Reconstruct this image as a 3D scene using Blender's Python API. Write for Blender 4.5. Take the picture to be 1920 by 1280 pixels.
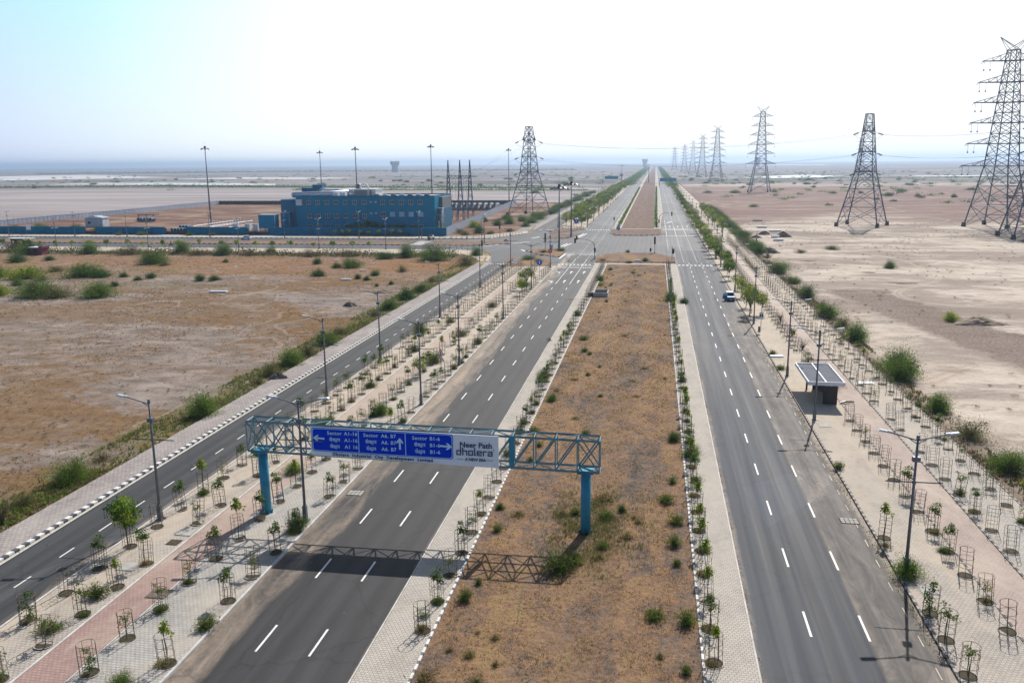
import bpy, bmesh, math, random
import numpy as np
from mathutils import Vector, Matrix

for o in list(bpy.data.objects): bpy.data.objects.remove(o)
SC = bpy.context.scene
COL = SC.collection
R = math.radians
# ---------------------------------------------------------------- camera
PITCH, YAW, ROLL, CAMH = .208031864, -.166445837, -.00922605497, 29.31
cam_d = bpy.data.cameras.new('camera'); cam = bpy.data.objects.new('camera', cam_d); COL.objects.link(cam)
cam_d.sensor_width = 36; cam_d.lens = 1585.175 / 1920 * 36; cam_d.clip_start = .5; cam_d.clip_end = 40000
_f = Vector((math.sin(YAW) * math.cos(PITCH), math.cos(YAW) * math.cos(PITCH), -math.sin(PITCH)))
_r = Vector((math.cos(YAW), -math.sin(YAW), 0)); _u = _r.cross(_f)
_r2 = _r * math.cos(ROLL) + _u * math.sin(ROLL); _u2 = _u * math.cos(ROLL) - _r * math.sin(ROLL)
_m = Matrix((_r2, _u2, -_f)).transposed().to_4x4(); _m.translation = (0, 0, CAMH)
cam.matrix_world = _m
SC.camera = cam
# ---------------------------------------------------------------- sky, sun, exposure
SKY_STRENGTH, VEIL = .06, .95
SUN_EL, SUN_AZ = 43.0, 14.3          # azimuth clockwise from +Y, towards +X
w = bpy.data.worlds.new('World'); SC.world = w; w.use_nodes = True
wn = w.node_tree; wn.nodes.clear()
sky = wn.nodes.new('ShaderNodeTexSky'); sky.sky_type = 'NISHITA'; sky.sun_disc = False
sky.sun_elevation = R(SUN_EL); sky.sun_rotation = R(SUN_AZ)
sky.altitude = 20; sky.air_density = 1.0; sky.dust_density = 1.5; sky.ozone_density = 1.5
bg = wn.nodes.new('ShaderNodeBackground'); bg.inputs['Strength'].default_value = SKY_STRENGTH
wo = wn.nodes.new('ShaderNodeOutputWorld')
def _wm(op, a, b=0.):
    n = wn.nodes.new('ShaderNodeMath'); n.operation = op
    for i, v in enumerate((a, b)):
        if hasattr(v, 'is_output'): wn.links.new(v, n.inputs[i])
        else: n.inputs[i].default_value = v
    return n.outputs[0]
def _wr(f, stops):
    n = wn.nodes.new('ShaderNodeValToRGB'); cr = n.color_ramp
    while len(cr.elements) < len(stops): cr.elements.new(.5)
    for e, (p, c) in zip(cr.elements, stops): e.position = p; e.color = (*c, 1)
    wn.links.new(f, n.inputs[0]); return n.outputs[0]
# bright dust veil low in the sky, whitest under the sun and bluer away from it
tc = wn.nodes.new('ShaderNodeTexCoord'); sx = wn.nodes.new('ShaderNodeSeparateXYZ'); wn.links.new(tc.outputs['Generated'], sx.inputs[0])
hx, hy, hz_ = sx.outputs[0], sx.outputs[1], sx.outputs[2]
hl = _wm('SQRT', _wm('ADD', _wm('MULTIPLY', hx, hx), _wm('MULTIPLY', hy, hy)))
az = _wm('DIVIDE', _wm('ADD', _wm('MULTIPLY', hx, math.sin(R(SUN_AZ))), _wm('MULTIPLY', hy, math.cos(R(SUN_AZ)))), hl)
lowc = _wr(az, [(.0, (.30, .36, .55)), (.55, (.60, .655, .84)), (.67, (.76, .82, .90)), (.80, (.925, .945, .935))])
topc = _wr(az, [(.0, (.20, .38, .62)), (.55, (.42, .66, .86)), (.65, (.48, .78, .86)), (.74, (.70, .89, .90)), (.83, (.925, .945, .935))])
def _wmix(f, a, b):
    n = wn.nodes.new('ShaderNodeMix'); n.data_type = 'RGBA'; wn.links.new(f, n.inputs[0]); wn.links.new(a, n.inputs[6]); wn.links.new(b, n.inputs[7]); return n.outputs[2]
def _mr(v, a, b, c, d):
    n = wn.nodes.new('ShaderNodeMapRange'); wn.links.new(v, n.inputs[0])
    for i, q in enumerate((a, b, c, d)): n.inputs[1 + i].default_value = q
    return n.outputs[0]
veil = _wmix(_mr(hz_, .01, .17, 0., 1.), lowc, topc)
vg = wn.nodes.new('ShaderNodeBackground'); vg.inputs['Strength'].default_value = VEIL; wn.links.new(veil, vg.inputs[0])
wmx = wn.nodes.new('ShaderNodeMixShader'); wn.links.new(_mr(hz_, .20, .50, 1., 0.), wmx.inputs[0])
wn.links.new(sky.outputs[0], bg.inputs[0]); wn.links.new(bg.outputs[0], wmx.inputs[1]); wn.links.new(vg.outputs[0], wmx.inputs[2]); wn.links.new(wmx.outputs[0], wo.inputs['Surface'])
sun_d = bpy.data.lights.new('sun', 'SUN'); sun = bpy.data.objects.new('sun', sun_d); COL.objects.link(sun)
sun_d.energy = 4.0; sun_d.angle = R(.5); sun_d.color = (1, .95, .88)
_sd = Vector((math.sin(R(SUN_AZ)) * math.cos(R(SUN_EL)), math.cos(R(SUN_AZ)) * math.cos(R(SUN_EL)), math.sin(R(SUN_EL))))
sun.rotation_euler = _sd.to_track_quat('Z', 'Y').to_euler(); sun.location = (0, 100, 300)
SC.view_settings.view_transform = 'Standard'; SC.view_settings.look = 'None'
SC.view_settings.exposure = .4; SC.view_settings.gamma = 1
SC.cycles.max_bounces = 6; SC.cycles.diffuse_bounces = 2; SC.cycles.glossy_bounces = 2; SC.cycles.transmission_bounces = 3
SC.cycles.transparent_max_bounces = 6; SC.cycles.volume_bounces = 0; SC.cycles.use_denoising = True

# ---------------------------------------------------------------- helpers
rnd = random.Random(7)
nr = np.random.default_rng(11)
ORD = ('first second third fourth fifth sixth seventh eighth ninth tenth eleventh twelfth thirteenth fourteenth fifteenth sixteenth '
       'seventeenth eighteenth nineteenth twentieth').split()
TENS = {20: 'twenty', 30: 'thirty', 40: 'forty', 50: 'fifty', 60: 'sixty', 70: 'seventy', 80: 'eighty', 90: 'ninety'}
def ordw(i):
    "1 -> first"
    if i <= 20: return ORD[i - 1]
    if i == 100: return 'hundredth'
    if i > 100: return 'hundred-and-' + ordw(i - 100)
    if i % 10 == 0: return TENS[i][:-1] + 'ieth'
    return TENS[i // 10 * 10] + '-' + ORD[i % 10 - 1]
def tag(o, label=None, cat=None, group=None, kind=None):
    for k, v in (('label', label), ('category', cat), ('group', group), ('kind', kind)):
        if v: o[k] = v
    return o
def thing(name, label, cat, loc=(0, 0, 0), rz=0, group=None):
    o = bpy.data.objects.new(name, None); COL.objects.link(o)
    o.location = loc; o.rotation_euler.z = rz; o.empty_display_size = .3
    return tag(o, label, cat, group)
KIDS = {}
def link(name, me, parent=None):
    o = bpy.data.objects.new(name, me); COL.objects.link(o)
    if parent is not None:
        o.parent = parent; KIDS.setdefault(parent, []).append(o)
    return o
def dup(o, parent=None):
    c = o.copy(); COL.objects.link(c)
    if parent is not None:
        c.parent = parent; KIDS.setdefault(parent, []).append(c)
    for ch in list(KIDS.get(o, [])): dup(ch, c)
    return c
def place(proto, first, label, loc, rz=0, group=None, sc=None):
    "the prototype itself the first time, a full copy after that"
    o = proto if first else dup(proto)
    o.location = loc; o.rotation_euler.z = rz
    if sc: o.scale = (sc,) * 3 if not hasattr(sc, '__len__') else sc
    return tag(o, label, None, group)
class MB:
    "collects simple solids into one mesh"
    def __init__(s): s.v, s.f, s.m = [], [], []
    def add(s, vs, fs, mi=0):
        b = len(s.v); s.v += [tuple(p) for p in vs]; s.f += [tuple(b + i for i in f) for f in fs]; s.m += [mi] * len(fs); return s
    def box(s, c, d, mi=0, rz=0, taper=1.0, rx=0, ry=0):
        x, y, z = d[0] / 2, d[1] / 2, d[2] / 2
        vs = [Vector((sx * x * (taper if sz > 0 else 1), sy * y * (taper if sz > 0 else 1), sz * z)) for sz in (-1, 1) for sx, sy in ((-1, -1), (1, -1), (1, 1), (-1, 1))]
        if rx or ry or rz:
            M = Matrix.Rotation(rz, 3, 'Z') @ Matrix.Rotation(ry, 3, 'Y') @ Matrix.Rotation(rx, 3, 'X'); vs = [M @ p for p in vs]
        c = Vector(c)
        return s.add([p + c for p in vs], [(0, 3, 2, 1), (4, 5, 6, 7), (0, 1, 5, 4), (1, 2, 6, 5), (2, 3, 7, 6), (3, 0, 4, 7)], mi)
    def box2(s, a, b, mi=0):
        return s.box([(a[i] + b[i]) / 2 for i in range(3)], [abs(b[i] - a[i]) for i in range(3)], mi)
    def tube(s, p, q, r0, r1=None, n=6, mi=0, cap=True):
        r1 = r0 if r1 is None else r1
        p, q = Vector(p), Vector(q); d = (q - p)
        if d.length < 1e-6: return s
        d.normalize(); a = d.orthogonal() if abs(d.z) < .99 else Vector((1, 0, 0)); a = (a - d * a.dot(d)).normalized(); b = d.cross(a)
        vs = []
        for c, r in ((p, r0), (q, r1)):
            for i in range(n):
                t = 2 * math.pi * (i + .5) / n; vs.append(c + a * (r * math.cos(t)) + b * (r * math.sin(t)))
        fs = [(i, (i + 1) % n, n + (i + 1) % n, n + i) for i in range(n)]
        if cap: fs += [tuple(range(n - 1, -1, -1)), tuple(range(n, 2 * n))]
        return s.add(vs, fs, mi)
    def path(s, pts, r, n=5, mi=0):
        for i in range(len(pts) - 1):
            ra, rb = (r, r) if not hasattr(r, '__len__') else (r[i], r[i + 1])
            s.tube(pts[i], pts[i + 1], ra, rb, n, mi)
        return s
    def ring(s, c, rad, r, n=14, mi=0, ax='Z'):
        P = []
        for i in range(n + 1):
            t = 2 * math.pi * i / n; x, y = rad * math.cos(t), rad * math.sin(t)
            P.append((c[0] + x, c[1] + y, c[2]) if ax == 'Z' else (c[0] + x, c[1], c[2] + y))
        return s.path(P, r, 4, mi)
    def disc(s, c, r, n=18, mi=0, ax='Z'):
        vs = []
        for i in range(n):
            t = 2 * math.pi * i / n
            vs.append((c[0] + r * math.cos(t), c[1] + r * math.sin(t), c[2]) if ax == 'Z' else (c[0] + r * math.cos(t), c[1], c[2] + r * math.sin(t)))
        return s.add(vs, [tuple(range(n))], mi)
    def prism(s, poly, z0, z1, mi=0, axis='Z', bottom=True):
        "extruded polygon; axis Y: poly is (x, z) and z0, z1 are y"
        n = len(poly); A = sum(poly[i][0] * poly[(i + 1) % n][1] - poly[(i + 1) % n][0] * poly[i][1] for i in range(n))
        if A < 0: poly = poly[::-1]
        P = (lambda p, h: (p[0], p[1], h)) if axis == 'Z' else (lambda p, h: (p[0], h, p[1])) if axis == 'Y' else (lambda p, h: (h, p[0], p[1]))
        vs = [P(p, z0) for p in poly] + [P(p, z1) for p in poly]
        fs = [(i, (i + 1) % n, n + (i + 1) % n, n + i) for i in range(n)] + [tuple(range(n, 2 * n))]
        if bottom: fs.append(tuple(range(n - 1, -1, -1)))
        return s.add(vs, fs, mi)
    def ball(s, c, r, mi=0, nu=8, nv=6, sq=(1, 1, 1)):
        vs = []
        for j in range(nv + 1):
            a = math.pi * j / nv
            for i in range(nu):
                t = 2 * math.pi * i / nu
                vs.append((c[0] + sq[0] * r * math.sin(a) * math.cos(t), c[1] + sq[1] * r * math.sin(a) * math.sin(t), c[2] + sq[2] * r * math.cos(a)))
        fs = [(j * nu + i, (j + 1) * nu + i, (j + 1) * nu + (i + 1) % nu, j * nu + (i + 1) % nu) for j in range(nv) for i in range(nu)]
        return s.add(vs, fs, mi)
    def mesh(s, name, mats, smooth=False):
        me = bpy.data.meshes.new(name); me.from_pydata(s.v, [], s.f)
        for m in (mats if isinstance(mats, (list, tuple)) else [mats]): me.materials.append(m)
        me.polygons.foreach_set('material_index', s.m)
        if smooth: me.polygons.foreach_set('use_smooth', [True] * len(s.f))
        me.validate(); me.update(); return me
    def build(s, name, mats, parent=None, smooth=False): return link(name, s.mesh(name, mats, smooth), parent)
def struct(name, mb, mats): return tag(mb.build(name, mats), kind='structure')
def npmesh(name, V, F, mats, mi=None):
    "V (n,3), F (m,k) arrays"
    me = bpy.data.meshes.new(name); n, (m, k) = len(V), F.shape
    me.vertices.add(n); me.vertices.foreach_set('co', np.ascontiguousarray(V, dtype=np.float32).ravel())
    me.loops.add(m * k); me.loops.foreach_set('vertex_index', np.ascontiguousarray(F, dtype=np.int32).ravel())
    me.polygons.add(m); me.polygons.foreach_set('loop_start', np.arange(0, m * k, k, dtype=np.int32))
    for q in (mats if isinstance(mats, (list, tuple)) else [mats]): me.materials.append(q)
    if mi is not None: me.polygons.foreach_set('material_index', np.ascontiguousarray(mi, dtype=np.int32))
    me.update(calc_edges=True); return me
def in_view(x, y, z=0, mx=0):
    d = Vector((x, y, z - CAMH)); k = d.dot(_f)
    if k < 1: return False
    u = 960 + 1585.2 * d.dot(_r2) / k; v = 640 - 1585.2 * d.dot(_u2) / k
    return -mx <= u <= 1920 + mx and -mx <= v <= 1280 + mx

# ---------------------------------------------------------------- materials
class NT:
    "tiny node-graph writer"
    def __init__(s, name):
        s.mat = bpy.data.materials.new(name); s.mat.use_nodes = True; s.t = s.mat.node_tree; s.t.nodes.clear()
        s.out = s.t.nodes.new('ShaderNodeOutputMaterial')
        s.pos = s.t.nodes.new('ShaderNodeNewGeometry').outputs['Position']
    def put(s, sock, v):
        if v is None: return
        if hasattr(v, 'is_output'): s.t.links.new(v, sock)
        else:
            if sock.type == 'RGBA' and len(v) == 3: v = (*v, 1)
            sock.default_value = v
    def n(s, typ, out=0, ins=None, **kw):
        nd = s.t.nodes.new('ShaderNode' + typ)
        for k, v in kw.items(): setattr(nd, k, v)
        for k, v in (ins or {}).items(): s.put(nd.inputs[k], v)
        return nd.outputs[out]
    def obj(s): return s.n('TexCoord', 'Object')
    def scale(s, v, sc, rot=(0, 0, 0)): return s.n('Mapping', ins={'Vector': v, 'Scale': sc, 'Rotation': rot})
    def noise(s, v, sc=1, det=4, rough=.55, dist=0, out='Fac'): return s.n('TexNoise', out, {'Vector': v, 'Scale': sc, 'Detail': det, 'Roughness': rough, 'Distortion': dist})
    def ramp(s, f, stops):
        nd = s.t.nodes.new('ShaderNodeValToRGB'); cr = nd.color_ramp
        while len(cr.elements) < len(stops): cr.elements.new(.5)
        for e, (p, c) in zip(cr.elements, stops):
            e.position = p; e.color = (c, c, c, 1) if not hasattr(c, '__len__') else (*c, 1)
        s.put(nd.inputs[0], f); return nd.outputs[0]
    def mix(s, f, a, b, mode='MIX'):
        nd = s.t.nodes.new('ShaderNodeMix'); nd.data_type = 'RGBA'; nd.blend_type = mode
        s.put(nd.inputs[0], f); s.put(nd.inputs[6], a); s.put(nd.inputs[7], b); return nd.outputs[2]
    def math(s, op, a, b=None, clamp=False):
        nd = s.t.nodes.new('ShaderNodeMath'); nd.operation = op; nd.use_clamp = clamp
        s.put(nd.inputs[0], a); s.put(nd.inputs[1], b); return nd.outputs[0]
    def sep(s, v, i): return s.n('SeparateXYZ', i, {0: v})
    def band(s, x, lo, hi, soft):
        "1 between lo and hi, soft edges"
        a = s.n('MapRange', 0, {0: x, 1: lo - soft, 2: lo + soft, 3: 0., 4: 1.}); b = s.n('MapRange', 0, {0: x, 1: hi - soft, 2: hi + soft, 3: 1., 4: 0.})
        return s.math('MULTIPLY', a, b)
    def bump(s, h, st=.3, d=.05): return s.n('Bump', 0, {'Height': h, 'Strength': st, 'Distance': d})
    def done(s, col, rough=.8, metal=0., spec=.3, normal=None, **kw):
        b = s.t.nodes.new('ShaderNodeBsdfPrincipled')
        s.put(b.inputs['Base Color'], col); s.put(b.inputs['Roughness'], rough); s.put(b.inputs['Metallic'], metal); s.put(b.inputs['Specular IOR Level'], spec)
        s.put(b.inputs['Normal'], normal)
        for k, v in kw.items(): s.put(b.inputs[k], v)
        s.t.links.new(b.outputs[0], s.out.inputs[0]); return s.mat
def paint(name, c, rough=.5, metal=0., var=.12, sc=3., spec=.4):
    "painted / bare surface with slight uneven wear"
    m = NT(name); f = m.noise(m.obj(), sc, 5, .6)
    lo = tuple(x * (1 - var) for x in c); hi = tuple(min(1, x * (1 + var)) for x in c)
    return m.done(m.ramp(f, [(.3, lo), (.7, hi)]), rough, metal, spec)
def foliage(name, stops, trans=.35):
    m = NT(name); f = m.noise(m.n('TexCoord', 'Object'), 2.2, 2, .5)
    rv = m.n('ObjectInfo', 'Random')
    isl = m.n('NewGeometry', 'Random Per Island') if False else m.t.nodes.new('ShaderNodeNewGeometry').outputs['Random Per Island']
    k = m.math('ADD', m.math('MULTIPLY', f, .55), m.math('MULTIPLY', isl, .3)); k = m.math('ADD', k, m.math('MULTIPLY', rv, .12))
    c = m.ramp(k, stops)
    d = m.n('BsdfDiffuse', 0, {'Color': c}); t = m.n('BsdfTranslucent', 0, {'Color': c})
    mx = m.n('MixShader', 0, {0: trans, 1: d, 2: t}); m.t.links.new(mx, m.out.inputs[0]); return m.mat
# ---- ground materials -------------------------------------------------------
def mat_far_ground():
    m = NT('far_plain'); p = m.pos
    b = m.noise(m.scale(p, (.0011, .0042, .001)), 1, 6, .6, .4); s = m.noise(m.scale(p, (.012, .03, .01)), 1, 5, .65)
    base = m.ramp(b, [(.30, (.12, .11, .11)), (.43, (.20, .175, .17)), (.52, (.32, .29, .285)), (.62, (.18, .155, .15)), (.74, (.10, .105, .09))])
    sp = m.ramp(s, [(.46, 0.), (.62, 1.)])
    c = m.mix(m.math('MULTIPLY', sp, .55), base, (.09, .10, .07))
    return m.done(c, .95, spec=.1)
def mat_west_field():
    m = NT('dry_field_soil'); p = m.pos
    big = m.noise(m.scale(p, (.022, .04, .02)), 1, 5, .6, .6); mid = m.noise(m.scale(p, (.16, .3, .2)), 1, 5, .65); fine = m.noise(p, 2.6, 6, .75)
    soil = m.ramp(mid, [(.3, (.125, .10, .088)), (.48, (.235, .19, .163)), (.7, (.36, .30, .26))])
    grass = m.ramp(m.noise(p, .9, 5, .7), [(.3, (.10, .06, .028)), (.55, (.20, .112, .044)), (.75, (.275, .17, .07))])
    k = m.ramp(m.math('ADD', m.math('MULTIPLY', big, .62), m.math('MULTIPLY', m.noise(p, .5, 6, .7), .38)), [(.46, 0.), (.54, 1.)])
    om = m.n('MapRange', 0, {0: m.math('ADD', m.sep(p, 0), m.math('MULTIPLY', m.sep(p, 1), .35)), 1: -150., 2: -20., 3: .3, 4: 1.}); c = m.mix(m.math('MULTIPLY', m.math('MULTIPLY', k, om), .9), soil, grass); c = m.mix(m.math('MULTIPLY', m.ramp(m.noise(m.scale(p, (.05, .1, .1)), 1, 7, .72), [(.5, 0.), (.6, 1.)]), .4), c, (.17, .14, .12))
    g = m.ramp(m.noise(m.scale(p, (.02, .045, .02)), 1.3, 4, .55), [(.53, 0.), (.66, 1.)])
    g = m.math('MULTIPLY', g, m.band(m.sep(p, 0), -400, -118, 22))
    c = m.mix(m.math('MULTIPLY', g, .6), c, (.12, .135, .045))
    # reddish grass belt in the north, greener strip along the service road
    bel = m.math('MULTIPLY', m.band(m.sep(p, 1), 215, 262, 12), m.ramp(mid, [(.38, 0.), (.5, 1.)])); c = m.mix(m.math('MULTIPLY', bel, .75), c, (.27, .14, .065))
    ver = m.math('MULTIPLY', m.band(m.sep(p, 0), -57.5, -52, 2.2), m.ramp(m.noise(m.scale(p, (.3, .09, .1)), 1, 4, .6), [(.36, 0.), (.58, 1.)])); c = m.mix(m.math('MULTIPLY', ver, .85), c, (.125, .115, .035))
    # foot and cart tracks
    wv = m.noise(m.scale(p, (.03, .03, .03)), 1, 2, .5); tr = m.math('ABSOLUTE', m.math('SUBTRACT', wv, .52)); tr = m.ramp(tr, [(.0, 1.), (.008, 0.)])
    c = m.mix(m.math('MULTIPLY', tr, .5), c, (.38, .31, .255))
    v = m.ramp(fine, [(.27, .42), (.47, 1.), (.75, 1.28)])
    c = m.mix(1., c, v, 'MULTIPLY')
    return m.done(c, .95, spec=.1, normal=m.bump(m.math('ADD', fine, m.math('MULTIPLY', mid, 2)), .7, .12))
def mat_east_field():
    m = NT('pale_dust_soil'); p = m.pos
    big = m.noise(m.scale(p, (.016, .032, .02)), 1, 8, .72, .3); mid = m.noise(m.scale(p, (.1, .2, .1)), 1, 8, .74, .2); fine = m.noise(p, 2., 6, .75)
    pale = m.ramp(mid, [(.32, (.30, .235, .19)), (.44, (.47, .395, .325)), (.54, (.58, .50, .42)), (.7, (.68, .605, .52))])
    dark = m.ramp(fine, [(.3, (.085, .060, .052)), (.55, (.16, .115, .095)), (.8, (.26, .20, .165))])
    k = m.ramp(m.math('ADD', m.math('MULTIPLY', big, .62), m.math('MULTIPLY', mid, .38)), [(.472, 0.), (.505, .7), (.58, 1.)])
    u = m.math('ADD', m.math('SUBTRACT', m.sep(p, 0), m.math('ADD', 45., m.math('MULTIPLY', m.math('SUBTRACT', 205., m.sep(p, 1)), .17))), m.math('MULTIPLY', m.math('SUBTRACT', mid, .5), 16))
    k = m.math('MAXIMUM', m.math('MULTIPLY', k, .72), m.math('MULTIPLY', m.band(u, -7, 8, 1.6), m.math('MULTIPLY', m.band(m.math('ADD', m.sep(p, 1), m.math('MULTIPLY', mid, 18)), 126, 216, 8), m.ramp(fine, [(.3, 1.), (.7, .62)]))))
    c = m.mix(k, pale, dark)
    c = m.mix(m.math('MULTIPLY', m.band(m.math('SUBTRACT', m.sep(p, 0), m.math('MULTIPLY', mid, 5)), 20, 31.6, 1.2), .8), c, m.ramp(fine, [(.3, (.10, .075, .055)), (.6, (.20, .15, .105)), (.8, (.30, .225, .15))]))
    red = m.math('MULTIPLY', m.band(m.math('ADD', m.sep(p, 1), m.math('MULTIPLY', big, 260)), 575, 1150, 45), m.ramp(m.noise(m.scale(p, (.012, .03, .02)), 1, 5, .65), [(.3, .45), (.55, .95)]))
    c = m.mix(red, c, m.ramp(mid, [(.3, (.13, .08, .066)), (.55, (.235, .145, .12)), (.8, (.33, .245, .205))]))
    wv = m.noise(m.scale(p, (.014, .011, .02)), 1, 1.5, .4, .0); tr = m.math('ABSOLUTE', m.math('SUBTRACT', m.math('ABSOLUTE', m.math('SUBTRACT', wv, .5)), .004)); tr = m.ramp(tr, [(.0, 1.), (.0018, .9), (.004, 0.)])
    c = m.mix(m.math('MULTIPLY', tr, .3), c, (.66, .58, .49))
    wv2 = m.noise(m.scale(p, (.022, .016, .02), (0, 0, .8)), 1, 1.5, .4, .0); t2 = m.math('ABSOLUTE', m.math('SUBTRACT', m.math('ABSOLUTE', m.math('SUBTRACT', wv2, .47)), .0045)); t2 = m.ramp(t2, [(.0, 1.), (.002, .8), (.0045, 0.)])
    c = m.mix(m.math('MULTIPLY', t2, .45), c, (.30, .225, .17))
    v = m.ramp(m.math('ADD', m.math('MULTIPLY', fine, .6), m.math('MULTIPLY', m.noise(m.scale(p, (.35, .8, .3)), 1, 7, .75), .4)), [(.3, .55), (.46, 1.), (.75, 1.12)]); c = m.mix(1., c, v, 'MULTIPLY')
    return m.done(c, .95, spec=.1, normal=m.bump(m.math('ADD', fine, m.math('MULTIPLY', mid, .8)), .5, .08))
def mat_median():
    m = NT('median_soil'); p = m.pos
    big = m.noise(m.scale(p, (.19, .07, .1)), 1, 7, .7, .4); fine = m.noise(p, 3.6, 7, .78); mid = m.noise(p, .75, 5, .65)
    c = m.ramp(m.math('ADD', m.math('MULTIPLY', big, .62), m.math('MULTIPLY', mid, .38)), [(.36, (.10, .08, .07)), (.44, (.185, .135, .105)), (.52, (.275, .168, .10)), (.60, (.30, .20, .10)), (.68, (.18, .16, .065))])
    gr = m.ramp(m.noise(m.scale(p, (.2, .06, .1)), 1, 4, .6), [(.55, 0.), (.68, 1.)]); c = m.mix(m.math('MULTIPLY', gr, .4), c, (.20, .17, .145))
    fy = m.n('MapRange', 0, {0: m.sep(p, 1), 1: 285., 2: 345., 3: 0., 4: .72}); c = m.mix(fy, c, m.ramp(mid, [(.35, (.155, .11, .095)), (.6, (.235, .165, .135))]))
    rut = m.math('MULTIPLY', m.band(m.math('ADD', m.sep(p, 0), m.math('MULTIPLY', mid, 1.6)), -4.0, -1.2, .8), m.ramp(big, [(.4, .15), (.6, .8)])); c = m.mix(m.math('MULTIPLY', rut, .5), c, (.15, .11, .085))
    c = m.mix(1., c, m.ramp(fine, [(.22, .45), (.5, 1.), (.78, 1.5)]), 'MULTIPLY')
    return m.done(c, .95, spec=.1, normal=m.bump(m.math('ADD', fine, m.math('MULTIPLY', mid, 1.5)), .9, .12))
def mat_asphalt(name, c, dust=None, old=None, tint=1.):
    "dust: (x, width, sign) sand blown in from one edge; old: x range of an older lane"
    m = NT(name); p = m.pos; x = m.sep(p, 0)
    f = m.noise(p, 9, 4, .7); st = m.noise(m.scale(p, (1.3, .018, 1)), 1, 4, .6); blot = m.noise(m.scale(p, (.22, .06, .2)), 1, 5, .62, .6)
    lo, hi = tuple(q * .78 for q in c), tuple(q * 1.28 for q in c)
    k = m.math('ADD', m.math('MULTIPLY', st, .55), m.math('MULTIPLY', blot, .45)); col = m.ramp(k, [(.36, lo), (.5, c), (.64, hi)])
    if old:
        e = m.math('ADD', x, m.math('MULTIPLY', m.noise(m.scale(p, (.3, .05, .1)), 1, 3), .9))
        o = m.band(e, old[0], old[1], .12); oc = m.ramp(m.noise(m.scale(p, (.7, .22, .5)), 1, 6, .7, .8), [(.32, (.030, .026, .025)), (.5, (.078, .065, .058)), (.68, (.165, .138, .12))])
        col = m.mix(m.math('MULTIPLY', o, m.band(m.sep(p, 1), -50, 172, 14)), col, oc)
        cr = m.ramp(m.math('ABSOLUTE', m.math('SUBTRACT', e, old[0] + .05)), [(.03, .45), (.2, 1.)]); col = m.mix(1., col, cr, 'MULTIPLY')
    if dust:
        for (x0, wd, sg, amt) in dust:
            t = m.math('MULTIPLY', m.math('SUBTRACT', x, x0), float(sg)); n2 = m.noise(m.scale(p, (.35, .07, .3)), 1, 6, .68, .7); n3 = m.noise(m.scale(p, (.5, .02, .3)), 1, 3, .5)
            t = m.math('SUBTRACT', t, m.math('MULTIPLY', m.band(m.sep(p, 1), 92, 150, 14), wd * .35)) if wd > 2 else t
            t = m.math('SUBTRACT', t, m.math('MULTIPLY', m.math('SUBTRACT', m.math('ADD', m.math('MULTIPLY', n2, .65), m.math('MULTIPLY', n3, .35)), .42), wd * 4.4))
            k = m.n('MapRange', 0, {0: t, 1: -wd * .5, 2: wd * .45, 3: 1., 4: 0.})
            col = m.mix(m.math('MULTIPLY', k, amt), col, m.ramp(m.noise(p, 1.4, 5, .7), [(.3, (.27, .205, .15)), (.7, (.43, .345, .265))]))
    xw = m.math('ABSOLUTE', m.math('SUBTRACT', m.math('FRACT', m.math('DIVIDE', x, 1.75)), .5)); col = m.mix(1., col, m.ramp(m.math('ADD', m.math('MULTIPLY', xw, .5), m.math('MULTIPLY', st, .75)), [(.38, .80), (.6, 1.14)]), 'MULTIPLY')   # wheel paths
    pt = m.t.nodes.new('ShaderNodeTexVoronoi'); m.put(pt.inputs['Vector'], m.scale(p, (.09, .035, 1))); m.put(pt.inputs['Scale'], 1.); col = m.mix(1., col, m.ramp(m.sep(pt.outputs['Color'], 0), [(.0, .86), (.8, 1.03), (.82, 1.3), (1., 1.3)]), 'MULTIPLY')   # resurfaced patches
    vc = m.t.nodes.new('ShaderNodeTexVoronoi'); vc.feature = 'DISTANCE_TO_EDGE'; m.put(vc.inputs['Vector'], m.mix(.22, m.scale(p, (.16, .10, 1)), m.noise(p, .6, 4, .6, out='Color'))); m.put(vc.inputs['Scale'], 1.); col = m.mix(1., col, m.ramp(vc.outputs['Distance'], [(.0, .74), (.006, .80), (.012, 1.)]), 'MULTIPLY')   # cracks
    sp = m.ramp(m.noise(p, 1.7, 3, .6), [(.70, 0.), (.76, 1.)]); col = m.mix(m.math('MULTIPLY', sp, .18), col, (.35, .33, .31))
    col = m.mix(1., col, m.ramp(f, [(.25, .8), (.75, 1.2)]), 'MULTIPLY')
    return m.done(col, m.ramp(st, [(.3, .62), (.7, .78)]), spec=.32, normal=m.bump(f, .35, .01))
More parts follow.
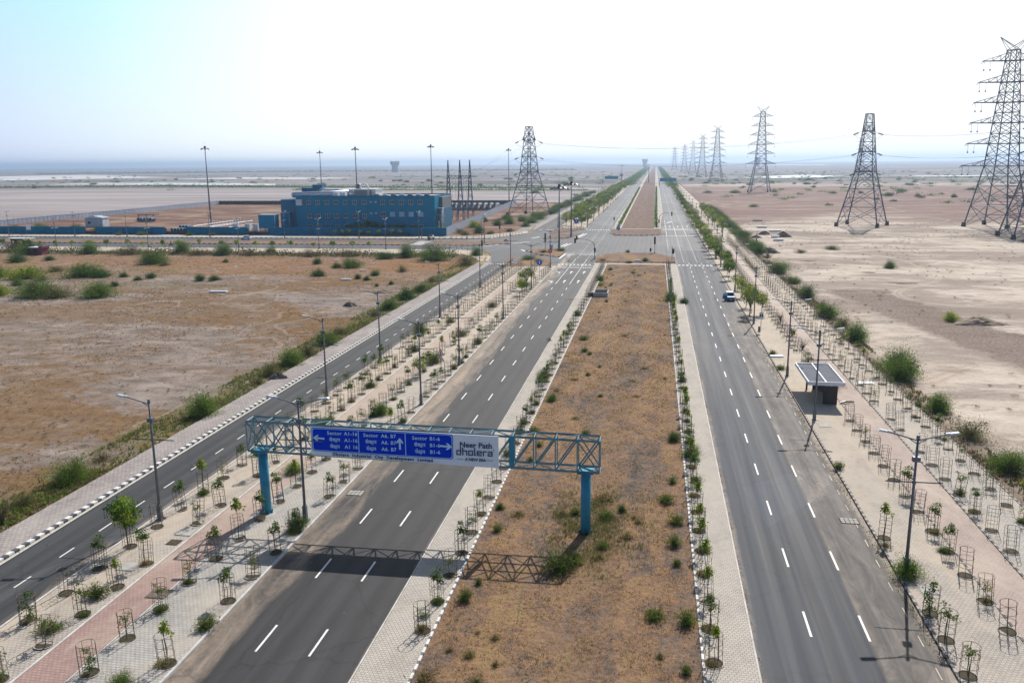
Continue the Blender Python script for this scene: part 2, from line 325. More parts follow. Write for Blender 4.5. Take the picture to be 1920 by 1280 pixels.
def mat_paver(name, c1, c2, mortar, size=.3, stain=.5, stainc=(.42, .34, .25), sandy=None):
    m = NT(name); p = m.pos
    br = m.t.nodes.new('ShaderNodeTexBrick'); br.offset = .5
    m.put(br.inputs['Vector'], m.scale(p, (1, 1, 1), (0, 0, 0))); m.put(br.inputs['Color1'], c1); m.put(br.inputs['Color2'], c2); m.put(br.inputs['Mortar'], mortar)
    m.put(br.inputs['Scale'], 1.); m.put(br.inputs['Mortar Size'], size * .075); m.put(br.inputs['Mortar Smooth'], .3); m.put(br.inputs['Brick Width'], size); m.put(br.inputs['Row Height'], size * .8); m.put(br.inputs['Bias'], .0)
    s = m.noise(m.scale(p, (.22, .09, .2)), 1, 6, .66, .8); n2 = m.noise(p, 1.3, 5, .7)
    c = m.mix(m.math('MULTIPLY', m.ramp(s, [(.47, 0.), (.66, 1.)]), stain), br.outputs[0], stainc)
    if sandy:
        sk = m.n('MapRange', 0, {0: m.math('ADD', m.sep(p, 1), m.math('MULTIPLY', s, 40)), 1: float(sandy[0] + 20), 2: float(sandy[1] + 20), 3: 0., 4: .88}); c = m.mix(sk, c, stainc)
    d = m.ramp(m.math('ADD', m.math('MULTIPLY', m.noise(m.scale(p, (.4, .2, .2)), 1, 6, .7), .7), m.math('MULTIPLY', n2, .3)), [(.3, .72), (.5, 1.), (.7, 1.1)])
    return m.done(m.mix(1., c, d, 'MULTIPLY'), .85, spec=.2, normal=m.bump(br.outputs[1], -.35, .02))
def mat_stripe_kerb(name, period, a=(.74, .73, .70), b=(.045, .05, .065), axis=1, duty=.5, wear=.35):
    m = NT(name); p = m.pos; y = m.sep(p, axis)
    fr = m.math('FRACT', m.math('DIVIDE', y, period)); k = m.math('GREATER_THAN', fr, duty)
    c = m.mix(k, a, b); n = m.noise(p, 2.5, 6, .75)
    c = m.mix(m.math('MULTIPLY', m.ramp(n, [(.5, 0.), (.68, 1.)]), wear), c, (.36, .32, .27))
    return m.done(c, .75, spec=.2)
M = {}
M['far'] = mat_far_ground(); M['west'] = mat_west_field(); M['east'] = mat_east_field(); M['median'] = mat_median()
M['asph_w'] = mat_asphalt('asphalt_gantry_side', (.041, .039, .041), dust=[(-27.0, 2.3, 1, .92), (-16.6, .4, -1, .55)])
M['asph_e'] = mat_asphalt('asphalt_shelter_side', (.027, .033, .048), dust=[(6.8, .5, 1, .55), (17.8, .6, -1, .8)], old=(14.15, 18.4))
M['asph_s'] = mat_asphalt('asphalt_service', (.047, .047, .050), dust=[(-41.3, 1.1, -1, .75)])
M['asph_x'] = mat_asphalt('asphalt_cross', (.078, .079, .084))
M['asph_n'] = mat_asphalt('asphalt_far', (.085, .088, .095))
M['pave_beige'] = mat_paver('pavers_beige', (.47, .43, .385), (.40, .36, .32), (.20, .17, .145), .3, .85, (.50, .42, .33), (40, 105))
M['pave_grey'] = mat_paver('pavers_grey', (.47, .45, .42), (.39, .375, .35), (.19, .175, .16), .3, .65, (.5, .425, .34), (50, 135))
M['pave_red'] = mat_paver('pavers_red', (.41, .27, .24), (.35, .225, .20), (.19, .145, .13), .3, .9, (.47, .385, .31), (40, 80))
M['pave_pink'] = mat_paver('pavers_pink', (.44, .335, .30), (.39, .30, .265), (.24, .20, .175), .3, .8, (.50, .415, .345), (10, 210))
M['pave_walk'] = mat_paver('pavers_walk', (.40, .35, .33), (.30, .265, .26), (.17, .15, .145), .42, .5, (.46, .42, .37))
M['pave_med'] = mat_paver('pavers_median', (.52, .475, .415), (.46, .415, .365), (.22, .195, .165), .27, .4, (.50, .45, .36))
M['kerb_bw'] = mat_stripe_kerb('kerb_black_white', 1.13, b=(.075, .085, .115))
M['kerb_bw_fine'] = mat_stripe_kerb('kerb_black_white_fine', .9, duty=.62, b=(.16, .15, .15), wear=.5)
M['kerb_x'] = mat_stripe_kerb('kerb_black_white_cross', 2.2, axis=0, a=(.55, .52, .48))
M['kerb_pale'] = mat_stripe_kerb('kerb_worn_white', 3.1, a=(.62, .60, .57), b=(.55, .52, .48), wear=.75)
M['kerb_dark'] = mat_stripe_kerb('kerb_dark_edge', .9, a=(.42, .39, .36), b=(.10, .09, .085), duty=.4, wear=.75)
M['white_line'] = paint('road_paint_white', (.74, .73, .70), .6, var=.1, sc=2)
M['yellow_line'] = paint('road_paint_yellow', (.58, .50, .36), .7, var=.35, sc=.5)
M['concrete'] = paint('concrete', (.40, .38, .35), .85, var=.2, sc=2)
M['soil'] = paint('pit_soil', (.06, .048, .028), .95, var=.4, sc=4)
def mat_water():
    m = NT('water'); return m.done((.74, .78, .80), .15, spec=.9, normal=m.bump(m.noise(m.scale(m.pos, (.05, .2, 1)), 1, 3), .02, .1))
M['water'] = mat_water()
def mat_salt():
    m = NT('salt_crust'); f = m.noise(m.scale(m.pos, (.004, .02, .01)), 1, 5, .6); return m.done(m.ramp(f, [(.35, (.42, .37, .34)), (.6, (.72, .70, .68))]), .8)
M['salt'] = mat_salt()
def mat_mud():
    m = NT('mudflat_clay'); p = m.pos; f = m.noise(m.scale(p, (.0025, .016, .01)), 1, 6, .62, .3); return m.done(m.ramp(f, [(.32, (.22, .19, .185)), (.5, (.32, .28, .275)), (.64, (.42, .38, .37))]), .95, spec=.1)
M['mud'] = mat_mud()
def mat_redgrass():
    m = NT('red_dry_grass'); p = m.pos; f = m.noise(m.scale(p, (.03, .05, .1)), 1, 6, .7, .4); return m.done(m.ramp(f, [(.33, (.11, .06, .042)), (.47, (.18, .095, .066)), (.56, (.24, .16, .11)), (.68, (.40, .32, .25))]), .95, spec=.1)
M['redgrass'] = mat_redgrass()

# ---- ground, fields, roads ---------------------------------------------------
def sheet(name, polys, z, mat):
    b = MB()
    for q in polys: b.prism(q, z - .002, z, bottom=False)
    return struct(name, b, mat)
def rect(x0, y0, x1, y1): return [(x0, y0), (x1, y0), (x1, y1), (x0, y1)]
sheet('ground', [rect(-15000, -600, 15000, 15000)], -.06, M['far'])
sheet('dry_field', [rect(-700, -120, -52, 274)], -.04, M['west'])
sheet('dusty_field', [rect(32, -120, 1400, 1150)], -.04, M['east'])
sheet('compound_ground', [rect(-335, 340, -60, 640)], -.04, M['redgrass'])
sheet('mudflat', [[(-1500, 610), (-60, 610), (-60, 1010), (-500, 1060), (-1500, 1090)], [(-1500, 330), (-335, 330), (-335, 612), (-1500, 612)]], -.045, M['mud'])
sheet('salt_pan', [[(-2400, 2150), (-1500, 1760), (-1240, 2080), (-2100, 2900)], [(-1050, 1330), (-560, 1210), (-600, 1300), (-1000, 1440)], [(-1100, 1800), (-700, 1700), (-650, 1820), (-1000, 2000)]], -.035, M['salt'])
sheet('pond', [[(150, 1525), (190, 1490), (290, 1560), (345, 1672), (300, 1840), (235, 1750)], [(100, 1470), (140, 1465), (136, 1500), (104, 1505)], [(84, 1490), (96, 1480), (95, 1500)],
               [(440, 1590), (620, 1570), (900, 1600), (820, 1680), (460, 1640)], [(480, 6300), (1000, 5200), (1050, 5700), (560, 6900)], [(180, 5900), (460, 6000), (430, 6500), (180, 6400)],
               [(-1900, 1830), (-1500, 1700), (-1400, 1790), (-1700, 1990)], [(-960, 1385), (-660, 1290), (-640, 1325), (-900, 1425)]], .12, M['water'])
YN, YF = -60, 6000
sheet('service_road', [rect(-48.3, YN, -41.3, 252), rect(-52, 366, -43.5, YF)], 0, M['asph_s'])
sheet('gantry_road', [rect(-27.35, YN, -16.6, 276)], 0, M['asph_w'])
sheet('shelter_road', [rect(6.7, YN, 17.85, 290)], 0, M['asph_e'])
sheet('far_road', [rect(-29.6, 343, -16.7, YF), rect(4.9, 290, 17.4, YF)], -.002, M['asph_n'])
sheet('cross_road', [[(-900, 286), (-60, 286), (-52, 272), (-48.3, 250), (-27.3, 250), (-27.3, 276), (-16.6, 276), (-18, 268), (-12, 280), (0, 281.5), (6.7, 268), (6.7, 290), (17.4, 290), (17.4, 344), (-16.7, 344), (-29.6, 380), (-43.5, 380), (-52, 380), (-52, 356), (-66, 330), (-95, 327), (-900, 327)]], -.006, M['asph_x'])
def slab(name, polys, mat, h=.12):
    b = MB()
    for q in polys: b.prism(q, -.3, h, bottom=False)
    return struct(name, b, mat)
MED = [(-13.15, YN), (3.45, YN), (3.45, 247), (-13.15, 247)]
slab('median', [MED, [(-17.2, 250.5), (6.4, 250.5), (6.2, 268), (1, 279), (-8, 280.5), (-15, 276), (-17.6, 266)], [(-14.6, 383), (.2, 383), (1.2, YF), (-16.6, YF)], [(-17.6, 357), (-14, 349.5), (-4, 348), (2, 352), (3.0, 358), (3.0, 380.5), (-18.4, 380.5)]], M['median'], .10)
slab('median_walkway', [rect(-16.6, YN, -13.35, 247.3), rect(3.65, YN, 6.7, 247.3), [(-18.4, 383), (-14.8, 383), (-16.8, YF), (-18.6, YF)], [(.4, 383), (2.9, 383), (3.6, 440), (5, 500), (4.9, YF), (1.4, YF), (.4, 560)]], M['pave_med'])
slab('path', [rect(-17.2, 247.3, 6.6, 250.3), rect(-18.4, 380.7, 3.0, 382.8)], M['concrete'], .115)
slab('pavement', [rect(-41.1, YN, -36.2, 240), [(-44, 400), (-40, 384), (-31, 384), (-31, YF), (-43.2, YF), (-43.2, 400)]], M['pave_beige'])
slab('pavement_strip', [rect(-32.9, YN, -27.6, 242)], M['pave_grey'], .12)
slab('red_walkway', [rect(-36.0, YN, -33.1, 241)], M['pave_red'], .115); slab('red_walkway', [rect(23.25, YN, 26.5, 2500)], M['pave_pink'], .115)
slab('shelter_pavement', [rect(18.1, YN, 23.1, 2500)], M['pave_beige'], .12)
slab('outer_pavement', [rect(26.75, YN, 31.7, 2500)], M['pave_grey'], .12)
slab('roadside_walkway', [rect(-52, YN, -48.75, 250), rect(-55.5, 372, -52.2, 2500)], M['pave_walk'])
slab('cross_pavement', [[(-900, 272), (-62, 272), (-56, 262), (-52, 252), (-49.6, 252), (-51, 264), (-57, 282), (-66, 285.8), (-900, 285.8)], [(-900, 327.2), (-95, 327.2), (-64, 331), (-53, 356), (-53, 371), (-60, 362), (-72, 341.0), (-900, 341.0)]], M['pave_beige'], .1)
slab('traffic_island', [[(-42.8, 285), (-36, 272), (-29.2, 265.5), (-29.3, 281), (-33.5, 293), (-40, 290)], [(-43, 331.5), (-33, 334), (-29, 357), (-36, 354), (-40.5, 350.5)], [(-42.5, 354), (-30.2, 379), (-31, 383.5), (-43.2, 382)], [(-41.1, 240.4), (-29.4, 240.4), (-31, 258), (-37.9, 268.5), (-41, 258)], [(-63, 301.5), (-52, 309.5), (-53, 316), (-60, 318), (-82, 316), (-82, 301)], [(-90, 301.5), (-90, 314.5), (-900, 316), (-900, 301)]], M['median'], .13)
slab('driveway', [[(-216, 346), (-203.5, 346), (-195, 327.3), (-208, 327.3)], [(-171.5, 346), (-161.8, 346), (-153, 327.3), (-163, 327.3)], [(-84, 316.8), (-88.8, 316.8), (-88.8, 300.5), (-84, 300.5)]], M['concrete'], .14)
def kerb(name, segs, mat, h=.16, wd=.22):
    b = MB()
    for (x0, y0, x1, y1) in segs:
        L = math.hypot(x1 - x0, y1 - y0); b.box(((x0 + x1) / 2, (y0 + y1) / 2, h / 2 - .1), (L, wd, h + .2), rz=math.atan2(y1 - y0, x1 - x0))
    return struct(name, b, mat)
kerb('striped_kerb', [(-48.55, YN, -48.55, 250)], M['kerb_bw'], .17, .4)
kerb('median_kerb', [(-13.25, YN, -13.25, 247), (3.55, YN, 3.55, 247)], M['kerb_bw_fine'], .19, .16)
kerb('far_median_kerb', [(-14.7, 384, -16.7, 3000), (.3, 384, 1.3, 3000)], M['kerb_pale'], .19, .3)
kerb('pale_kerb', [(-41.22, YN, -41.22, 240), (-36.1, YN, -36.1, 240), (-27.48, YN, -27.48, 242)], M['kerb_pale'], .16, .16)
kerb('worn_kerb', [(17.98, YN, 17.98, 2000), (23.18, YN, 23.18, 600), (26.62, YN, 26.62, 900), (31.8, YN, 31.8, 600)], M['kerb_dark'], .17, .16)
kerb('walkway_kerb', [(-33.0, YN, -33.0, 241), (-16.68, YN, -16.68, 247), (6.72, YN, 6.72, 247)], M['kerb_pale'], .13, .1)
kerb('cross_kerb', [(-900, 301.0, -88.9, 301.4), (-83.8, 301.2, -63, 301.4), (-63, 301.4, -52, 309.4), (-900, 327.0, -95, 327.0), (-95, 327, -64, 330.9)], M['kerb_x'], .24, .35)
kerb('island_kerb', [(-42.9, 284.9, -36, 271.8), (-36, 271.8, -29.1, 265.3), (-43, 331.3, -33, 333.8), (-18, 266, -18.3, 256), (-17.9, 357, -14, 349.3), (-14, 349.3, -4, 347.8), (-4, 347.8, 2, 351.8), (6.5, 251, 6.4, 268)], M['kerb_x'], .2, .3)

# ---- painted markings ----------------------------------------------------------
mk = MB(); ZM = .006
def dash(x, y0, y1, wd=.15): mk.prism(rect(x - wd / 2, y0, x + wd / 2, y1), ZM - .002, ZM, bottom=False)
def dashes(x, y0, y1, per, ln, start, wd=.15, skip=()):
    y = start
    while y < y1:
        if y >= y0: dash(x, y, y + ln, wd)
        y += per
for x in (-23.58, -20.1): dashes(x, 20, 206, 9.55, 3.1, 62.9 - 9.55 * 5)
for x in (10.42, 13.93): dashes(x, 20, 258, 9.5, 3.1, 60.1 - 9.5 * 5)
dashes(-44.4, 20, 250, 4.77, 1.7, 48.8 - 4.77 * 6, .13)
for x in (-23.58, -20.1): dash(x, 206, 262, .14)
for x in (-23.4, -20.0): dashes(x, 264, 344, 3.2, 1.3, 264); dashes(x, 346, 1400, 9.5, 3.2, 346, .18)
for x in (9.0, 12.9): dashes(x, 255, 350, 3.2, 1.3, 255); dash(x, 350, 400, .16); dashes(x, 402, 1400, 9.5, 3.2, 402, .18)
dash(5.2, 350, 440, .16); dashes(5.0, 290, 348, 3.2, 1.3, 290)
dashes(-47.6, 374, 900, 8, 3, 376, .16)
dash(-48.05, -50, 250, .11); dash(-16.9, 250, 262, .1); dash(17.2, 40, 60, .001)
def xdash(y, x0, x1, n, wd=.7):
    for i in range(n):
        a = x0 + (x1 - x0) * i / n; mk.prism(rect(a, y - wd, a + (x1 - x0) / n * .55, y + wd), ZM - .002, ZM, bottom=False)
xdash(246.8, -27.6, -17.4, 9, .8); xdash(247.6, 7.2, 17.4, 9, .8); xdash(378.5, 4.0, 17.2, 14, 1.0); xdash(346.5, 3.6, 17.2, 15, .8); xdash(376, -50.5, -43.5, 8, .9); xdash(376.5, -29.3, -18.6, 9, .9); xdash(246, -47.8, -41.6, 8, .6); xdash(383.5, 4.2, 17.2, 13, 1.0)
mk.prism(rect(-27.4, 243.6, -16.8, 243.9), ZM - .002, ZM, bottom=False); mk.prism(rect(-28.8, 277.6, -18.0, 278), ZM - .002, ZM, bottom=False)
for q in ([(-29.2, 262), (-28.6, 262), (-28.0, 276), (-28.6, 276)], [(-43, 283), (-42.4, 284), (-44.4, 288), (-45, 287.4)], [(-33, 300), (-32.4, 300), (-31, 312), (-31.6, 312)], [(-31.8, 300), (-31.2, 300), (-29.6, 312), (-30.2, 312)], [(-31, 338), (-30.4, 338), (-28.6, 356), (-29.2, 356)], [(-29.8, 338), (-29.2, 338), (-27.4, 356), (-28, 356)], [(-61, 300), (-60.4, 299.6), (-46, 318), (-46.6, 318.4)], [(-48, 333), (-47.2, 333), (-45, 340), (-45.8, 340)]):
    mk.prism(q, ZM - .002, ZM, bottom=False)
def arrow(x, y, kind='up', s=1.0):
    if kind == 'up': qs = ([(-.12, 0), (.12, 0), (.12, 2.6), (-.12, 2.6)], [(-.45, 2.6), (.45, 2.6), (0, 4.2)])
    else: qs = ([(.3, 0), (.55, 0), (.55, 2.4), (.3, 2.4)], [(-.35, 2.4), (.55, 2.4), (.55, 2.9), (-.35, 2.9)], [(-.35, 2.05), (-.35, 3.25), (-.95, 2.65)])
    for q in qs: mk.prism([(x + s * a, y + s * b * 1.3) for a, b in q], ZM - .002, ZM, bottom=False)
for y in (208, 226): arrow(-25.4, y, 'left', .9); arrow(-21.9, y); arrow(-18.4, y)
mk.prism([(6, 420), (8.6, 428), (8.6, 432), (7.8, 429.6), (6, 423)], ZM - .002, ZM, bottom=False)
for x in (5.2, 7.2, 10.8, 15): arrow(x, 394, 'up', 1.3)
ye = MB()
for i in range(60):
    y = 40 + i * 3.5
    ye.prism(rect(-48.27, y, -48.14, y + 3.4), ZM - .002, ZM, bottom=False)
    if y < 130: ye.prism(rect(17.0, y, 17.06, y + 1.2), ZM - .002, ZM, bottom=False)
FONTS = {}
def text_mesh(body, size, mat, ext=.006, align='CENTER', spacing=1.0, bold=0., sx=1.):
    c = bpy.data.curves.new('lettering', 'FONT'); c.body = body; c.size = size; c.align_x = align; c.align_y = 'CENTER'; c.extrude = ext; c.space_character = spacing; c.offset = bold; c.resolution_u = 3
    o = bpy.data.objects.new('lettering', c); COL.objects.link(o); bpy.context.view_layer.update()
    me = bpy.data.meshes.new_from_object(o.evaluated_get(bpy.context.evaluated_depsgraph_get())); bpy.data.objects.remove(o); bpy.data.curves.remove(c)
    me.materials.clear(); me.materials.append(mat)
    if sx != 1.: me.transform(Matrix.Diagonal((sx, 1, 1, 1)))
    return me

for y, xs in ((239.3, (-25.4, -21.9, -18.4)), (273.8, (-26.4, -22.2, -19.3))):
    for x in xs:
        me = text_mesh('STOP', 1.0, M['white_line'], .001, 'CENTER', 1.15, .03); me.transform(Matrix.Diagonal((1.0, 2.3, 1, 1)))
        o = link('road_lettering', me); o.location = (x, y, .006); tag(o, kind='structure')
# ---------------------------------------------------------------- paints
M['teal'] = paint('gantry_teal', (.15, .265, .30), .5, var=.3, sc=1.2)
M['teal_post'] = paint('gantry_post_teal', (.025, .235, .36), .45, var=.2, sc=.9)
M['sign_blue'] = paint('sign_blue', (.001, .045, .62), .7, var=.05, spec=.05)
M['sign_white'] = paint('sign_white', (.84, .88, .92), .6, var=.03)
M['sign_edge'] = paint('sign_edge_blue', (.40, .66, .95), .4, var=.03)
M['sign_text'] = paint('sign_text_pale', (.55, .80, .98), .4, var=.03)
M['ink'] = paint('sign_ink_blue', (.012, .06, .17), .4, var=.03)
M['mint'] = paint('sign_mint', (.05, .45, .40), .4)
M['galv'] = paint('galvanised_grey', (.20, .21, .225), .45, .55, .2, 4)
M['pole_grey'] = paint('pole_grey', (.155, .165, .185), .5, .3, .2, 1.5)
M['lamp_white'] = paint('lamp_head_grey', (.55, .58, .60), .4, .2)
M['tower_steel'] = paint('tower_steel', (.085, .10, .145), .6, .2, .25, .6)
M['dark'] = paint('dark_metal', (.02, .022, .026), .5)
M['black'] = paint('black_plastic', (.012, .012, .014), .45)
M['blue_wall'] = paint('blue_cladding', (.001, .22, .36), .8, var=.1, sc=.35, spec=.1)
M['blue_dark'] = paint('blue_cladding_dark', (.003, .135, .25), .7, var=.15, sc=.3)
M['teal_wall'] = paint('compound_wall_teal', (.001, .155, .27), .85, var=.2, sc=.4, spec=.08)
M['grey_wall'] = paint('precast_wall_grey', (.40, .44, .52), .85, var=.12, sc=.4)
M['pale_wall'] = paint('pale_grey_panel', (.46, .50, .56), .7, var=.12, sc=.5)
M['white'] = paint('white_paint', (.72, .73, .74), .5, var=.08)
M['frame'] = paint('window_frame_buff', (.50, .46, .44), .6)
M['glass'] = paint('dark_glass', (.04, .06, .085), .12, var=.5, sc=1, spec=.6)
M['glass_pale'] = paint('pale_blind_glass', (.38, .56, .68), .25, var=.25, sc=.8)
M['roof'] = paint('flat_roof', (.34, .33, .32), .9, var=.2, sc=.3)
M['silver'] = paint('duct_silver', (.55, .58, .62), .35, .5, .2, .8)
M['red_brick'] = paint('dull_red_panel', (.20, .055, .06), .8, var=.25, sc=1)
M['rust'] = paint('rusty_bar', (.17, .135, .085), .8, .2, .35, 5)
M['orange'] = paint('orange_post', (.42, .15, .05), .7, var=.3)
M['yellow'] = paint('yellow_rail', (.50, .36, .06), .6, var=.35, sc=3)
M['signal_blue'] = paint('round_sign_blue', (.01, .16, .55), .4)
M['red'] = paint('sign_red', (.50, .02, .03), .4)
M['solar'] = paint('solar_glass', (.085, .10, .135), .75, .0, .25, .7, .15)
M['brown_panel'] = paint('dark_brown_panel', (.060, .048, .042), .8, var=.2, sc=1.5)
M['pipe_dark'] = paint('pipe_dark_blue', (.010, .07, .14), .6, var=.3, sc=.6)
M['soilheap'] = paint('spoil_soil', (.17, .135, .11), .95, var=.45, sc=1.5); M['tan_soil'] = paint('tan_soil', (.30, .225, .17), .95, var=.3, sc=1)
M['far_tank_grey'] = paint('far_tank_concrete', (.46, .47, .48), .9)  # even near-neutral grey for the water tower concrete

# ---------------------------------------------------------------- treatment building
bl = thing('industrial_building', 'long blue three storey industrial building with rows of small windows and roof plant', 'building', (0, 352, 0))
w_ = MB().box2((-153.9, 0, -.1), (-91.8, 28, 15.5)); w_.build('wall', M['blue_wall'], bl)
MB().box2((-153.6, .35, 15.5), (-92.1, 27.7, 15.62)).build('roof', M['roof'], bl)
b = MB()
for q in ((-153.9, 0, -91.8, .3), (-153.9, 27.7, -91.8, 28), (-153.9, .3, -153.6, 27.7), (-92.1, .3, -91.8, 27.7)): b.box2((q[0], q[1], 15.503), (q[2], q[3], 16.12))
b.build('parapet', M['blue_dark'], bl)
MB().box2((-162.3, 3, -.1), (-153.903, 26, 14.4)).build('side_wing', M['blue_dark'], bl)
MB().box2((-91.797, 6, -.1), (-90.2, 24, 10.4)).build('annex', M['blue_dark'], bl); MB().box2((-91.797, 8, 10.403), (-90.4, 24, 15.2)).build('annex_head', M['galv'], bl)
def window(x, z, wd, h, pale=False):
    f = MB()
    for q in ((-wd / 2, -h / 2, wd / 2, -h / 2 + .16), (-wd / 2, h / 2 - .16, wd / 2, h / 2), (-wd / 2, -h / 2 + .16, -wd / 2 + .16, h / 2 - .16), (wd / 2 - .16, -h / 2 + .16, wd / 2, h / 2 - .16), (-.07, -h / 2 + .16, .07, h / 2 - .16)): f.box2((x + q[0], -.1, z + q[1]), (x + q[2], .05, z + q[3]))
    f.box2((x - wd / 2 - .1, -.28, z - h / 2 - .14), (x + wd / 2 + .1, .05, z - h / 2 - .003))
    o = f.build('window', M['frame'] if not pale else M['pale_wall'], bl)
    MB().box2((x - wd / 2 + .16, -.03, z - h / 2 + .16), (x + wd / 2 - .16, .06, z + h / 2 - .16)).build('pane', M['glass_pale'] if pale else M['glass'], o)
for k in range(7): window(-148.2 + 4.2 * k, 13.3, 2.0, 1.75); window(-148.1 + 4.18 * k, 7.5, 2.0, 1.75); window(-148.0 + 4.2 * k, 3.2, 1.9, 1.3)
for k in range(5): window(-114.7 + 4.15 * k, 13.3, 2.1, 1.8); window(-114.6 + 4.12 * k, 8.3, 2.3, 1.9, k in (1, 2, 3, 4)); window(-114.5 + 4.15 * k, 3.2, 2, 1.4)
for x in (-119.9, -117.8):
    for z in (13.4, 8.7): MB().box2((x - .5, -.12, z - .35), (x + .5, .04, z + .35)).build('vent', M['pale_wall'], bl)
MB().tube((-124.9, -.12, 0), (-124.9, -.12, 15.4), .09).build('downpipe', M['blue_dark'], bl)
MB().box2((-153.3, -1.6, 12.1), (-150.6, -.003, 14.6)).build('service_balcony', M['silver'], bl)
d = MB(); d.tube((-158.5, 9, 16.2), (-133, 9, 16.9), 1.25, n=10); d.tube((-133, 9, 16.9), (-128, 12, 16.3), 1.2, n=10); d.ball((-158.5, 9, 16.2), 1.3)
d.build('roof_duct', M['silver'], bl, True)
MB().box2((-139, 13, 15.7), (-122, 24, 18.4)).box2((-139.4, 12.6, 18.4), (-121.6, 24.4, 18.6)).build('roof_plant_room', M['white'], bl)
MB().box2((-147, 15, 15.65), (-139.3, 22, 18.6)).build('roof_cabin', M['pale_wall'], bl)
MB().box2((-158.6, 18, 14.5), (-151.7, 25, 19.0)).box2((-153.5, 18.2, 19.003), (-148.9, 23, 20.4)).build('stair_head', M['blue_dark'], bl)
MB().box2((-130, 8, 15.65), (-124, 12.5, 18.3)).build('cooling_unit', M['galv'], bl)
for x in (-137, -133.6): MB().box2((x - 1.2, 3.0, 15.65), (x + 1.2, 5.4, 17.4)).box((x, 2.98, 16.6), (1.3, .06, 1.1), 0).build('cooling_unit', M['white'], bl)
b = MB(); b.tube((-131.5, 18, 18.4), (-131.5, 18, 20.1), 1.4, n=12); b.ball((-131.5, 18, 20.1), 1.4, sq=(1, 1, .5)); b.build('roof_tank', M['galv'], bl, True)
pa = [(-128.5 + 2.0 * math.cos(t), 17, 18.6 + 2.0 * math.sin(t)) for t in np.linspace(0, math.pi, 8)]; MB().path(pa, .45, 8).build('roof_exhaust_bend', M['white'], bl, True)
for k in range(7):
    x = -119 + k * 3.7; MB().box2((x, 2.2, 15.65), (x + 1.7, 3.4, 16.75)).box2((x + 1.75, 2.5, 15.65), (x + 2.2, 3.1, 16.3)).build('roof_vent', M['silver'] if k % 2 else M['galv'], bl)
b = MB()
for z in (4.3, 7.6, 10.6): b.box2((-91.5, 1.5, z), (-88.7, 5.2, z + .18))
for x in (-91.2, -90, -88.9):
    for y in (1.7, 5.0): b.tube((x, y, -.1), (x, y, 10.6), .16, n=4)
b.build('service_platform', M['galv'], bl)
for x, r, m_ in ((-89.0, .35, 'silver'), (-88.3, .25, 'silver'), (-90.4, .4, 'silver')): MB().tube((x, .9, -.1), (x, .9, 11.0 if r < .4 else 5.6), r, n=10).build('riser_pipe', M[m_], bl, True)
b = MB(); b.tube((-90.2, 2, 5.2), (-90.2, 4.4, 5.2), .7, n=10); b.build('filter_vessel', M['red_brick'], bl, True)
# raised blue enclosures
for i, (x0, x1, y, z1, lab) in enumerate(((-168.7, -161.3, 345.5, 8.3, 'blue sheet clad raised tank enclosure behind the gate, nearest the wall'), (-161.6, -157.6, 352.5, 8.8, 'middle blue raised enclosure between the other two tank enclosures'), (-157.0, -153.95, 359, 9.6, 'pale rimmed blue enclosure tucked against the blue building'))):
    t = thing('tank_enclosure', lab, 'enclosure', (x0, y, 0), 0, 'raised blue enclosures beside the building')
    wd = x1 - x0; MB().box2((0, 0, 2.6), (wd, 4.2, z1)).build('wall', M['blue_wall'], t); b = MB(); b.box2((-.06, -.06, z1), (wd + .06, 4.26, z1 + .14)); b.box2((wd, -.08, 2.6), (wd + .12, .1, z1 - .003)); b.build('rim', M['pale_wall'], t)
    for k in range(4): MB().tube((.3 + k * (wd - .6) / 3, .3, -.1), (.3 + k * (wd - .6) / 3, .3, 2.6), .13, n=5).build('leg', M['dark'], t)
# compound wall and gates
for x0, x1, lab in ((-400, -249, 'long teal compound wall running behind the small roadside notice board'), (-243, -210, 'teal compound wall between the narrow dark gate and the wide gate with pipes'), (-199.8, -171.8, 'teal compound wall behind the white car'), (-161.6, -84.4, 'teal compound wall in front of the blue building')):
    t = thing('compound_wall', lab, 'wall', (x0, 340.5, 0), 0, 'teal compound wall along the cross road')
    MB().box2((0, 0, -.2), (x1 - x0, .3, 3.3)).build('panel', M['teal_wall'], t); MB().box2((0, -.06, 3.3), (x1 - x0, .36, 3.42)).build('coping', M['blue_dark'], t)
    n = int((x1 - x0) // 6); b = MB()
    for k in range(n + 1): b.box2((k * (x1 - x0) / n - .18, -.12, -.2), (k * (x1 - x0) / n + .18, -.003, 3.28))
    b.build('pilaster', M['teal_wall'], t)
for x0, x1, lab in ((-248.8, -243.2, 'narrow dark metal gate in the teal wall beside the white container'), (-209.8, -200.0, 'wide dark metal gate in front of the stacked pipe ends'), (-171.6, -161.8, 'dark barred gate below the raised blue enclosure')):
    t = thing('compound_gate', lab, 'gate', (x0, 340.7, 0)); wd = x1 - x0
    b = MB(); b.box2((0, 0, .1), (wd, .08, .3)); b.box2((0, 0, 1.9), (wd, .08, 2.05)); b.box2((0, .02, .3), (wd, .05, 1.5))
    for k in range(int(wd / .35)): b.tube((.1 + k * .35, .03, .15), (.1 + k * .35, .03, 2.1), .025, n=4)
    b.build('gate_leaf', M['dark'], t)
    for x in (0, wd): MB().box2((x - .3, -.3, -.1), (x + .3, .3, 2.9)).build('post', M['brown_panel'], t)
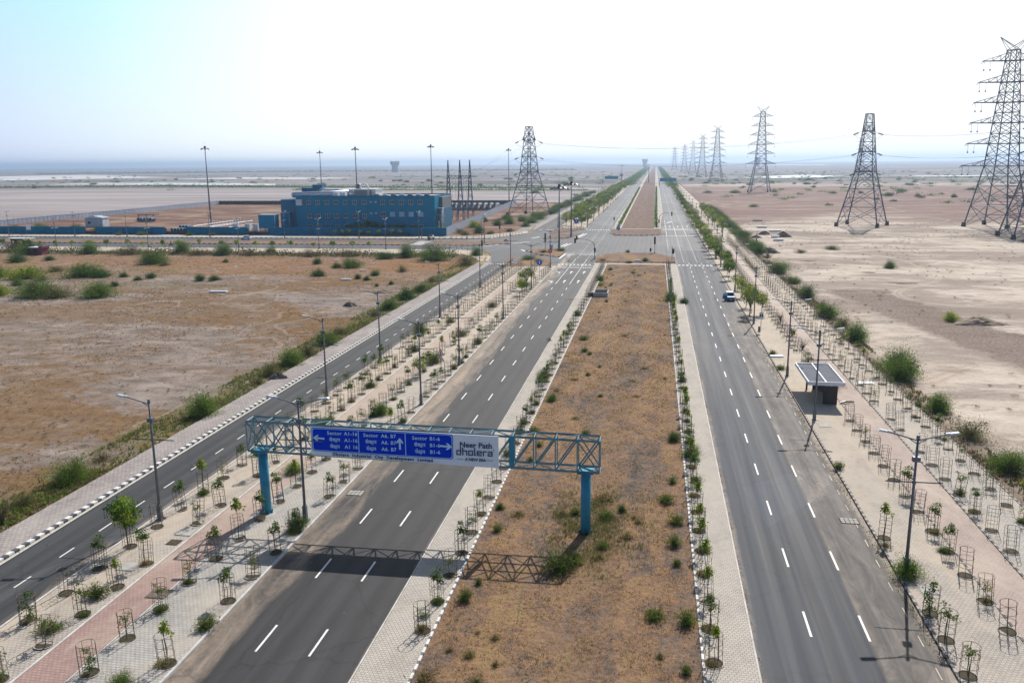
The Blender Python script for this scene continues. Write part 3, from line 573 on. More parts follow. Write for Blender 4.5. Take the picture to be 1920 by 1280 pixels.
def long_wall(lab, pts, h, mt, name='boundary_wall'):
    t = thing(name, lab, 'wall', (pts[0][0], pts[0][1], 0)); b = MB(); c = MB()
    for (x0, y0), (x1, y1) in zip(pts, pts[1:]):
        L = math.hypot(x1 - x0, y1 - y0); a = math.atan2(y1 - y0, x1 - x0); mx, my = (x0 + x1) / 2 - pts[0][0], (y0 + y1) / 2 - pts[0][1]
        b.box((mx, my, h / 2), (L, .25, h), rz=a); c.box((mx, my, h + .06), (L, .4, .12), rz=a)
        for k in range(int(L // 3)): 
            f = (k + .5) / (L // 3) - .5; c.box((mx + f * (x1 - x0), my + f * (y1 - y0), h / 2 + .2), (.3, .42, h + .35), rz=a)
    b.build('panel', mt, t); c.build('post_and_coping', mt, t)
long_wall('pale grey precast wall running away beside the scrub at the junction', [(-84.5, 342), (-94.7, 528), (-99, 612)], 3.2, M['grey_wall'])
long_wall('grey blue boundary wall climbing behind the reddish grass', [(-335, 372), (-329, 500), (-330, 612)], 2.6, M['grey_wall'])
long_wall('far boundary wall closing the compound behind the tall mast', [(-330, 612), (-225, 612), (-99, 612)], 2.6, M['brown_panel'])
# large pipes
pr = thing('large_pipe', '', 'pipe', (0, 0, 0), 0, 'row of dark pipes with pale rims in the switchyard')
b = MB(); n = 16
for ro, ri in ((1.7, 1.45),):
    vs = []
    for y in (0, 9):
        for r_ in (ro, ri):
            for i in range(n): t = 2 * math.pi * i / n; vs.append((r_ * math.cos(t), y, 2.6 + r_ * math.sin(t)))
    fs = []
    for i in range(n):
        j = (i + 1) % n; fs += [(i, j, 2 * n + j, 2 * n + i), (n + j, n + i, 3 * n + i, 3 * n + j), (2 * n + i, 2 * n + j, 3 * n + j, 3 * n + i)]
    b.add(vs, fs); b.add([v for v in vs[:2 * n]], [(j_, i_, n + i_, n + j_) for i_ in range(n) for j_ in [(i_ + 1) % n]], 1)
b.build('pipe_shell', [M['pipe_dark'], M['pale_wall']], pr); MB().box2((-1.3, .5, -.1), (1.3, 1.1, 1.0)).build('saddle', M['galv'], pr); MB().box2((-1.3, 7.9, -.1), (1.3, 8.5, 1.0)).build('saddle', M['galv'], pr)
for k in range(9): place(pr, k == 0, f'dark pale rimmed pipe, {ordw(k + 1)} in the row between lattice masts and grey wall', (-129 + 3.75 * k, 530, .2), 0)
for k in range(9):
    place(pr, False, f'small black pipe end, {ordw(k + 1)} in the stack behind the wide gate', (-212.5 + (k % 6) * 1.5 + (k // 6) * 2.4, 350 + (k // 6) * 3, .0 + (k // 6) * 1.0), .12, 'stacked pipes behind the wide gate', (.42, .42, .52))
for k in range(5): place(pr, False, f'black pipe, {ordw(k + 1)} in the low stack in the reddish grass', (-274 + 1.7 * k, 420, -.2), .1, 'low pipe stack in the compound', (.6, .5, .6))
# white rack
t = thing('pipe_rack', 'long white post and beam rack slanting back behind the teal wall', 'rack', (-198, 356, 0), 0)
b = MB()
for off in (0, 9): b.tube((-off, 0 + off * .3, 2.5), (-off + 1.5, 40 + off * .3, 2.5), .16, n=4); b.tube((-off, off * .3, .9), (-off + 1.5, 40 + off * .3, .9), .12, n=4)
b.build('beam', M['white'], t)
for k in range(15):
    for off in (0, 9): MB().tube((-off + k * 1.5 / 14, off * .3 + k * 40 / 14, -.1), (-off + k * 1.5 / 14, off * .3 + k * 40 / 14, 4.6), .1, n=4).build('post', M['pale_wall'], t)
for k, (x, y) in enumerate(((-188, 362), (-183, 364), (-178, 362), (-174, 366), (-191, 368))):
    t = thing('switchgear', f'white switchgear unit with bushings, {ordw(k + 1)} nearest the teal wall', 'switchgear', (x, y, 0), 0, 'switchgear units behind the teal wall')
    MB().box2((-1.1, -1, -.1), (1.1, 1, 3.2)).build('cabinet', M['white'], t)
    for q in (-.7, 0, .7): MB().tube((q, 0, 3.2), (q, 0, 5.0), .14, .08, n=6).build('bushing', M['pale_wall'], t)
# white container and shed
t = thing('site_container', 'white pitched container cabin behind the narrow gate', 'container', (-279, 383, 0), .1)
MB().box2((0, 0, -.1), (9, 6, 4.0)).build('wall', M['pale_wall'], t); MB().prism([(-.3, 4.2), (9.3, 4.2), (9.3, 4.5), (4.5, 5.4), (-.3, 4.5)], -.3, 6.3, axis='Y').build('roof', M['silver'], t); MB().box2((5.6, -.06, .3), (7, -.003, 2.6)).build('door', M['pale_wall'], t); MB().box2((1.4, -.05, 1.6), (2.8, -.003, 2.6)).build('window', M['glass'], t)
t = thing('open_shed', 'low dark open shed in the reddish grass beyond the container', 'shed', (-276, 432, 0)); MB().box2((-5, -2, 3.0), (5, 3, 3.3)).build('roof', M['brown_panel'], t)
for x in (-4.5, 0, 4.5): MB().box2((x - .15, -1.7, -.1), (x + .15, -1.4, 3.0)).build('post', M['dark'], t)

# ---------------------------------------------------------------- lattice towers
def tower(name, lab, cat, loc, rz, prof, levels, arms, arm_axis, group, leg_r, br_r, horns=False, detail=True, ins=True, foot=True):
    t = thing(name, lab, cat, loc, rz, group)
    def hw(z):
        for (z0, a), (z1, b) in zip(prof, prof[1:]):
            if z <= z1: return a + (b - a) * (z - z0) / (z1 - z0)
        return prof[-1][1]
    def cn(z): h = hw(z); return [Vector((sx * h, sy * h, z)) for sx, sy in ((-1, -1), (1, -1), (1, 1), (-1, 1))]
    zs = levels
    for i in range(4):
        MB().path([cn(z)[i] for z, _ in prof], [leg_r * (1 - .45 * z / prof[-1][0]) for z, _ in prof], 4).build('leg', M['tower_steel'], t)
        if foot: c = cn(0)[i]; MB().box((c.x, c.y, .7), (1.5, 1.5, 2.2), taper=.8).build('footing', M['brown_panel'], t)
    b = MB()
    for z0, z1 in zip(zs, zs[1:]):
        A, B = cn(z0), cn(z1)
        for i in range(4):
            j = (i + 1) % 4
            b.tube(A[i], B[j], br_r, n=3, cap=False); b.tube(A[j], B[i], br_r, n=3, cap=False)
            if z0 > 1: b.tube(A[i], A[j], br_r, n=3, cap=False)
            if detail and z1 - z0 > 6:
                mid = (A[i] + B[j]) / 2; h = (z0 + z1) / 2; H_ = cn(h)
                b.tube(H_[i], H_[j], br_r * .9, n=3, cap=False)
                q = cn(z0 + (z1 - z0) * .25); b.tube(q[i], A[i].lerp(B[j], .25), br_r * .8, n=3, cap=False); b.tube(q[j], A[j].lerp(B[i], .25), br_r * .8, n=3, cap=False)
    T = cn(zs[-1])
    for i in range(4): b.tube(T[i], T[(i + 1) % 4], br_r * 1.4, n=3)
    b.build('bracing', M['tower_steel'], t)
    tips = []
    for z, L in arms:
        a = MB(); C0, C1 = cn(z), cn(z + 3.2)
        for s in (-1, 1):
            ids = [i for i in range(4) if (C0[i].x if arm_axis == 'X' else C0[i].y) * s > 0]
            tip = Vector((s * L, 0, z + .2)) if arm_axis == 'X' else Vector((0, s * L, z + .2))
            for i in ids:
                a.tube(C0[i], tip, br_r * 1.35, n=3); a.tube(C1[i], tip, br_r, n=3)
                for f in (.35, .68): a.tube(C0[i].lerp(tip, f), C1[i].lerp(tip, f), br_r * .7, n=3); a.tube(C0[i].lerp(tip, f), C1[i].lerp(tip, f - .33), br_r * .7, n=3)
            a.tube(C0[ids[0]].lerp(tip, .5), C0[ids[1]].lerp(tip, .5), br_r * .8, n=3)
            tips.append(tip)
        for i in range(4): a.tube(C0[i], C0[(i + 1) % 4], br_r * 1.6, n=4)
        a.build('crossarm', M['tower_steel'], t)
        if ins:
            s_ = MB()
            for tip in tips[-2:]: s_.tube(tip, tip - Vector((0, 0, 3.0)), .09, n=4); s_.ball(tip - Vector((0, 0, 3.1)), .32, nu=5, nv=3)
            s_.build('insulator', M['dark'], t)
    if horns:
        h = MB(); z = prof[-1][0]; c = cn(z)
        for s in (-1, 1):
            tip = Vector((s * 5.6, 0, z + 5.2))
            for i in range(4): h.tube(c[i], tip, br_r * .9, n=3)
            h.tube(Vector((0, 0, z + 1.6)), tip, br_r, n=3)
        h.build('earthwire_horn', M['tower_steel'], t)
    return t, tips
PROF80 = [(0, 9.2), (26, 5.0), (74, 1.9)]; LEV80 = [0, 9, 17.5, 26, 30.7, 35.5, 39.8, 44.2, 48.5, 52.7, 56.9, 61, 65.3, 69.7, 74]
ARM80 = [(26, 14), (35.5, 12.6), (44.2, 12), (52.7, 11.3), (61, 10.4), (69.7, 9.5)]
T80, TIP80 = tower('transmission_tower', 'tall six armed lattice pylon with V horns cut by the photo edge', 'pylon', (148.2, 404.5, 0), R(45), PROF80, LEV80, [], 'X', 'six armed pylons receding along the road', .34, .15, False, ins=False)
# its arms face the road, so they are set at their own angle
for z, L in ARM80:
    a = MB(); q = R(-52); hh = 5.0 - (z - 26) / 48 * 3.1
    for s in (-1, 1):
        dv = Vector((math.cos(q) * s, math.sin(q) * s, 0)); nv_ = Vector((-math.sin(q), math.cos(q), 0)); tip = dv * (L + 2) + Vector((0, 0, z + .2))
        for o_ in (-1, 1):
            r0 = dv * hh * .9 + nv_ * o_ * hh * .55 + Vector((0, 0, z)); r1 = dv * hh * .85 + nv_ * o_ * hh * .5 + Vector((0, 0, z + 3.2))
            a.tube(r0, tip, .2, n=3); a.tube(r1, tip, .14, n=3)
            for f in (.3, .6): a.tube(r0.lerp(tip, f), r1.lerp(tip, f), .1, n=3); a.tube(r0.lerp(tip, f), r1.lerp(tip, max(0, f - .3)), .1, n=3)
            a.tube(r0, -dv * hh * .9 + nv_ * o_ * hh * .55 + Vector((0, 0, z)), .22, n=4)
        for o_ in (-1, 1): a.tube(tip, tip + nv_ * o_ * 2.6 + Vector((0, 0, -.9)), .12, n=4); a.tube(tip - dv * 1.2 * (o_ + 1.6), tip - dv * 1.2 * (o_ + 1.6) - Vector((0, 0, 3.6)), .06, n=4); a.ball(tip - dv * 1.2 * (o_ + 1.6) - Vector((0, 0, 3.7)), .4, nu=5, nv=3)
    a.build('crossarm', M['tower_steel'], T80)
h = MB()
for s in (-1, 1):
    dv = Vector((math.cos(R(-52)) * s, math.sin(R(-52)) * s, 0)); tip = dv * 5.6 + Vector((0, 0, 79.4))
    for c in ((-1.9, -1.9), (1.9, -1.9), (1.9, 1.9), (-1.9, 1.9)): h.tube((*c, 74), tip, .13, n=3)
    h.tube((0, 0, 75.6), tip, .15, n=3)
h.build('earthwire_horn', M['tower_steel'], T80)
T3, TIP3 = tower('transmission_tower', 'six armed lattice pylon standing in the red scrub, with V horns at its top', 'pylon', (98.7, 850, 0), R(-15), PROF80, LEV80, ARM80, 'X', 'six armed pylons receding along the road', .34, .15, True)
for k, (x, y, z, lab) in enumerate(((87, 1278, 0, 'second six armed pylon down the line, darker on one leg'), (87, 1670, 0, 'third six armed pylon down the receding line'), (88, 2110, 0, 'fourth faint six armed pylon in the haze'), (83, 2560, 0, 'fifth very faint six armed pylon in the haze'), (64, 3000, 0, 'sixth and palest six armed pylon nearest the road end'))):
    o = dup(T3); o.location = (x, y, z); o.rotation_euler.z = R((4, -10, 0, 6, -8)[k]); tag(o, lab)
o = dup(T3); o.location = (470, 2120, 0); o.rotation_euler.z = R(30); tag(o, 'lone faint pylon far behind the flat topped pylon', None, 'distant pylons')
PROF50 = [(0, 8.8), (24, 3.7), (49, 1.45)]; LEV50 = [0, 8.5, 16.5, 24, 28.3, 32.7, 37, 41.6, 45.3, 49]; ARM50 = [(24, 8.2), (32.7, 7.4), (41.6, 6.6)]
T2, TIP50 = tower('angle_pylon', 'flat topped lattice pylon standing alone on the pale dusty field', 'pylon', (93, 407, 0), R(-27), PROF50, LEV50, ARM50, 'Y', 'flat topped pylons crossing the road', .30, .13, ins=False)
s_ = MB()
for tip in TIP50:
    for d in (-1, 1): s_.tube(tip, tip + Vector((d * 4.2, 0, -1.6)), .06, n=4); s_.tube(tip + Vector((d * 2.6, 0, -1.0)), tip + Vector((d * 4.6, 0, -1.75)), .3, n=5)
    pa = [tip + Vector((q * 4.4, 0, -1.7 - 2.2 * (1 - q * q))) for q in (-1, -.6, -.2, .2, .6, 1)]; s_.path(pa, .05, 4)
s_.build('tension_insulator', M['tower_steel'], T2)
TL = dup(T2); TL.location = (-70.5, 484, 0); TL.rotation_euler.z = R(-27); tag(TL, 'flat topped lattice pylon at the end of the grey wall beyond the junction')
TN = dup(T2); TN.location = (140, 347, 0); TN.rotation_euler.z = R(-3); tag(TN, 'nearest flat topped pylon, only its spreading legs inside the photo')
# wires
def wire(lab, p, q, sag, r=.03):
    p, q = Vector(p), Vector(q); pts = [p.lerp(q, f) - Vector((0, 0, 4 * sag * f * (1 - f))) for f in np.linspace(0, 1, 17)]
    tag(MB().path(pts, r, 4).build('power_line', M['tower_steel']), lab, 'power line', 'power lines crossing the road')
def wpt(o, v): return Matrix.Rotation(o.rotation_euler.z, 4, 'Z') @ Vector(v) + Vector(o.location)
lv = ('lowest', 'middle', 'highest')
for i, tip in enumerate(TIP50):
    side = 'nearer' if i % 2 == 0 else 'farther'
    wire(f'{lv[i // 2]} wire on the {side} arms, sagging across both carriageways between the flat topped pylons', wpt(TL, tip + Vector((4.6, 0, -1.75))), wpt(T2, tip + Vector((-4.6, 0, -1.75))), 4.4)
    wire(f'{lv[i // 2]} wire on the {side} arms, from the lone flat topped pylon to the photo edge', wpt(T2, tip + Vector((4.6, 0, -1.75))), wpt(TN, tip + Vector((-4.6, 0, -1.75))), 1.6)
    wire(f'{lv[i // 2]} wire on the {side} arms, dropping from the pylon to the switchyard masts', wpt(TL, tip + Vector((-4.6, 0, -1.75))), (-96 - 5 * (i % 2), 441, 21 + .8 * (i // 2)), .8)
for i in (0, 1, 2, 5, 8):
    pass
# switchyard portal
t = thing('switchyard_portal', 'three pointed lattice masts joined by a lattice beam beside the blue building', 'portal', (-101, 440, 0))
for x in (-6.0, .3, 5.6):
    b = MB(); hw = lambda z: 1.6 * (1 - z / 31.3) + .05
    zs = [0, 3.5, 7, 10.5, 14, 17.5, 20.5, 23.5, 26, 28.5, 31]
    for z0, z1 in zip(zs, zs[1:]):
        a0, a1 = hw(z0), hw(z1)
        for s in range(4):
            c = ((-1, -1), (1, -1), (1, 1), (-1, 1)); p, q = c[s], c[(s + 1) % 4]
            b.tube((x + p[0] * a0, p[1] * a0, z0), (x + p[0] * a1, p[1] * a1, z1), .19, n=3); b.tube((x + p[0] * a0, p[1] * a0, z0), (x + q[0] * a1, q[1] * a1, z1), .11, n=3)
    b.build('lattice_mast', M['tower_steel'], t)
b = MB()
for y in (-.6, .6):
    for z in (21.6, 23.0): b.tube((-6, y, z), (5.6, y, z), .11, n=3)
    for k in range(12): x = -6 + k * 11.6 / 12; b.tube((x, y, 21.6 if k % 2 else 23), (x + 11.6 / 12, y, 23 if k % 2 else 21.6), .08, n=3)
b.build('lattice_beam', M['tower_steel'], t)
for x in (-3.8, -2.2, 2.0, 3.6): MB().tube((x, 0, 21.6), (x, 0, 12), .05, n=3).ball((x, 0, 17), .3, nu=5, nv=3).build('dropper', M['tower_steel'], t)
b = MB()
for k, (x, y) in enumerate([(-118 + 5 * (k % 5), 395 + 22 * (k // 5)) for k in range(20)]):
    t = thing('busbar_support', f'slim steel busbar support, {ordw(k + 1)} in the switchyard counted from the blue building', 'support', (x, y, 0), 0, 'busbar supports in the switchyard')
    MB().tube((0, 0, -.1), (0, 0, 4.2), .12, n=4).tube((-1.4, 0, 4.2), (1.4, 0, 4.2), .1, n=4).build('frame', M['galv'], t)
    for q in (-1.2, 1.2): MB().tube((q, 0, 4.2), (q, 0, 5.6), .11, .07, n=5).build('insulator', M['dark'], t)
tag(MB().box2((-96, 345, .02), (-85.6, 366, 1.1)).box2((-95.8, 345.2, 1.103), (-85.8, 365.8, 1.3), 0).build('yellow_bund', M['yellow']), 'low yellow bund wall between the blue building and the grey wall', 'bund')

# ---------------------------------------------------------------- high masts
def high_mast(lab, loc, H, heads, r0, rr, group, proto={}):
    key = (H, heads)
    if key in proto: o = dup(proto[key]); o.location = loc; return tag(o, lab)
    t = thing('high_mast_light', lab, 'mast light', loc, 0, group)
    MB().tube((0, 0, -.1), (0, 0, H), r0, r0 * .42, n=8).build('pole', M['pole_grey'], t, True)
    MB().tube((0, 0, -.1), (0, 0, 1.6), r0 * 1.5, r0 * 1.3, n=8).build('base', M['galv'], t)
    cr = MB(); cr.ring((0, 0, H - .7), rr, .09, 12)
    for i in range(4): a = i * math.pi / 2; cr.tube((0, 0, H - .7), (rr * math.cos(a), rr * math.sin(a), H - .7), .07, n=4)
    cr.tube((0, 0, H - 1.2), (0, 0, H + .3), .5, n=8); cr.build('carriage', M['dark'], t); MB().tube((0, 0, H + .3), (0, 0, H + 3), .05, .02, n=4).build('lightning_rod', M['galv'], t)
    for i in range(heads):
        a = 2 * math.pi * i / heads; MB().box((rr * 1.18 * math.cos(a), rr * 1.18 * math.sin(a), H - 1.0), (.95, .7, .45), rz=a, ry=.5).build('floodlight', M['galv'], t)
    proto[key] = t; return t
G_ = 'tall floodlight masts around the blue building'
high_mast('tall floodlight mast standing behind the teal wall left of the white rack', (-214.9, 388.9, 0), 38.2, 6, .42, 1.45, G_)
high_mast('tall floodlight mast behind the far corner of the blue building, the thinnest over its roof', (-225.9, 560.8, 0), 38.2, 6, .42, 1.45, G_)
high_mast('tall floodlight mast rising over the middle of the blue building', (-160.7, 449.4, 0), 38.2, 6, .42, 1.45, G_)
high_mast('tall floodlight mast rising at the switchyard end of the blue building', (-131.7, 499.4, 0), 40, 6, .42, 1.45, G_)
high_mast('thin floodlight mast between the switchyard masts and the pylon', (-102.5, 603, 0), 39, 6, .38, 1.4, G_)
G_ = 'junction mast lights with flat lamp rings'
high_mast('nearer junction mast light with a wide flat lamp ring', (-32.2, 292, 0), 21.7, 10, .33, 2.4, G_)
high_mast('junction mast light with lamp ring beside the tall blue disc sign', (-32.7, 340.5, 0), 21.7, 10, .33, 2.4, G_)
high_mast('distant mast light in the middle of the far median', (-9, 1245, 0), 25, 8, .6, 2.6, G_)
high_mast('distant mast light beside the far blue panel', (-45.5, 1200, 0), 24.6, 8, .6, 2.6, G_)

# ---------------------------------------------------------------- sign gantry
gy0, gy1, gx0, gx1 = 63.0, 64.4, -33.15, -3.75
gt = thing('sign_gantry', 'teal lattice gantry on two round posts carrying the blue direction board over the carriageway', 'gantry', (-18.4, 63.7, 0))
tl = lambda x: -.43 * (x - gx0) / (gx1 - gx0)                       # the whole truss leans a little
zb, zt = 5.88, 8.45; NP = 17
def gp(i, y, z): x = gx0 + (gx1 - gx0) * i / NP; return Vector((x + 18.4, y - 63.7, z + tl(x)))
b = MB(); cw = .085
for y in (gy0, gy1):
    for z in (zb, zt): b.tube(gp(0, y, z), gp(NP, y, z), cw * 1.15, n=4)
b.build('chord', M['teal'], gt)
b = MB()
for i in range(NP + 1):
    for y in (gy0, gy1): b.tube(gp(i, y, zb), gp(i, y, zt), cw * .8, n=4)
    for z in (zb, zt): b.tube(gp(i, gy0, z), gp(i, gy1, z), cw * .7, n=4)
b.build('upright', M['teal'], gt)
b = MB()
for i in range(NP):
    for y in (gy0, gy1):
        up = i >= 6
        b.tube(gp(i, y, zb if up else zt), gp(i + 1, y, zt if up else zb), cw * .75, n=4)
        if i in (0, NP - 1, 1): b.tube(gp(i, y, zt if up else zb), gp(i + 1, y, zb if up else zt), cw * .7, n=4)
    for z in (zb, zt): b.tube(gp(i, gy0 if i % 2 else gy1, z), gp(i + 1, gy1 if i % 2 else gy0, z), cw * .6, n=4)
b.tube(gp(0, gy0, zb), gp(0, gy1, zt), .05, n=4); b.tube(gp(NP, gy0, zb), gp(NP, gy1, zt), .05, n=4)
b.build('diagonal', M['teal'], gt)
b = MB().box2((gp(13, 0, 0).x - .22, gy0 - 63.82, zb - .28), (gp(13, 0, 0).x + .2, gy0 - 63.79, zt - .25)); b.build('end_plate', M['teal_post'], gt)
for x, h_ in ((-32.2, 5.72), (-4.83, 5.32)):
    p = MB().tube((x + 18.4, 0, -.1), (x + 18.4, 0, h_), .40, n=20).build('post', M['teal_post'], gt, False)
    for f in p.data.polygons: f.use_smooth = len(f.vertices) == 4
    c = MB(); c.box((x + 18.4, 0, h_ + .04), (1.3, 1.7, .1)); c.tube((x + 18.4, 0, .0), (x + 18.4, 0, .1), .56, n=16)
    for k in range(8): a = k * math.pi / 4; c.box((x + 18.4 + .45 * math.cos(a), .45 * math.sin(a), .2), (.18, .03, .22), rz=a)
    c.build('flange', M['teal_post'], p)
MB().box((-32.2 + 18.4, 0, .06), (1.9, 1.9, .14)).build('plinth', M['concrete'], gt)
# board: world x -27.45..-11.72 , z about 5.8..8.25 on the front face
bd = MB().prism([(-27.45 + 18.4, 5.86), (-11.72 + 18.4, 5.50), (-11.72 + 18.4, 8.16), (-27.45 + 18.4, 8.30)], gy0 - 63.7 - .17, gy0 - 63.7 - .1, axis='Y').build('sign_board', M['sign_white'], gt)
YB = gy0 - 63.7 - .175
a_ = math.atan2(-.22, 12.07)
def bx(px, pz): return (px, YB, pz)
x0, x1 = -27.33 + 18.4, -15.42 + 18.4; zt0, zt1, zb0, zb1 = 8.24, 8.18, 6.22, 6.06
def rr_poly(ins, y, mt, nm, par):
    P = []; r = .22
    cs = [(x0 + ins + r, zb0 + ins + r, math.pi, 1.5 * math.pi), (x1 - ins - r, zb1 + ins + r, 1.5 * math.pi, 2 * math.pi), (x1 - ins - r, zt1 - ins - r, 0, .5 * math.pi), (x0 + ins + r, zt0 - ins - r, .5 * math.pi, math.pi)]
    for cx, cz, a0, a1 in cs:
        for k in range(5): a = a0 + (a1 - a0) * k / 4; P.append((cx + r * math.cos(a), cz + r * math.sin(a)))
    return MB().prism(P, y - .012, y, axis='Y').build(nm, mt, par)
rr_poly(.0, YB, M['sign_blue'], 'blue_panel', bd)
rr_poly(.05, YB - .014, M['sign_edge'], 'panel_border', bd); rr_poly(.11, YB - .028, M['sign_blue'], 'blue_panel', bd)
for px in (-23.3 + 18.4, -19.35 + 18.4): MB().box2((px - .035, YB - .052, 6.22), (px + .035, YB - .041, 8.12)).build('divider', M['sign_edge'], bd)
def put_text(body, x, z, size, mt, spacing=1.0, bold=.012, sx=1., align='CENTER', rot=0.):
    o = link('lettering', text_mesh(body, size, mt, .004, align, spacing, bold, sx), bd)
    o.rotation_euler = (math.pi / 2, -rot, 0); o.location = (x, YB - .06, z); return o
def hx(x): return x + 18.4
zl = lambda x: -.013 * (x + 27.3)                # the board drops slightly along its length
for xl, xr, lines, ax in ((-25.35, -23.95, ('A1-16', 'A1-16', 'A1 16'), -26.55), (-22.25, -20.75, ('A6. B7', 'A6. B7', 'A6. B7'), None), (-18.15, -16.9, ('B1-6', 'B1-6', 'B1-6'), -15.95)):
    for k, (lang, num) in enumerate(zip(('Sector', '\u0938\u0947\u0915\u094d\u091f\u0930', '\u0ab8\u0ac7\u0a95\u0acd\u0a9f\u0ab0'), lines)):
        z = 7.85 - k * .56 + zl(xl)
        put_text(lang, hx(xl), z, .42 if k == 0 else .40, M['sign_text'], 1.12 if k == 0 else 1.0, .008); put_text(num, hx(xr), z, .42, M['sign_text'], 1.1, .008)
def sign_arrow(cx, cz, ang, s=.5):
    P = [(-1, .16), (.3, .16), (.3, .16), (-.05, .55), (.3, .55), (1, 0), (.3, -.55), (-.05, -.55), (.3, -.16), (-1, -.16)]
    q = [(cx + s * (x * math.cos(ang) - z * math.sin(ang)), cz + s * (x * math.sin(ang) + z * math.cos(ang))) for x, z in P]
    MB().prism(q, YB - .066, YB - .05, axis='Y').build('arrow', M['sign_text'], bd)
sign_arrow(hx(-26.72), 7.35, math.pi - .05); sign_arrow(hx(-19.82), 7.2, math.pi / 2); sign_arrow(hx(-15.98), 7.15, -.05)
put_text('Dholera  Industrial  City  Development  Limited', hx(-21.35), 5.955, .37, M['ink'], 1.15, .012, 1.0, rot=-.0165)
put_text('Neer Path', hx(-13.55), 7.33, .62, M['ink'], 1.02, .014, rot=-.01)
put_text('A NEW ERA', hx(-13.6), 6.12, .32, M['ink'], 1.0, .010, rot=-.01)
for q in ((-15.05, -14.6), (-12.65, -12.15)): MB().box2((hx(q[0]), YB - .06, 6.11), (hx(q[1]), YB - .05, 6.14)).build('rule', M['ink'], bd)
# squared logo letters d h o l e r a
lg = MB(); LX, LZ, LH, S_ = hx(-15.15), 6.47, .42, .09
def st(x0_, z0_, x1_, z1_): lg.box2((LX + x0_, YB - .062, LZ + z0_), (LX + x1_, YB - .05, LZ + z1_))
x = 0
for ch in 'dholera':
    W_ = .40
    if ch == 'd': st(x, 0, x + W_, S_); st(x, S_, x + S_, LH - .0); st(x + S_, LH - S_, x + W_ - S_, LH); st(x + W_ - S_, S_, x + W_, .64)
    elif ch == 'h': st(x, 0, x + S_, .64); st(x + S_, LH - S_, x + W_, LH); st(x + W_ - S_, 0, x + W_, LH - S_)
    elif ch == 'o': st(x, 0, x + W_, S_); st(x, S_, x + S_, LH); st(x + S_, LH - S_, x + W_ - S_, LH); st(x + W_ - S_, S_, x + W_, LH)
    elif ch == 'l': W_ = .14; st(x, 0, x + S_, .64); st(x + S_, 0, x + W_, S_)
    elif ch == 'e': st(x, 0, x + W_, S_); st(x, S_, x + S_, LH); st(x + S_, LH - S_, x + W_, LH); st(x + W_ - S_, .2, x + W_, LH - S_); st(x + S_, .17, x + W_ - S_, .25)
    elif ch == 'r': W_ = .3; st(x, 0, x + S_, LH); st(x + S_, LH - S_, x + W_, LH)
    elif ch == 'a': st(x, 0, x + W_ - S_, S_); st(x, S_, x + S_, .26); st(x + S_, .2, x + W_ - S_, .26); st(x, LH - S_, x + W_ - S_, LH); st(x + W_ - S_, 0, x + W_, LH)
    x += W_ + .085
lg.build('logo_lettering', M['ink'], bd)
MB().disc((LX + x + .0, YB - .06, LZ + .52), .055, 8, ax='Y').build('logo_dot', M['mint'], bd)
# distant gantries
def far_gantry(lab, x0, x1, y, z0, z1, panels):
    t = thing('sign_gantry', lab, 'gantry', ((x0 + x1) / 2, y, 0)); w2 = (x1 - x0) / 2; b = MB()
    for yy in (-.7, .7):
        for z in (z0, z1): b.tube((-w2, yy, z), (w2, yy, z), .13, n=4)
        n = 14
        for k in range(n): xa, xb = -w2 + k * 2 * w2 / n, -w2 + (k + 1) * 2 * w2 / n; b.tube((xa, yy, z0), (xb, yy, z1), .09, n=3); b.tube((xa, yy, z0), (xa, yy, z1), .09, n=3)
    b.build('truss', M['teal'], t)
    for x in (-w2 + 1, w2 - 1): MB().tube((x, 0, -.1), (x, 0, z0), .4, n=8).build('post', M['teal_post'], t)
    for a, c in panels: MB().box2((a, -1.0, z0 - .4), (c, -.8, z1 + .5)).build('sign_panel', M['blue_wall'], t)
far_gantry('distant gantry with blue panels over the shelter side carriageway', 4.2, 26, 1036, 6.4, 9.6, [(-9.5, -1.2), (-.4, 9.6)])
far_gantry('distant gantry with one blue panel behind the far roadside trees', -72, -46, 1190, 6.5, 9.8, [(-9, 9)])
# ---------------------------------------------------------------- street lamps
PZ = .12
def make_lamp(arms, name='street_lamp'):
    "arms: list of (direction sign along local X, length)"
    t = thing(name, '', 'street lamp', (0, 0, 0))
    MB().tube((0, 0, 1.3), (0, 0, 10.25), .12, .075, 8).build('pole', M['pole_grey'], t, True)
    b = MB(); b.box((0, 0, .65), (.36, .36, 1.4), taper=.86); b.box((0, 0, 1.4), (.26, .26, .16), taper=.7); b.box((0, .02, .02), (.6, .6, .1)); b.build('base_box', M['pole_grey'], t)
    MB().box((0, 0, 8.75), (.50, .34, .34)).build('junction_box', M['pole_grey'], t)
    c = MB(); c.tube((-1.9, 0, 7.05), (1.9, 0, 7.05), .045, n=4); c.box((0, 0, 7.05), (.22, .22, .22)); c.build('banner_bar', M['pole_grey'], t)
    MB().tube((0, 0, 10.2), (0, 0, 10.5), .13, .10, 8).build('pole_cap', M['pole_grey'], t)
    for s, L in arms:
        a = MB().path([(0, 0, 10.1), (s * .5, 0, 10.24), (s * L, 0, 10.25 + .2 * L)], .05, 5).tube((0, 0, 9.85), (s * .55, 0, 10.2), .035, n=4).build('arm', M['pole_grey'], t)
        h = MB(); z = 10.25 + .2 * L; q = .195
        h.box((s * (L + .36), 0, z + .08), (.86, .34, .12), ry=-s * q, taper=.75); h.box((s * (L + .02), 0, z + .03), (.28, .18, .16), ry=-s * q)
        h.build('lamp_head', M['lamp_white'], a)
    return t
lamp1 = make_lamp([(-1, 2.0)]); lamp2 = make_lamp([(-1, 1.9), (1, 1.9)]); used = set()
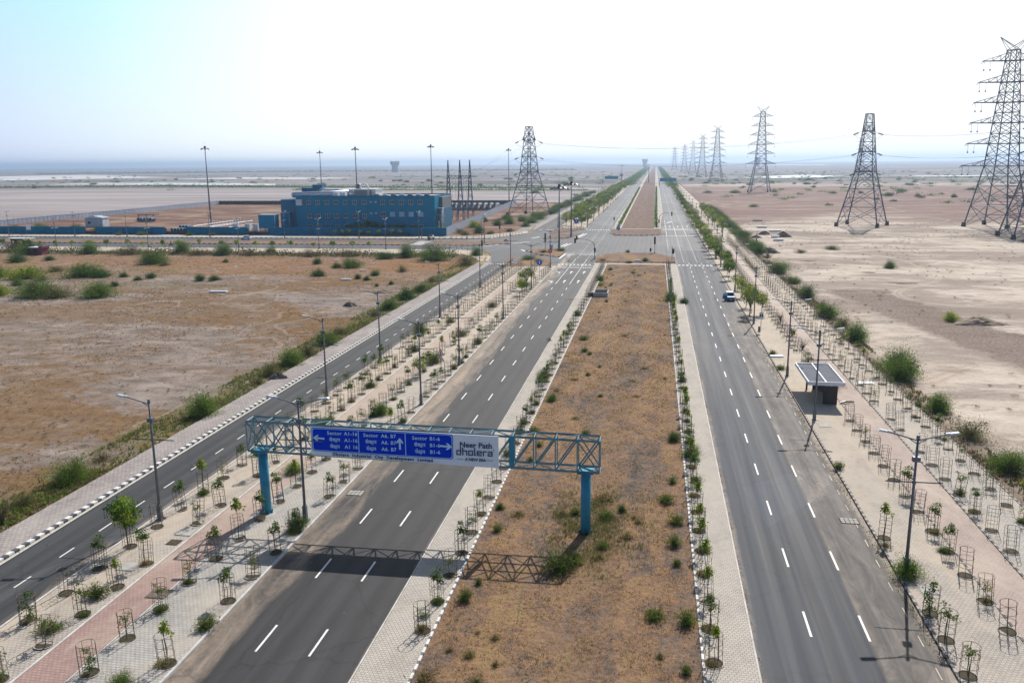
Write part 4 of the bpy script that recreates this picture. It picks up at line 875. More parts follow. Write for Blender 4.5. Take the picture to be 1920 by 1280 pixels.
def lamps(proto, pts, labs, group, rz=0):
    for k, (x, y) in enumerate(pts):
        l = labs[k] if isinstance(labs, (list, tuple)) else labs.format(ordw(k + 1))
        place(proto, proto not in used, l, (x, y, PZ), rz, group); used.add(proto)
lamps(lamp1, [(-40.5, 61), (-40.45, 98.4), (-40.6, 120.5), (-40.6, 157.5), (-40.7, 197), (-41.0, 243)], 'single arm street lamp beside the service road, {} of its row going away', 'single arm lamps along the service road')
lamps(lamp2, [(-28.2, 62.5), (-27.9, 97.7), (-27.9, 118.8), (-28.0, 156.7), (-28.3, 196.7), (-28.8, 238.3)], ['double arm street lamp standing in front of the gantry truss', 'double arm street lamp directly behind the gantry, beside the sandy road edge', 'double arm street lamp just past the triangular warning signs', 'double arm street lamp midway to the junction on the sandy side', 'double arm street lamp beside the yellow green tree', 'double arm street lamp with red disc sign at the junction corner'], 'double arm lamps beside the gantry carriageway')
LR = [(18.45, 59.8), (18.75, 97.7), (18.75, 118.4), (18.5, 157.5), (18.7, 197.9), (18.9, 244), (18.9, 263.3), (19, 308.9), (19, 356)]
lamps(lamp2, LR, ['nearest double arm lamp of the shelter side, shrub at its base', 'double arm street lamp in front of the solar roofed shelter', 'double arm street lamp just behind the solar roofed shelter', 'double arm street lamp beside the trees sheltering the blue van', 'double arm street lamp beyond the blue van, its foot behind trees', 'double arm street lamp closer of the pair at the junction trees', 'double arm street lamp farther of the pair at the junction trees', 'double arm street lamp across the junction on the shelter side', 'double arm street lamp past the far crossing on the shelter side'], 'double arm lamps along the shelter side kerb')
lamps(lamp2, [(19, 400 + 44 * k) for k in range(9)], 'street lamp along the far shelter side carriageway, {} beyond the crossing', 'far lamps on the shelter side')
lamps(lamp1, [(-43.4, 388 + 41 * k) for k in range(10)], 'street lamp along the far service road, {} beyond the junction', 'far lamps on the service road')
lamps(lamp2, [(-30.2, 392 + 41 * k) for k in range(9)], 'street lamp among the far roadside trees, {} beyond the junction', 'far lamps among the trees')
lamps(lamp2, [(-279, 331.5), (-245.4, 329.3), (-220.4, 328.6), (-182.5, 328.6), (-149.5, 328.6), (-117.5, 328.6), (-92.5, 328.6)], 'double arm lamp on the wall side of the cross road, {} from the photo edge', 'cross road lamps on the wall side', R(90))
lamps(lamp2, [(-256, 285), (-220.5, 285), (-183, 285), (-147.4, 285), (-116.9, 285), (-92.3, 285)], 'double arm lamp on the field side of the cross road, {} from the photo edge', 'cross road lamps on the field side', R(90))
lamps(lamp2, [(-62, 309), (-56, 275)], ['street lamp on the brown median tip of the cross road', 'street lamp at the rounded field corner of the junction'], 'junction lamps', R(90))

# ---------------------------------------------------------------- signals and signs
def sig_head(par, x, y, z, facing=-1, h=1.0):
    o = MB().box((x, y, z), (.36, .26, h)).box((x, y + facing * .14, z), (.56, .02, h * 1.18)).build('signal_head', M['black'], par)
    for k, c in enumerate(((.25, .02, .02), (.25, .14, .02), (.02, .2, .06))):
        q = ('lens_red', 'lens_amber', 'lens_green')[k]
        if q not in M: M[q] = paint(q, tuple(v * .35 for v in c), .3)
        MB().tube((x, y + facing * .13, z + h * (.31 - .31 * k)), (x, y + facing * .20, z + h * (.31 - .31 * k)), h * .11, n=8).build('lens', M[q], o)
def signal(lab, loc, heads, H, cant=None):
    t = thing('traffic_signal', lab, 'traffic light', loc)
    if cant:
        dx, zt = cant; MB().path([(0, 0, -.1), (0, 0, zt * .62), (dx * .06, 0, zt * .78), (dx * .2, 0, zt * .9), (dx * .45, 0, zt * .97), (dx, 0, zt)], [.13, .11, .1, .09, .08, .06], 6).build('mast_arm', M['pole_grey'], t, True)
    else: MB().tube((0, 0, -.1), (0, 0, H), .09, n=6).build('post', M['pole_grey'], t)
    for (x, y, z, h) in heads: sig_head(t, x, y, z, -1, h)
    MB().box((0, 0, .1), (.45, .45, .3)).build('base', M['concrete'], t); return t
signal('cantilever traffic signal arching over the gantry carriageway at the near median', (-17.8, 262, .1), [(-6.1, -.15, 5.5, 1.25), (-5.6, -.15, 6.4, 1.0), (0, -.2, 2.7, 1.1)], 0, (-6.4, 6.1))
signal('slim traffic signal post on the near edge of the junction median', (.44, 281, .1), [(0, -.1, 4.0, 2.0), (-1.3, .1, .9, 1.0)], 5.0)
signal('traffic signal post at the shelter side corner of the near median', (5.5, 253, .1), [(.35, -.1, 3.4, 1.2)], 4.7)
signal('cantilever traffic signal reaching over the far shelter side carriageway', (2.2, 384, .1), [(5.5, -.15, 6.5, 1.5), (0, -.2, 3.3, 1.3), (-.9, -.2, 1.6, 2.0)], 0, (5.8, 7.2))
signal('small traffic signal post at the far median beside the pale walkway', (-17.6, 384, .1), [(0, -.1, 4.4, 1.1)], 4.8)
signal('traffic signal post on the grassy corner island next to the mast light', (-36.5, 288, .1), [(0, -.1, 4.2, 2.4)], 5.4)
signal('leaning signal pole with a bent pale arm by the compound wall corner', (-91.5, 329, .1), [(-.5, -.2, 2.4, 1.4)], 0, (2.0, 7.0))
signal('short traffic signal post on the sandy corner beyond the cross road', (-61, 336, .1), [(0, -.1, 4.3, 1.6)], 5.0)
signal('traffic signal post in front of the small corner tree', (-54.5, 268, .1), [(0, -.1, 4.0, 1.6)], 5.0)
def disc_sign(lab, loc, H, r, mt, name='road_sign', pole='pole_grey', extra=None):
    t = thing(name, lab, 'road sign', loc); MB().tube((0, 0, -.1), (0, 0, H + r), .05, n=6).build('post', M[pole], t)
    MB().tube((0, -.07, H), (0, -.1, H), r, n=20).build('sign_disc', M[mt], t)
    a = MB(); P = [(-.09, -.55), (.09, -.55), (.09, .1), (.35, .1), (0, .55), (-.35, .1), (-.09, .1)]; a.prism([(r * x, H + r * z) for x, z in P], -.112, -.102, axis='Y'); a.build('arrow', M['sign_white'], t); return t
disc_sign('large blue disc sign beside the mast light across the junction', (-33.4, 371, .1), 4.1, 1.0, 'signal_blue'); 
disc_sign('blue disc sign on the pavement beside the yellow green tree', (-29.3, 219, .12), 3.6, .72, 'signal_blue')
disc_sign('blue disc keep side sign on the tip of the far median', (-14.4, 351.5, .1), 2.6, .8, 'signal_blue', pole='orange')
disc_sign('red disc sign fixed high on the lamp at the junction corner', (-28.8, 237.9, .12), 4.6, .55, 'red')
disc_sign('small blue disc sign among the far roadside trees', (-39.3, 1044, .1), 4, 1.5, 'signal_blue'); disc_sign('tiny distant blue disc sign above the far trees', (-46, 1200, .1), 11, 1.9, 'signal_blue')
t = thing('warning_sign', 'post with two triangular red bordered warning signs among the tree guards', 'road sign', (-29.7, 115, .12))
MB().tube((0, 0, -.1), (0, 0, 2.8), .05, n=6).build('post', M['galv'], t)
for z in (2.65, 1.75):
    o = MB().prism([(-.52, z - .3), (.52, z - .3), (0, z + .62)], -.1, -.07, axis='Y').build('sign_plate', M['red'], t)
    MB().prism([(-.36, z - .21), (.36, z - .21), (0, z + .43)], -.112, -.102, axis='Y').build('sign_face', M['sign_white'], o)
    MB().prism([(-.08, z - .15), (.08, z - .15), (.06, z + .17), (-.06, z + .17)], -.122, -.114, axis='Y').build('symbol', M['ink'], o)
t = thing('bus_stop_sign', 'dark square bus stop sign on a post beside the shelter side lamp', 'sign', (18.85, 150, .12)); MB().tube((0, 0, -.1), (0, 0, 3.3), .05, n=6).build('post', M['galv'], t)
o = MB().box((0, -.08, 2.95), (.68, .05, .85)).build('sign_panel', M['ink'], t); MB().box((0, -.115, 3.2), (.58, .02, .22)).build('sign_band', M['sign_white'], o); MB().box((0, -.115, 2.75), (.16, .02, .42)).build('symbol', M['sign_edge'], o); MB().box((-.25, .1, .4), (.3, .3, .9)).build('bin', M['brown_panel'], t)
t = thing('notice_board', 'white notice board on two legs in front of the teal wall', 'notice board', (-274.5, 338, .1)); MB().box((0, 0, 3.3), (2.2, .08, 2.5)).build('board', M['white'], t); MB().box((0, -.06, 2.55), (2.25, .04, .12)).build('rail', M['pale_wall'], t)
for x in (-.9, .9): MB().tube((x, .05, -.1), (x, .05, 2.1), .06, n=4).build('leg', M['galv'], t)
tag(MB().box((-34.6, 289, .9), (1.1, .8, 1.7)).box((-34.6, 289, 1.78), (1.2, .9, .08)).build('control_cabinet', M['pale_wall']), 'pale grey control cabinet on the corner island beside the mast light', 'cabinet')
def railing(lab, pts, mt, h=1.1, sp=2.2, fill=False, nm='guard_rail'):
    t = thing(nm, lab, 'railing', (pts[0][0], pts[0][1], .1)); b = MB(); p_ = MB()
    for (xa, ya), (xb, yb) in zip(pts, pts[1:]):
        A = Vector((xa - pts[0][0], ya - pts[0][1], 0)); B = Vector((xb - pts[0][0], yb - pts[0][1], 0)); n = max(1, int((B - A).length / sp))
        for z in ((h, h * .55) if not fill else (h, h * .8, h * .6, h * .4, h * .2)): b.tube(A + Vector((0, 0, z)), B + Vector((0, 0, z)), .045, n=4)
        for k in range(n + 1): p = A.lerp(B, k / n); p_.box((p.x, p.y, h / 2), (.1, .1, h + .1))
    b.build('rail', mt, t); p_.build('posts_run', mt, t)
railing('yellow slatted railing along the kerb of the shelter side red walkway', [(27.3, 232), (27.4, 263)], M['yellow'], 1.0, 2.0, True)
railing('yellow slatted railing curving round the field corner of the junction', [(-49.2, 240), (-50.6, 253), (-52.8, 268), (-56, 277)], M['yellow'], 1.0, 2, True)
railing('yellow slatted railing at the sandy corner of the far service road', [(-53.0, 361), (-53.2, 374), (-54.2, 392)], M['yellow'], 1.0, 2, True)
railing('orange brown railing at the end of the tree guard pavement', [(-42.2, 240), (-42.6, 250), (-43.2, 261)], M['orange'], .9, 2, True)
railing('thin dark railing along the field side pavement near the junction', [(-82, 285.4), (-67, 285.3), (-58.5, 281.5)], M['dark'])
railing('thin dark railing along the pavement in front of the sandy corner', [(-84, 327.6), (-64, 331.6), (-54.5, 352)], M['dark'])
railing('thin railing on the island crossing beneath the mast light', [(-42, 381), (-31, 381)], M['dark'], 1.1, 1.3)
railing('dark railing of the crosswalk across the near median', [(-16.5, 250.3), (6.2, 250.3)], M['dark'], .5, 3.0)

# ---------------------------------------------------------------- shelters, kiosk, chambers
t = thing('bus_shelter', 'solar roofed bus shelter with dark brown panels on the pavement', 'bus shelter', (20.9, 108, .12))
r_ = MB(); X0, X1, Y0, Y1 = -2.1, 2.15, -5.0, 5.0
MB().box2((X0, Y0, 2.78), (X1, Y1, 2.9)).build('roof', M['pale_wall'], t)
for q in ((X0, Y0, X1, Y0 + .14), (X0, Y1 - .14, X1, Y1), (X0, Y0 + .14, X0 + .14, Y1 - .14), (X1 - .14, Y0 + .14, X1, Y1 - .14), (-.08, Y0 + .14, .08, Y1 - .14)): r_.box2((q[0], q[1], 2.903), (q[2], q[3], 3.14))
r_.box2((X0 - .02, Y0 - .02, 2.70), (X1 + .02, Y0 - .003, 3.15)).build('roof_frame', M['white'], t)
for a, c in ((X0 + .2, -.12), (.12, X1 - .2)):
    o = MB().box2((a, Y0 + .25, 2.96), (c, Y1 - .25, 3.03)).build('solar_panel', M['solar'], t); s_ = MB()
    for k in range(1, 9): y = Y0 + .25 + k * 9.5 / 9; s_.box2((a, y - .02, 3.031), (c, y + .02, 3.036))
    s_.build('seam', M['dark'], o)
MB().box2((1.35, -3.4, -.1), (1.5, 3.4, 2.2)).build('back_wall', M['brown_panel'], t); MB().box2((0.0, -3.55, -.1), (1.5, -3.403, 2.25)).box2((-.9, -3.55, 1.9), (0, -3.42, 2.25)).build('end_wall', M['brown_panel'], t)
MB().box2((.0, 3.403, -.1), (1.5, 3.55, 2.25)).build('end_wall', M['brown_panel'], t)
for x in (-.75, 1.6):
    for y in (-3.3, 3.3): MB().box2((x - .1, y - .1, -.1), (x + .1, y + .1, 2.78)).build('post', M['brown_panel'], t)
MB().box2((.75, -3, .42), (1.3, 3, .5)).box2((.8, -2.6, 0), (1.2, -2.4, .42)).box2((.8, 2.4, 0), (1.2, 2.6, .42)).build('bench', M['galv'], t)
for x in (.2, .75): MB().box2((x, -3.575, 2.3), (x + .35, -3.43, 2.62)).build('clerestory', M['white'], t)
t = thing('bus_shelter', 'white roofed bus shelter beside the cross road at the photo edge', 'bus shelter', (-237, 287.6, .1)); MB().box2((-4.8, -1.6, 2.75), (4.8, 1.6, 3.0)).build('roof', M['white'], t)
for x in (-4.0, -.2, .5, 3.4): MB().box2((x - .15, -.6, -.1), (x + .15, -.3, 2.75)).build('post', M['brown_panel'], t)
MB().box2((-4.0, .6, -.1), (3.4, .75, 2.0)).build('back_wall', M['brown_panel'], t); MB().box2((-4.0, -.8, -.1), (-.3, -.65, 1.0)).box2((-4.2, -.9, 2.0), (-.2, .9, 2.5)).build('panel', M['brown_panel'], t)
t = thing('kiosk', 'maroon kiosk with white roof half hidden by shrubs below the cross road', 'kiosk', (-208, 260, -.04)); MB().box2((-2.2, -1.6, -.1), (2.2, 1.6, 2.5)).build('wall', M['red_brick'], t); MB().box2((-2.6, -1.9, 2.5), (1.2, 1.9, 2.65)).build('roof', M['white'], t); MB().box2((1.2, -1.8, 2.3), (2.6, 1.8, 3.0)).build('roof_sign', M['red_brick'], t); MB().box2((-1.4, -1.66, .9), (.6, -1.603, 1.9)).build('counter_opening', M['dark'], t)
t = thing('masonry_chamber', 'open grey masonry chamber sunk into the median edge before the junction', 'chamber', (-11.3, 188.5, .08))
for q in ((-1.6, -2.6, 1.6, -2.4), (-1.6, 2.4, 1.6, 2.6), (-1.6, -2.4, -1.4, 2.4), (1.4, -2.4, 1.6, 2.4)): MB().box2((q[0], q[1], -.05), (q[2], q[3], .95)).build('side_wall', M['concrete'], t)
MB().box2((-1.4, -2.4, .0), (1.4, 2.4, .06)).build('floor_slab', M['dark'], t); MB().box((-2.1, -1.8, .4), (1.3, 1.6, 1.0), rz=.2).build('side_pit', M['brown_panel'], t)
def slab_thing(lab, x, y, d, rz=0, mt='concrete', z=.12, nm='concrete_slab', cat='slab', grp=None):
    return tag(MB().box((x, y, z + d[2] / 2), d, rz=rz).box((x, y, z + d[2] + .012), (d[0] * .9, d[1] * .9, .02), rz=rz).build(nm, M[mt]), lab, cat, grp)
slab_thing('pale concrete slab lying by the shelter side kerb before the lamp', 18.9, 130.2, (1.9, 1.0, .18), .1, 'white')
slab_thing('pale slab beside the tree guards behind the solar shelter', 28.4, 115.4, (2.0, 1.2, .12), .05, 'white')
slab_thing('white slab lying in the dry field far from the road', -101.1, 183.9, (4.2, 1.1, .35), .1, 'white', 0); slab_thing('white plank on the field beside the three small dark shrubs', -78.5, 208, (2.6, .9, .3), .2, 'white', 0)
slab_thing('small white block on the dry field in front of the big shrub', -80.7, 227.4, (1.6, .8, .25), .3, 'white', 0); slab_thing('pale slab among weeds under the big corner shrub', -104, 282.4 - 18, (2.4, .9, .3), 0, 'white', 0)
slab_thing('white block on the near junction median beside the shrub', -4.6, 257, (1.6, .6, .3), 0, 'white', .1)
slab_thing('larger pale slab on the dusty field beyond the hedge', 50.5, 372, (4.5, 1.6, .6), .1, 'white', 0); slab_thing('pale slab behind the larger slab on the dusty field', 47.5, 392, (4.2, 1.8, .8), -.2, 'white', 0); slab_thing('grey slab farthest out on the dusty field', 50.8, 438, (4.5, 2, .6), 0, 'concrete', 0); slab_thing('pale block beside the spoil heaps on the dusty field', 45.9, 328, (3.6, 1.2, .7), 0, 'white', 0); slab_thing('small tilted pale block behind another on the dusty field', 46.2, 341, (2.2, 1.2, .9), .4, 'white', 0)
for i, (x, y, lab) in enumerate(((-38.0, 52.7, 'pale square chamber cover set in the beige paving near the leafy tree'), (-36.9, 58.9, 'pale chamber cover beside the red walkway below the gantry'), (-33.4, 49.3, 'brown chamber cover where the gantry shadow crosses the walkway'))):
    slab_thing(lab, x, y, (1.5, 1.3, .03), 0, 'concrete' if i < 2 else 'soilheap', .122, 'chamber_cover', 'chamber cover')
for x, y, lab in ((16.6, 69.2, 'pale grid drain cover in the old lane of the shelter side road'), (-26.2, 69.2, 'pale grid drain cover at the sandy edge under the gantry board')):
    t = thing('drain_cover', lab, 'drain cover', (x, y, .004)); MB().box((0, 0, .01), (1.5, 1.1, .02)).build('frame', M['soil'], t); b = MB()
    for i in range(4):
        for j in range(3): b.box((-.53 + .35 * i, -.35 + .35 * j, .03), (.29, .29, .03))
    b.build('grate', M['concrete'], t)
for x, y, k in ((18.8, 57.8, 'near the front lamp shrub'), (18.9, 95.6, 'in front of the shelter lamp')): slab_thing(f'outlined square cover in the shelter pavement {k}', x + .6, y, (1.3, 1.5, .02), 0, 'concrete', .122, 'chamber_cover', 'chamber cover')
MBp = MB().path([(-.9, -.55, .12), (-.55, -.3, .16), (-.1, -.02, .22), (.5, .2, .2), (1.0, .3, .15)], [.05, .11, .13, .12, .08], 6).build('curved_strip', M['black']); MBp.location = (23.8, 105.2, .12); tag(MBp, 'dark curved strip lying on the red walkway beside the shelter', 'debris')
def heap(lab, x, y, w2, h, mt='soilheap', z=0, cat='heap', nm='earth_heap', seed=0):
    r2 = random.Random(seed); n = 22; V, F = [], []
    for j in range(7):
        f = j / 6
        for i in range(n):
            a = 2 * math.pi * i / n; q = (1 - f) * w2 / 2 * (1 + .22 * math.sin(3 * a + seed) + r2.uniform(-.13, .13)); V.append((q * math.cos(a), q * .62 * math.sin(a), h * (math.sin(f * math.pi / 2)) * r2.uniform(.75, 1.08) - .05 * (j == 0)))
    for j in range(6):
        for i in range(n): F.append((j * n + i, j * n + (i + 1) % n, (j + 1) * n + (i + 1) % n, (j + 1) * n + i))
    F.append(tuple(range(6 * n, 7 * n))); o = MB().add(V, F).build(nm, M[mt]); o.location = (x, y, z); return tag(o, lab, cat)
for i, (x, y, w2, h, lab) in enumerate(((44.2, 356, 4.6, 1.5, 'dark spoil heap with a peak beside the white slabs'), (51.3, 355, 4, 1.4, 'dark spoil heap farther out in the row on the dusty field'), (50.4, 345, 5, 1.6, 'double peaked dark spoil heap on the dusty field'), (39.2, 341, 4.5, 1.0, 'low rocky dark spoil heap close to the hedge'), (30.8 + 4, 360, 4, 1.3, 'dark spoil heap touching the hedge on the dusty field'), (37.2, 285, 8, 1.6, 'long brown spoil heap spilling from the hedge'), (133, 330, 6, 1.6, 'brown mound near the foot of the edge pylon'))): heap(lab, x, y, w2, h, seed=i)
heap('brown soil mound with grass on the pale field', 58.5, 163, 9, 1.0, 'tan_soil', seed=9); heap('dark round heap on the dry field', -63, 168.5, 3.0, .9, seed=12); heap('flat dark heap behind the round one on the dry field', -62.1, 188, 5, .5, seed=13); heap('rubble heap at the verge beside the service road', -51.5, 108, 3.0, .9, seed=14)
heap('grey sand spill on the gantry carriageway edge', -17.2, 182.5, 4.2, .16, 'soilheap', 0, 'sand spill', 'sand_spill', 20)
for i, (x, y, w2) in enumerate(((56.5, 236, 3.6), (45.8, 262, 5), (60, 216, 7), (62, 146, 5))): heap(('small dark hollow rim on the pale field', 'dark scar patch near the hedge', 'dark oval hollow on the pale field', 'dark sunken streak on the pale field by the tyre tracks')[i], x, y, w2, .18, 'soilheap', -.03, 'hollow', 'dark_hollow', 30 + i)
tag(MB().box((35.95, 309.9, 2), (.35, .35, 4.2)).box((35.95, 309.9, 4.15), (.45, .45, .12)).build('marker_post', M['concrete']), 'lone grey marker post beside the hedge on the dusty field', 'post')

# ---------------------------------------------------------------- vehicles
def wheel(par, x, y, r=.31, wd=.2, ax='X'):
    d = (wd / 2, 0, 0) if ax == 'X' else (0, wd / 2, 0)
    o = MB().tube((x - d[0], y - d[1], r), (x + d[0], y + d[1], r), r, n=14).build('wheel', M['black'], par)
    MB().tube((x - d[0] * 1.08, y - d[1] * 1.08, r), (x + d[0] * 1.08, y + d[1] * 1.08, r), r * .58, n=10).build('rim', M['galv'], o)
def car(lab, loc, rz, mt, roofm, prof, glass, wd, ax1, ax2, grp=None, van=False):
    "prof and glass are side outlines (y along the car, front at -y)"
    t = thing('parked_car' if van else 'hatchback_car', lab, 'car' if not van else 'van', loc, rz)
    h = wd / 2; body = MB().prism(prof, -h, h, axis='X'); o = body.build('body', mt, t)
    bv = o.modifiers.new('soft', 'BEVEL'); bv.width = .06; bv.segments = 2
    g = MB().prism(glass, -h * .88, h * .88, axis='X').build('cabin_glass', M['glass'], t); top = [p for p in glass if p[1] > max(q[1] for q in glass) - .12]
    y0, y1, zt = min(p[0] for p in top), max(p[0] for p in top), max(p[1] for p in top)
    MB().box2((-h * .9, y0 - .05, zt - .02), (h * .9, y1 + .05, zt + .06)).build('roof', roofm, t)
    for s in (-1, 1):
        pl_ = MB()
        for (a, b_) in ((glass[0], top[0] if top[0][0] < top[-1][0] else top[-1]), (glass[-1], top[-1] if top[0][0] < top[-1][0] else top[0])): pl_.tube((s * h * .89, a[0], a[1]), (s * h * .89, b_[0], b_[1]), .045, n=4)
        ym = (y0 + y1) / 2; pl_.box((s * h * .885, ym, (zt + glass[0][1]) / 2), (.03, .09, zt - glass[0][1])); pl_.build('pillar', roofm, t)
        for y in (ax1, ax2): wheel(t, s * (h - .1), y)
        MB().box((s * h * .72, prof[0][0] + .03, .72), (.3, .1, .17)).build('headlight', M['lamp_white'], t); MB().box((s * (h + .1), glass[0][0] + .1, glass[0][1] + .05), (.16, .1, .12)).build('mirror', M['black'], t)
    yf = min(p[0] for p in prof); MB().box((0, yf - .02, .42), (wd * .98, .14, .26)).build('bumper', M['black'], t); MB().box((0, yf - .1, .45), (.48, .03, .12)).build('number_plate', M['sign_white'], t); MB().box((0, yf - .004, .68), (wd * .45, .05, .12)).build('grille', M['black'], t)
    return t
M['van_blue'] = paint('van_blue', (.07, .26, .42), .3, .1, .06, 1, .6); M['car_white'] = paint('car_white', (.74, .78, .80), .3, .0, .04, 1, .6)
v = car('blue van with white roof and an open door, parked by the trees', (16.5, 184.8, 0), .05, M['van_blue'], M['white'], [(-1.75, .3), (-1.78, .78), (-1.62, .98), (-.85, 1.12), (1.75, 1.12), (1.8, .3)], [(-.95, 1.1), (-.35, 1.72), (1.5, 1.74), (1.75, 1.1)], 1.62, -1.15, 1.15, van=True)
MB().box((-1.22, -.75, .82), (.85, .06, .85)).build('open_door', M['van_blue'], v); MB().box((-1.2, -.72, 1.45), (.7, .04, .4)).build('door_window', M['glass_pale'], v)
car('white hatchback car driving on the cross road before the teal wall', (-162.3, 320.5, 0), R(-90), M['car_white'], M['car_white'], [(-2.0, .3), (-2.02, .72), (-1.8, .9), (-.95, 1.02), (1.85, 1.05), (2.0, .75), (1.98, .3)], [(-1.0, 1.0), (-.3, 1.5), (1.0, 1.52), (1.8, 1.02)], 1.7, -1.3, 1.25)
t = thing('auto_rickshaw', 'dark green three wheeled rickshaw with black canopy by the wall corner', 'rickshaw', (-86.2, 323.6, 0), R(78))
M['rick'] = paint('rickshaw_green', (.015, .09, .06), .4)
MB().prism([(-1.35, .45), (-1.2, .95), (-.9, 1.0), (-.3, .5), (.2, .5), (.3, 1.0), (1.25, 1.0), (1.3, .35), (-1.2, .3)], -.62, .62, axis='X').build('body', M['rick'], t)
MB().prism([(-.95, 1.72), (-.7, 1.85), (1.2, 1.85), (1.32, 1.7), (1.3, 1.0), (1.22, 1.0), (1.2, 1.68)], -.63, .63, axis='X').build('canopy', M['black'], t)
MB().prism([(-1.18, .96), (-.96, 1.7), (-.93, 1.7), (-1.15, .96)], -.55, .55, axis='X').build('windscreen', M['glass_pale'], t)
for s in (-.6, .6): MB().tube((s, -1.1, .95), (s, -.9, 1.75), .03, n=4).tube((s, .25, 1.0), (s, .2, 1.75), .03, n=4).build('door_frame', M['black'], t)
MB().box((0, .6, .75), (1.1, .5, .5)).build('bench_seat', M['brown_panel'], t); wheel(t, 0, -1.15, .22, .12); wheel(t, -.55, .9, .22, .12); wheel(t, .55, .9, .22, .12); MB().ball((0, -1.32, .8), .1).build('headlight', M['lamp_white'], t)
def motorcycle(lab, loc, rz):
    t = thing('motorcycle', lab, 'motorcycle', loc, rz)
    for y in (-.65, .65): wheel(t, 0, y, .3, .1)
    MB().path([(0, -.65, .3), (0, -.5, .85), (0, -.42, 1.0)], .035, 5).path([(-.32, -.38, 1.02), (.32, -.38, 1.02)], .02, 4).build('fork_and_handlebar', M['galv'], t)
    MB().box((0, 0, .45), (.26, .5, .36)).tube((0, -.4, .8), (0, .65, .3), .05, n=5).build('engine_frame', M['dark'], t); MB().ball((0, -.12, .8), .2, sq=(.8, 1.4, .7)).build('fuel_tank', M['red'], t, True); MB().box((0, .38, .8), (.24, .7, .1)).build('seat', M['black'], t); MB().box((0, -.55, .92), (.16, .1, .16)).build('headlight', M['lamp_white'], t)
motorcycle('motorcycle carrying a rider along the cross road', (-179, 293.4, 0), R(90)); motorcycle('dark motorcycle standing at the tip of the cross road median', (-55.6, 319, 0), R(60))

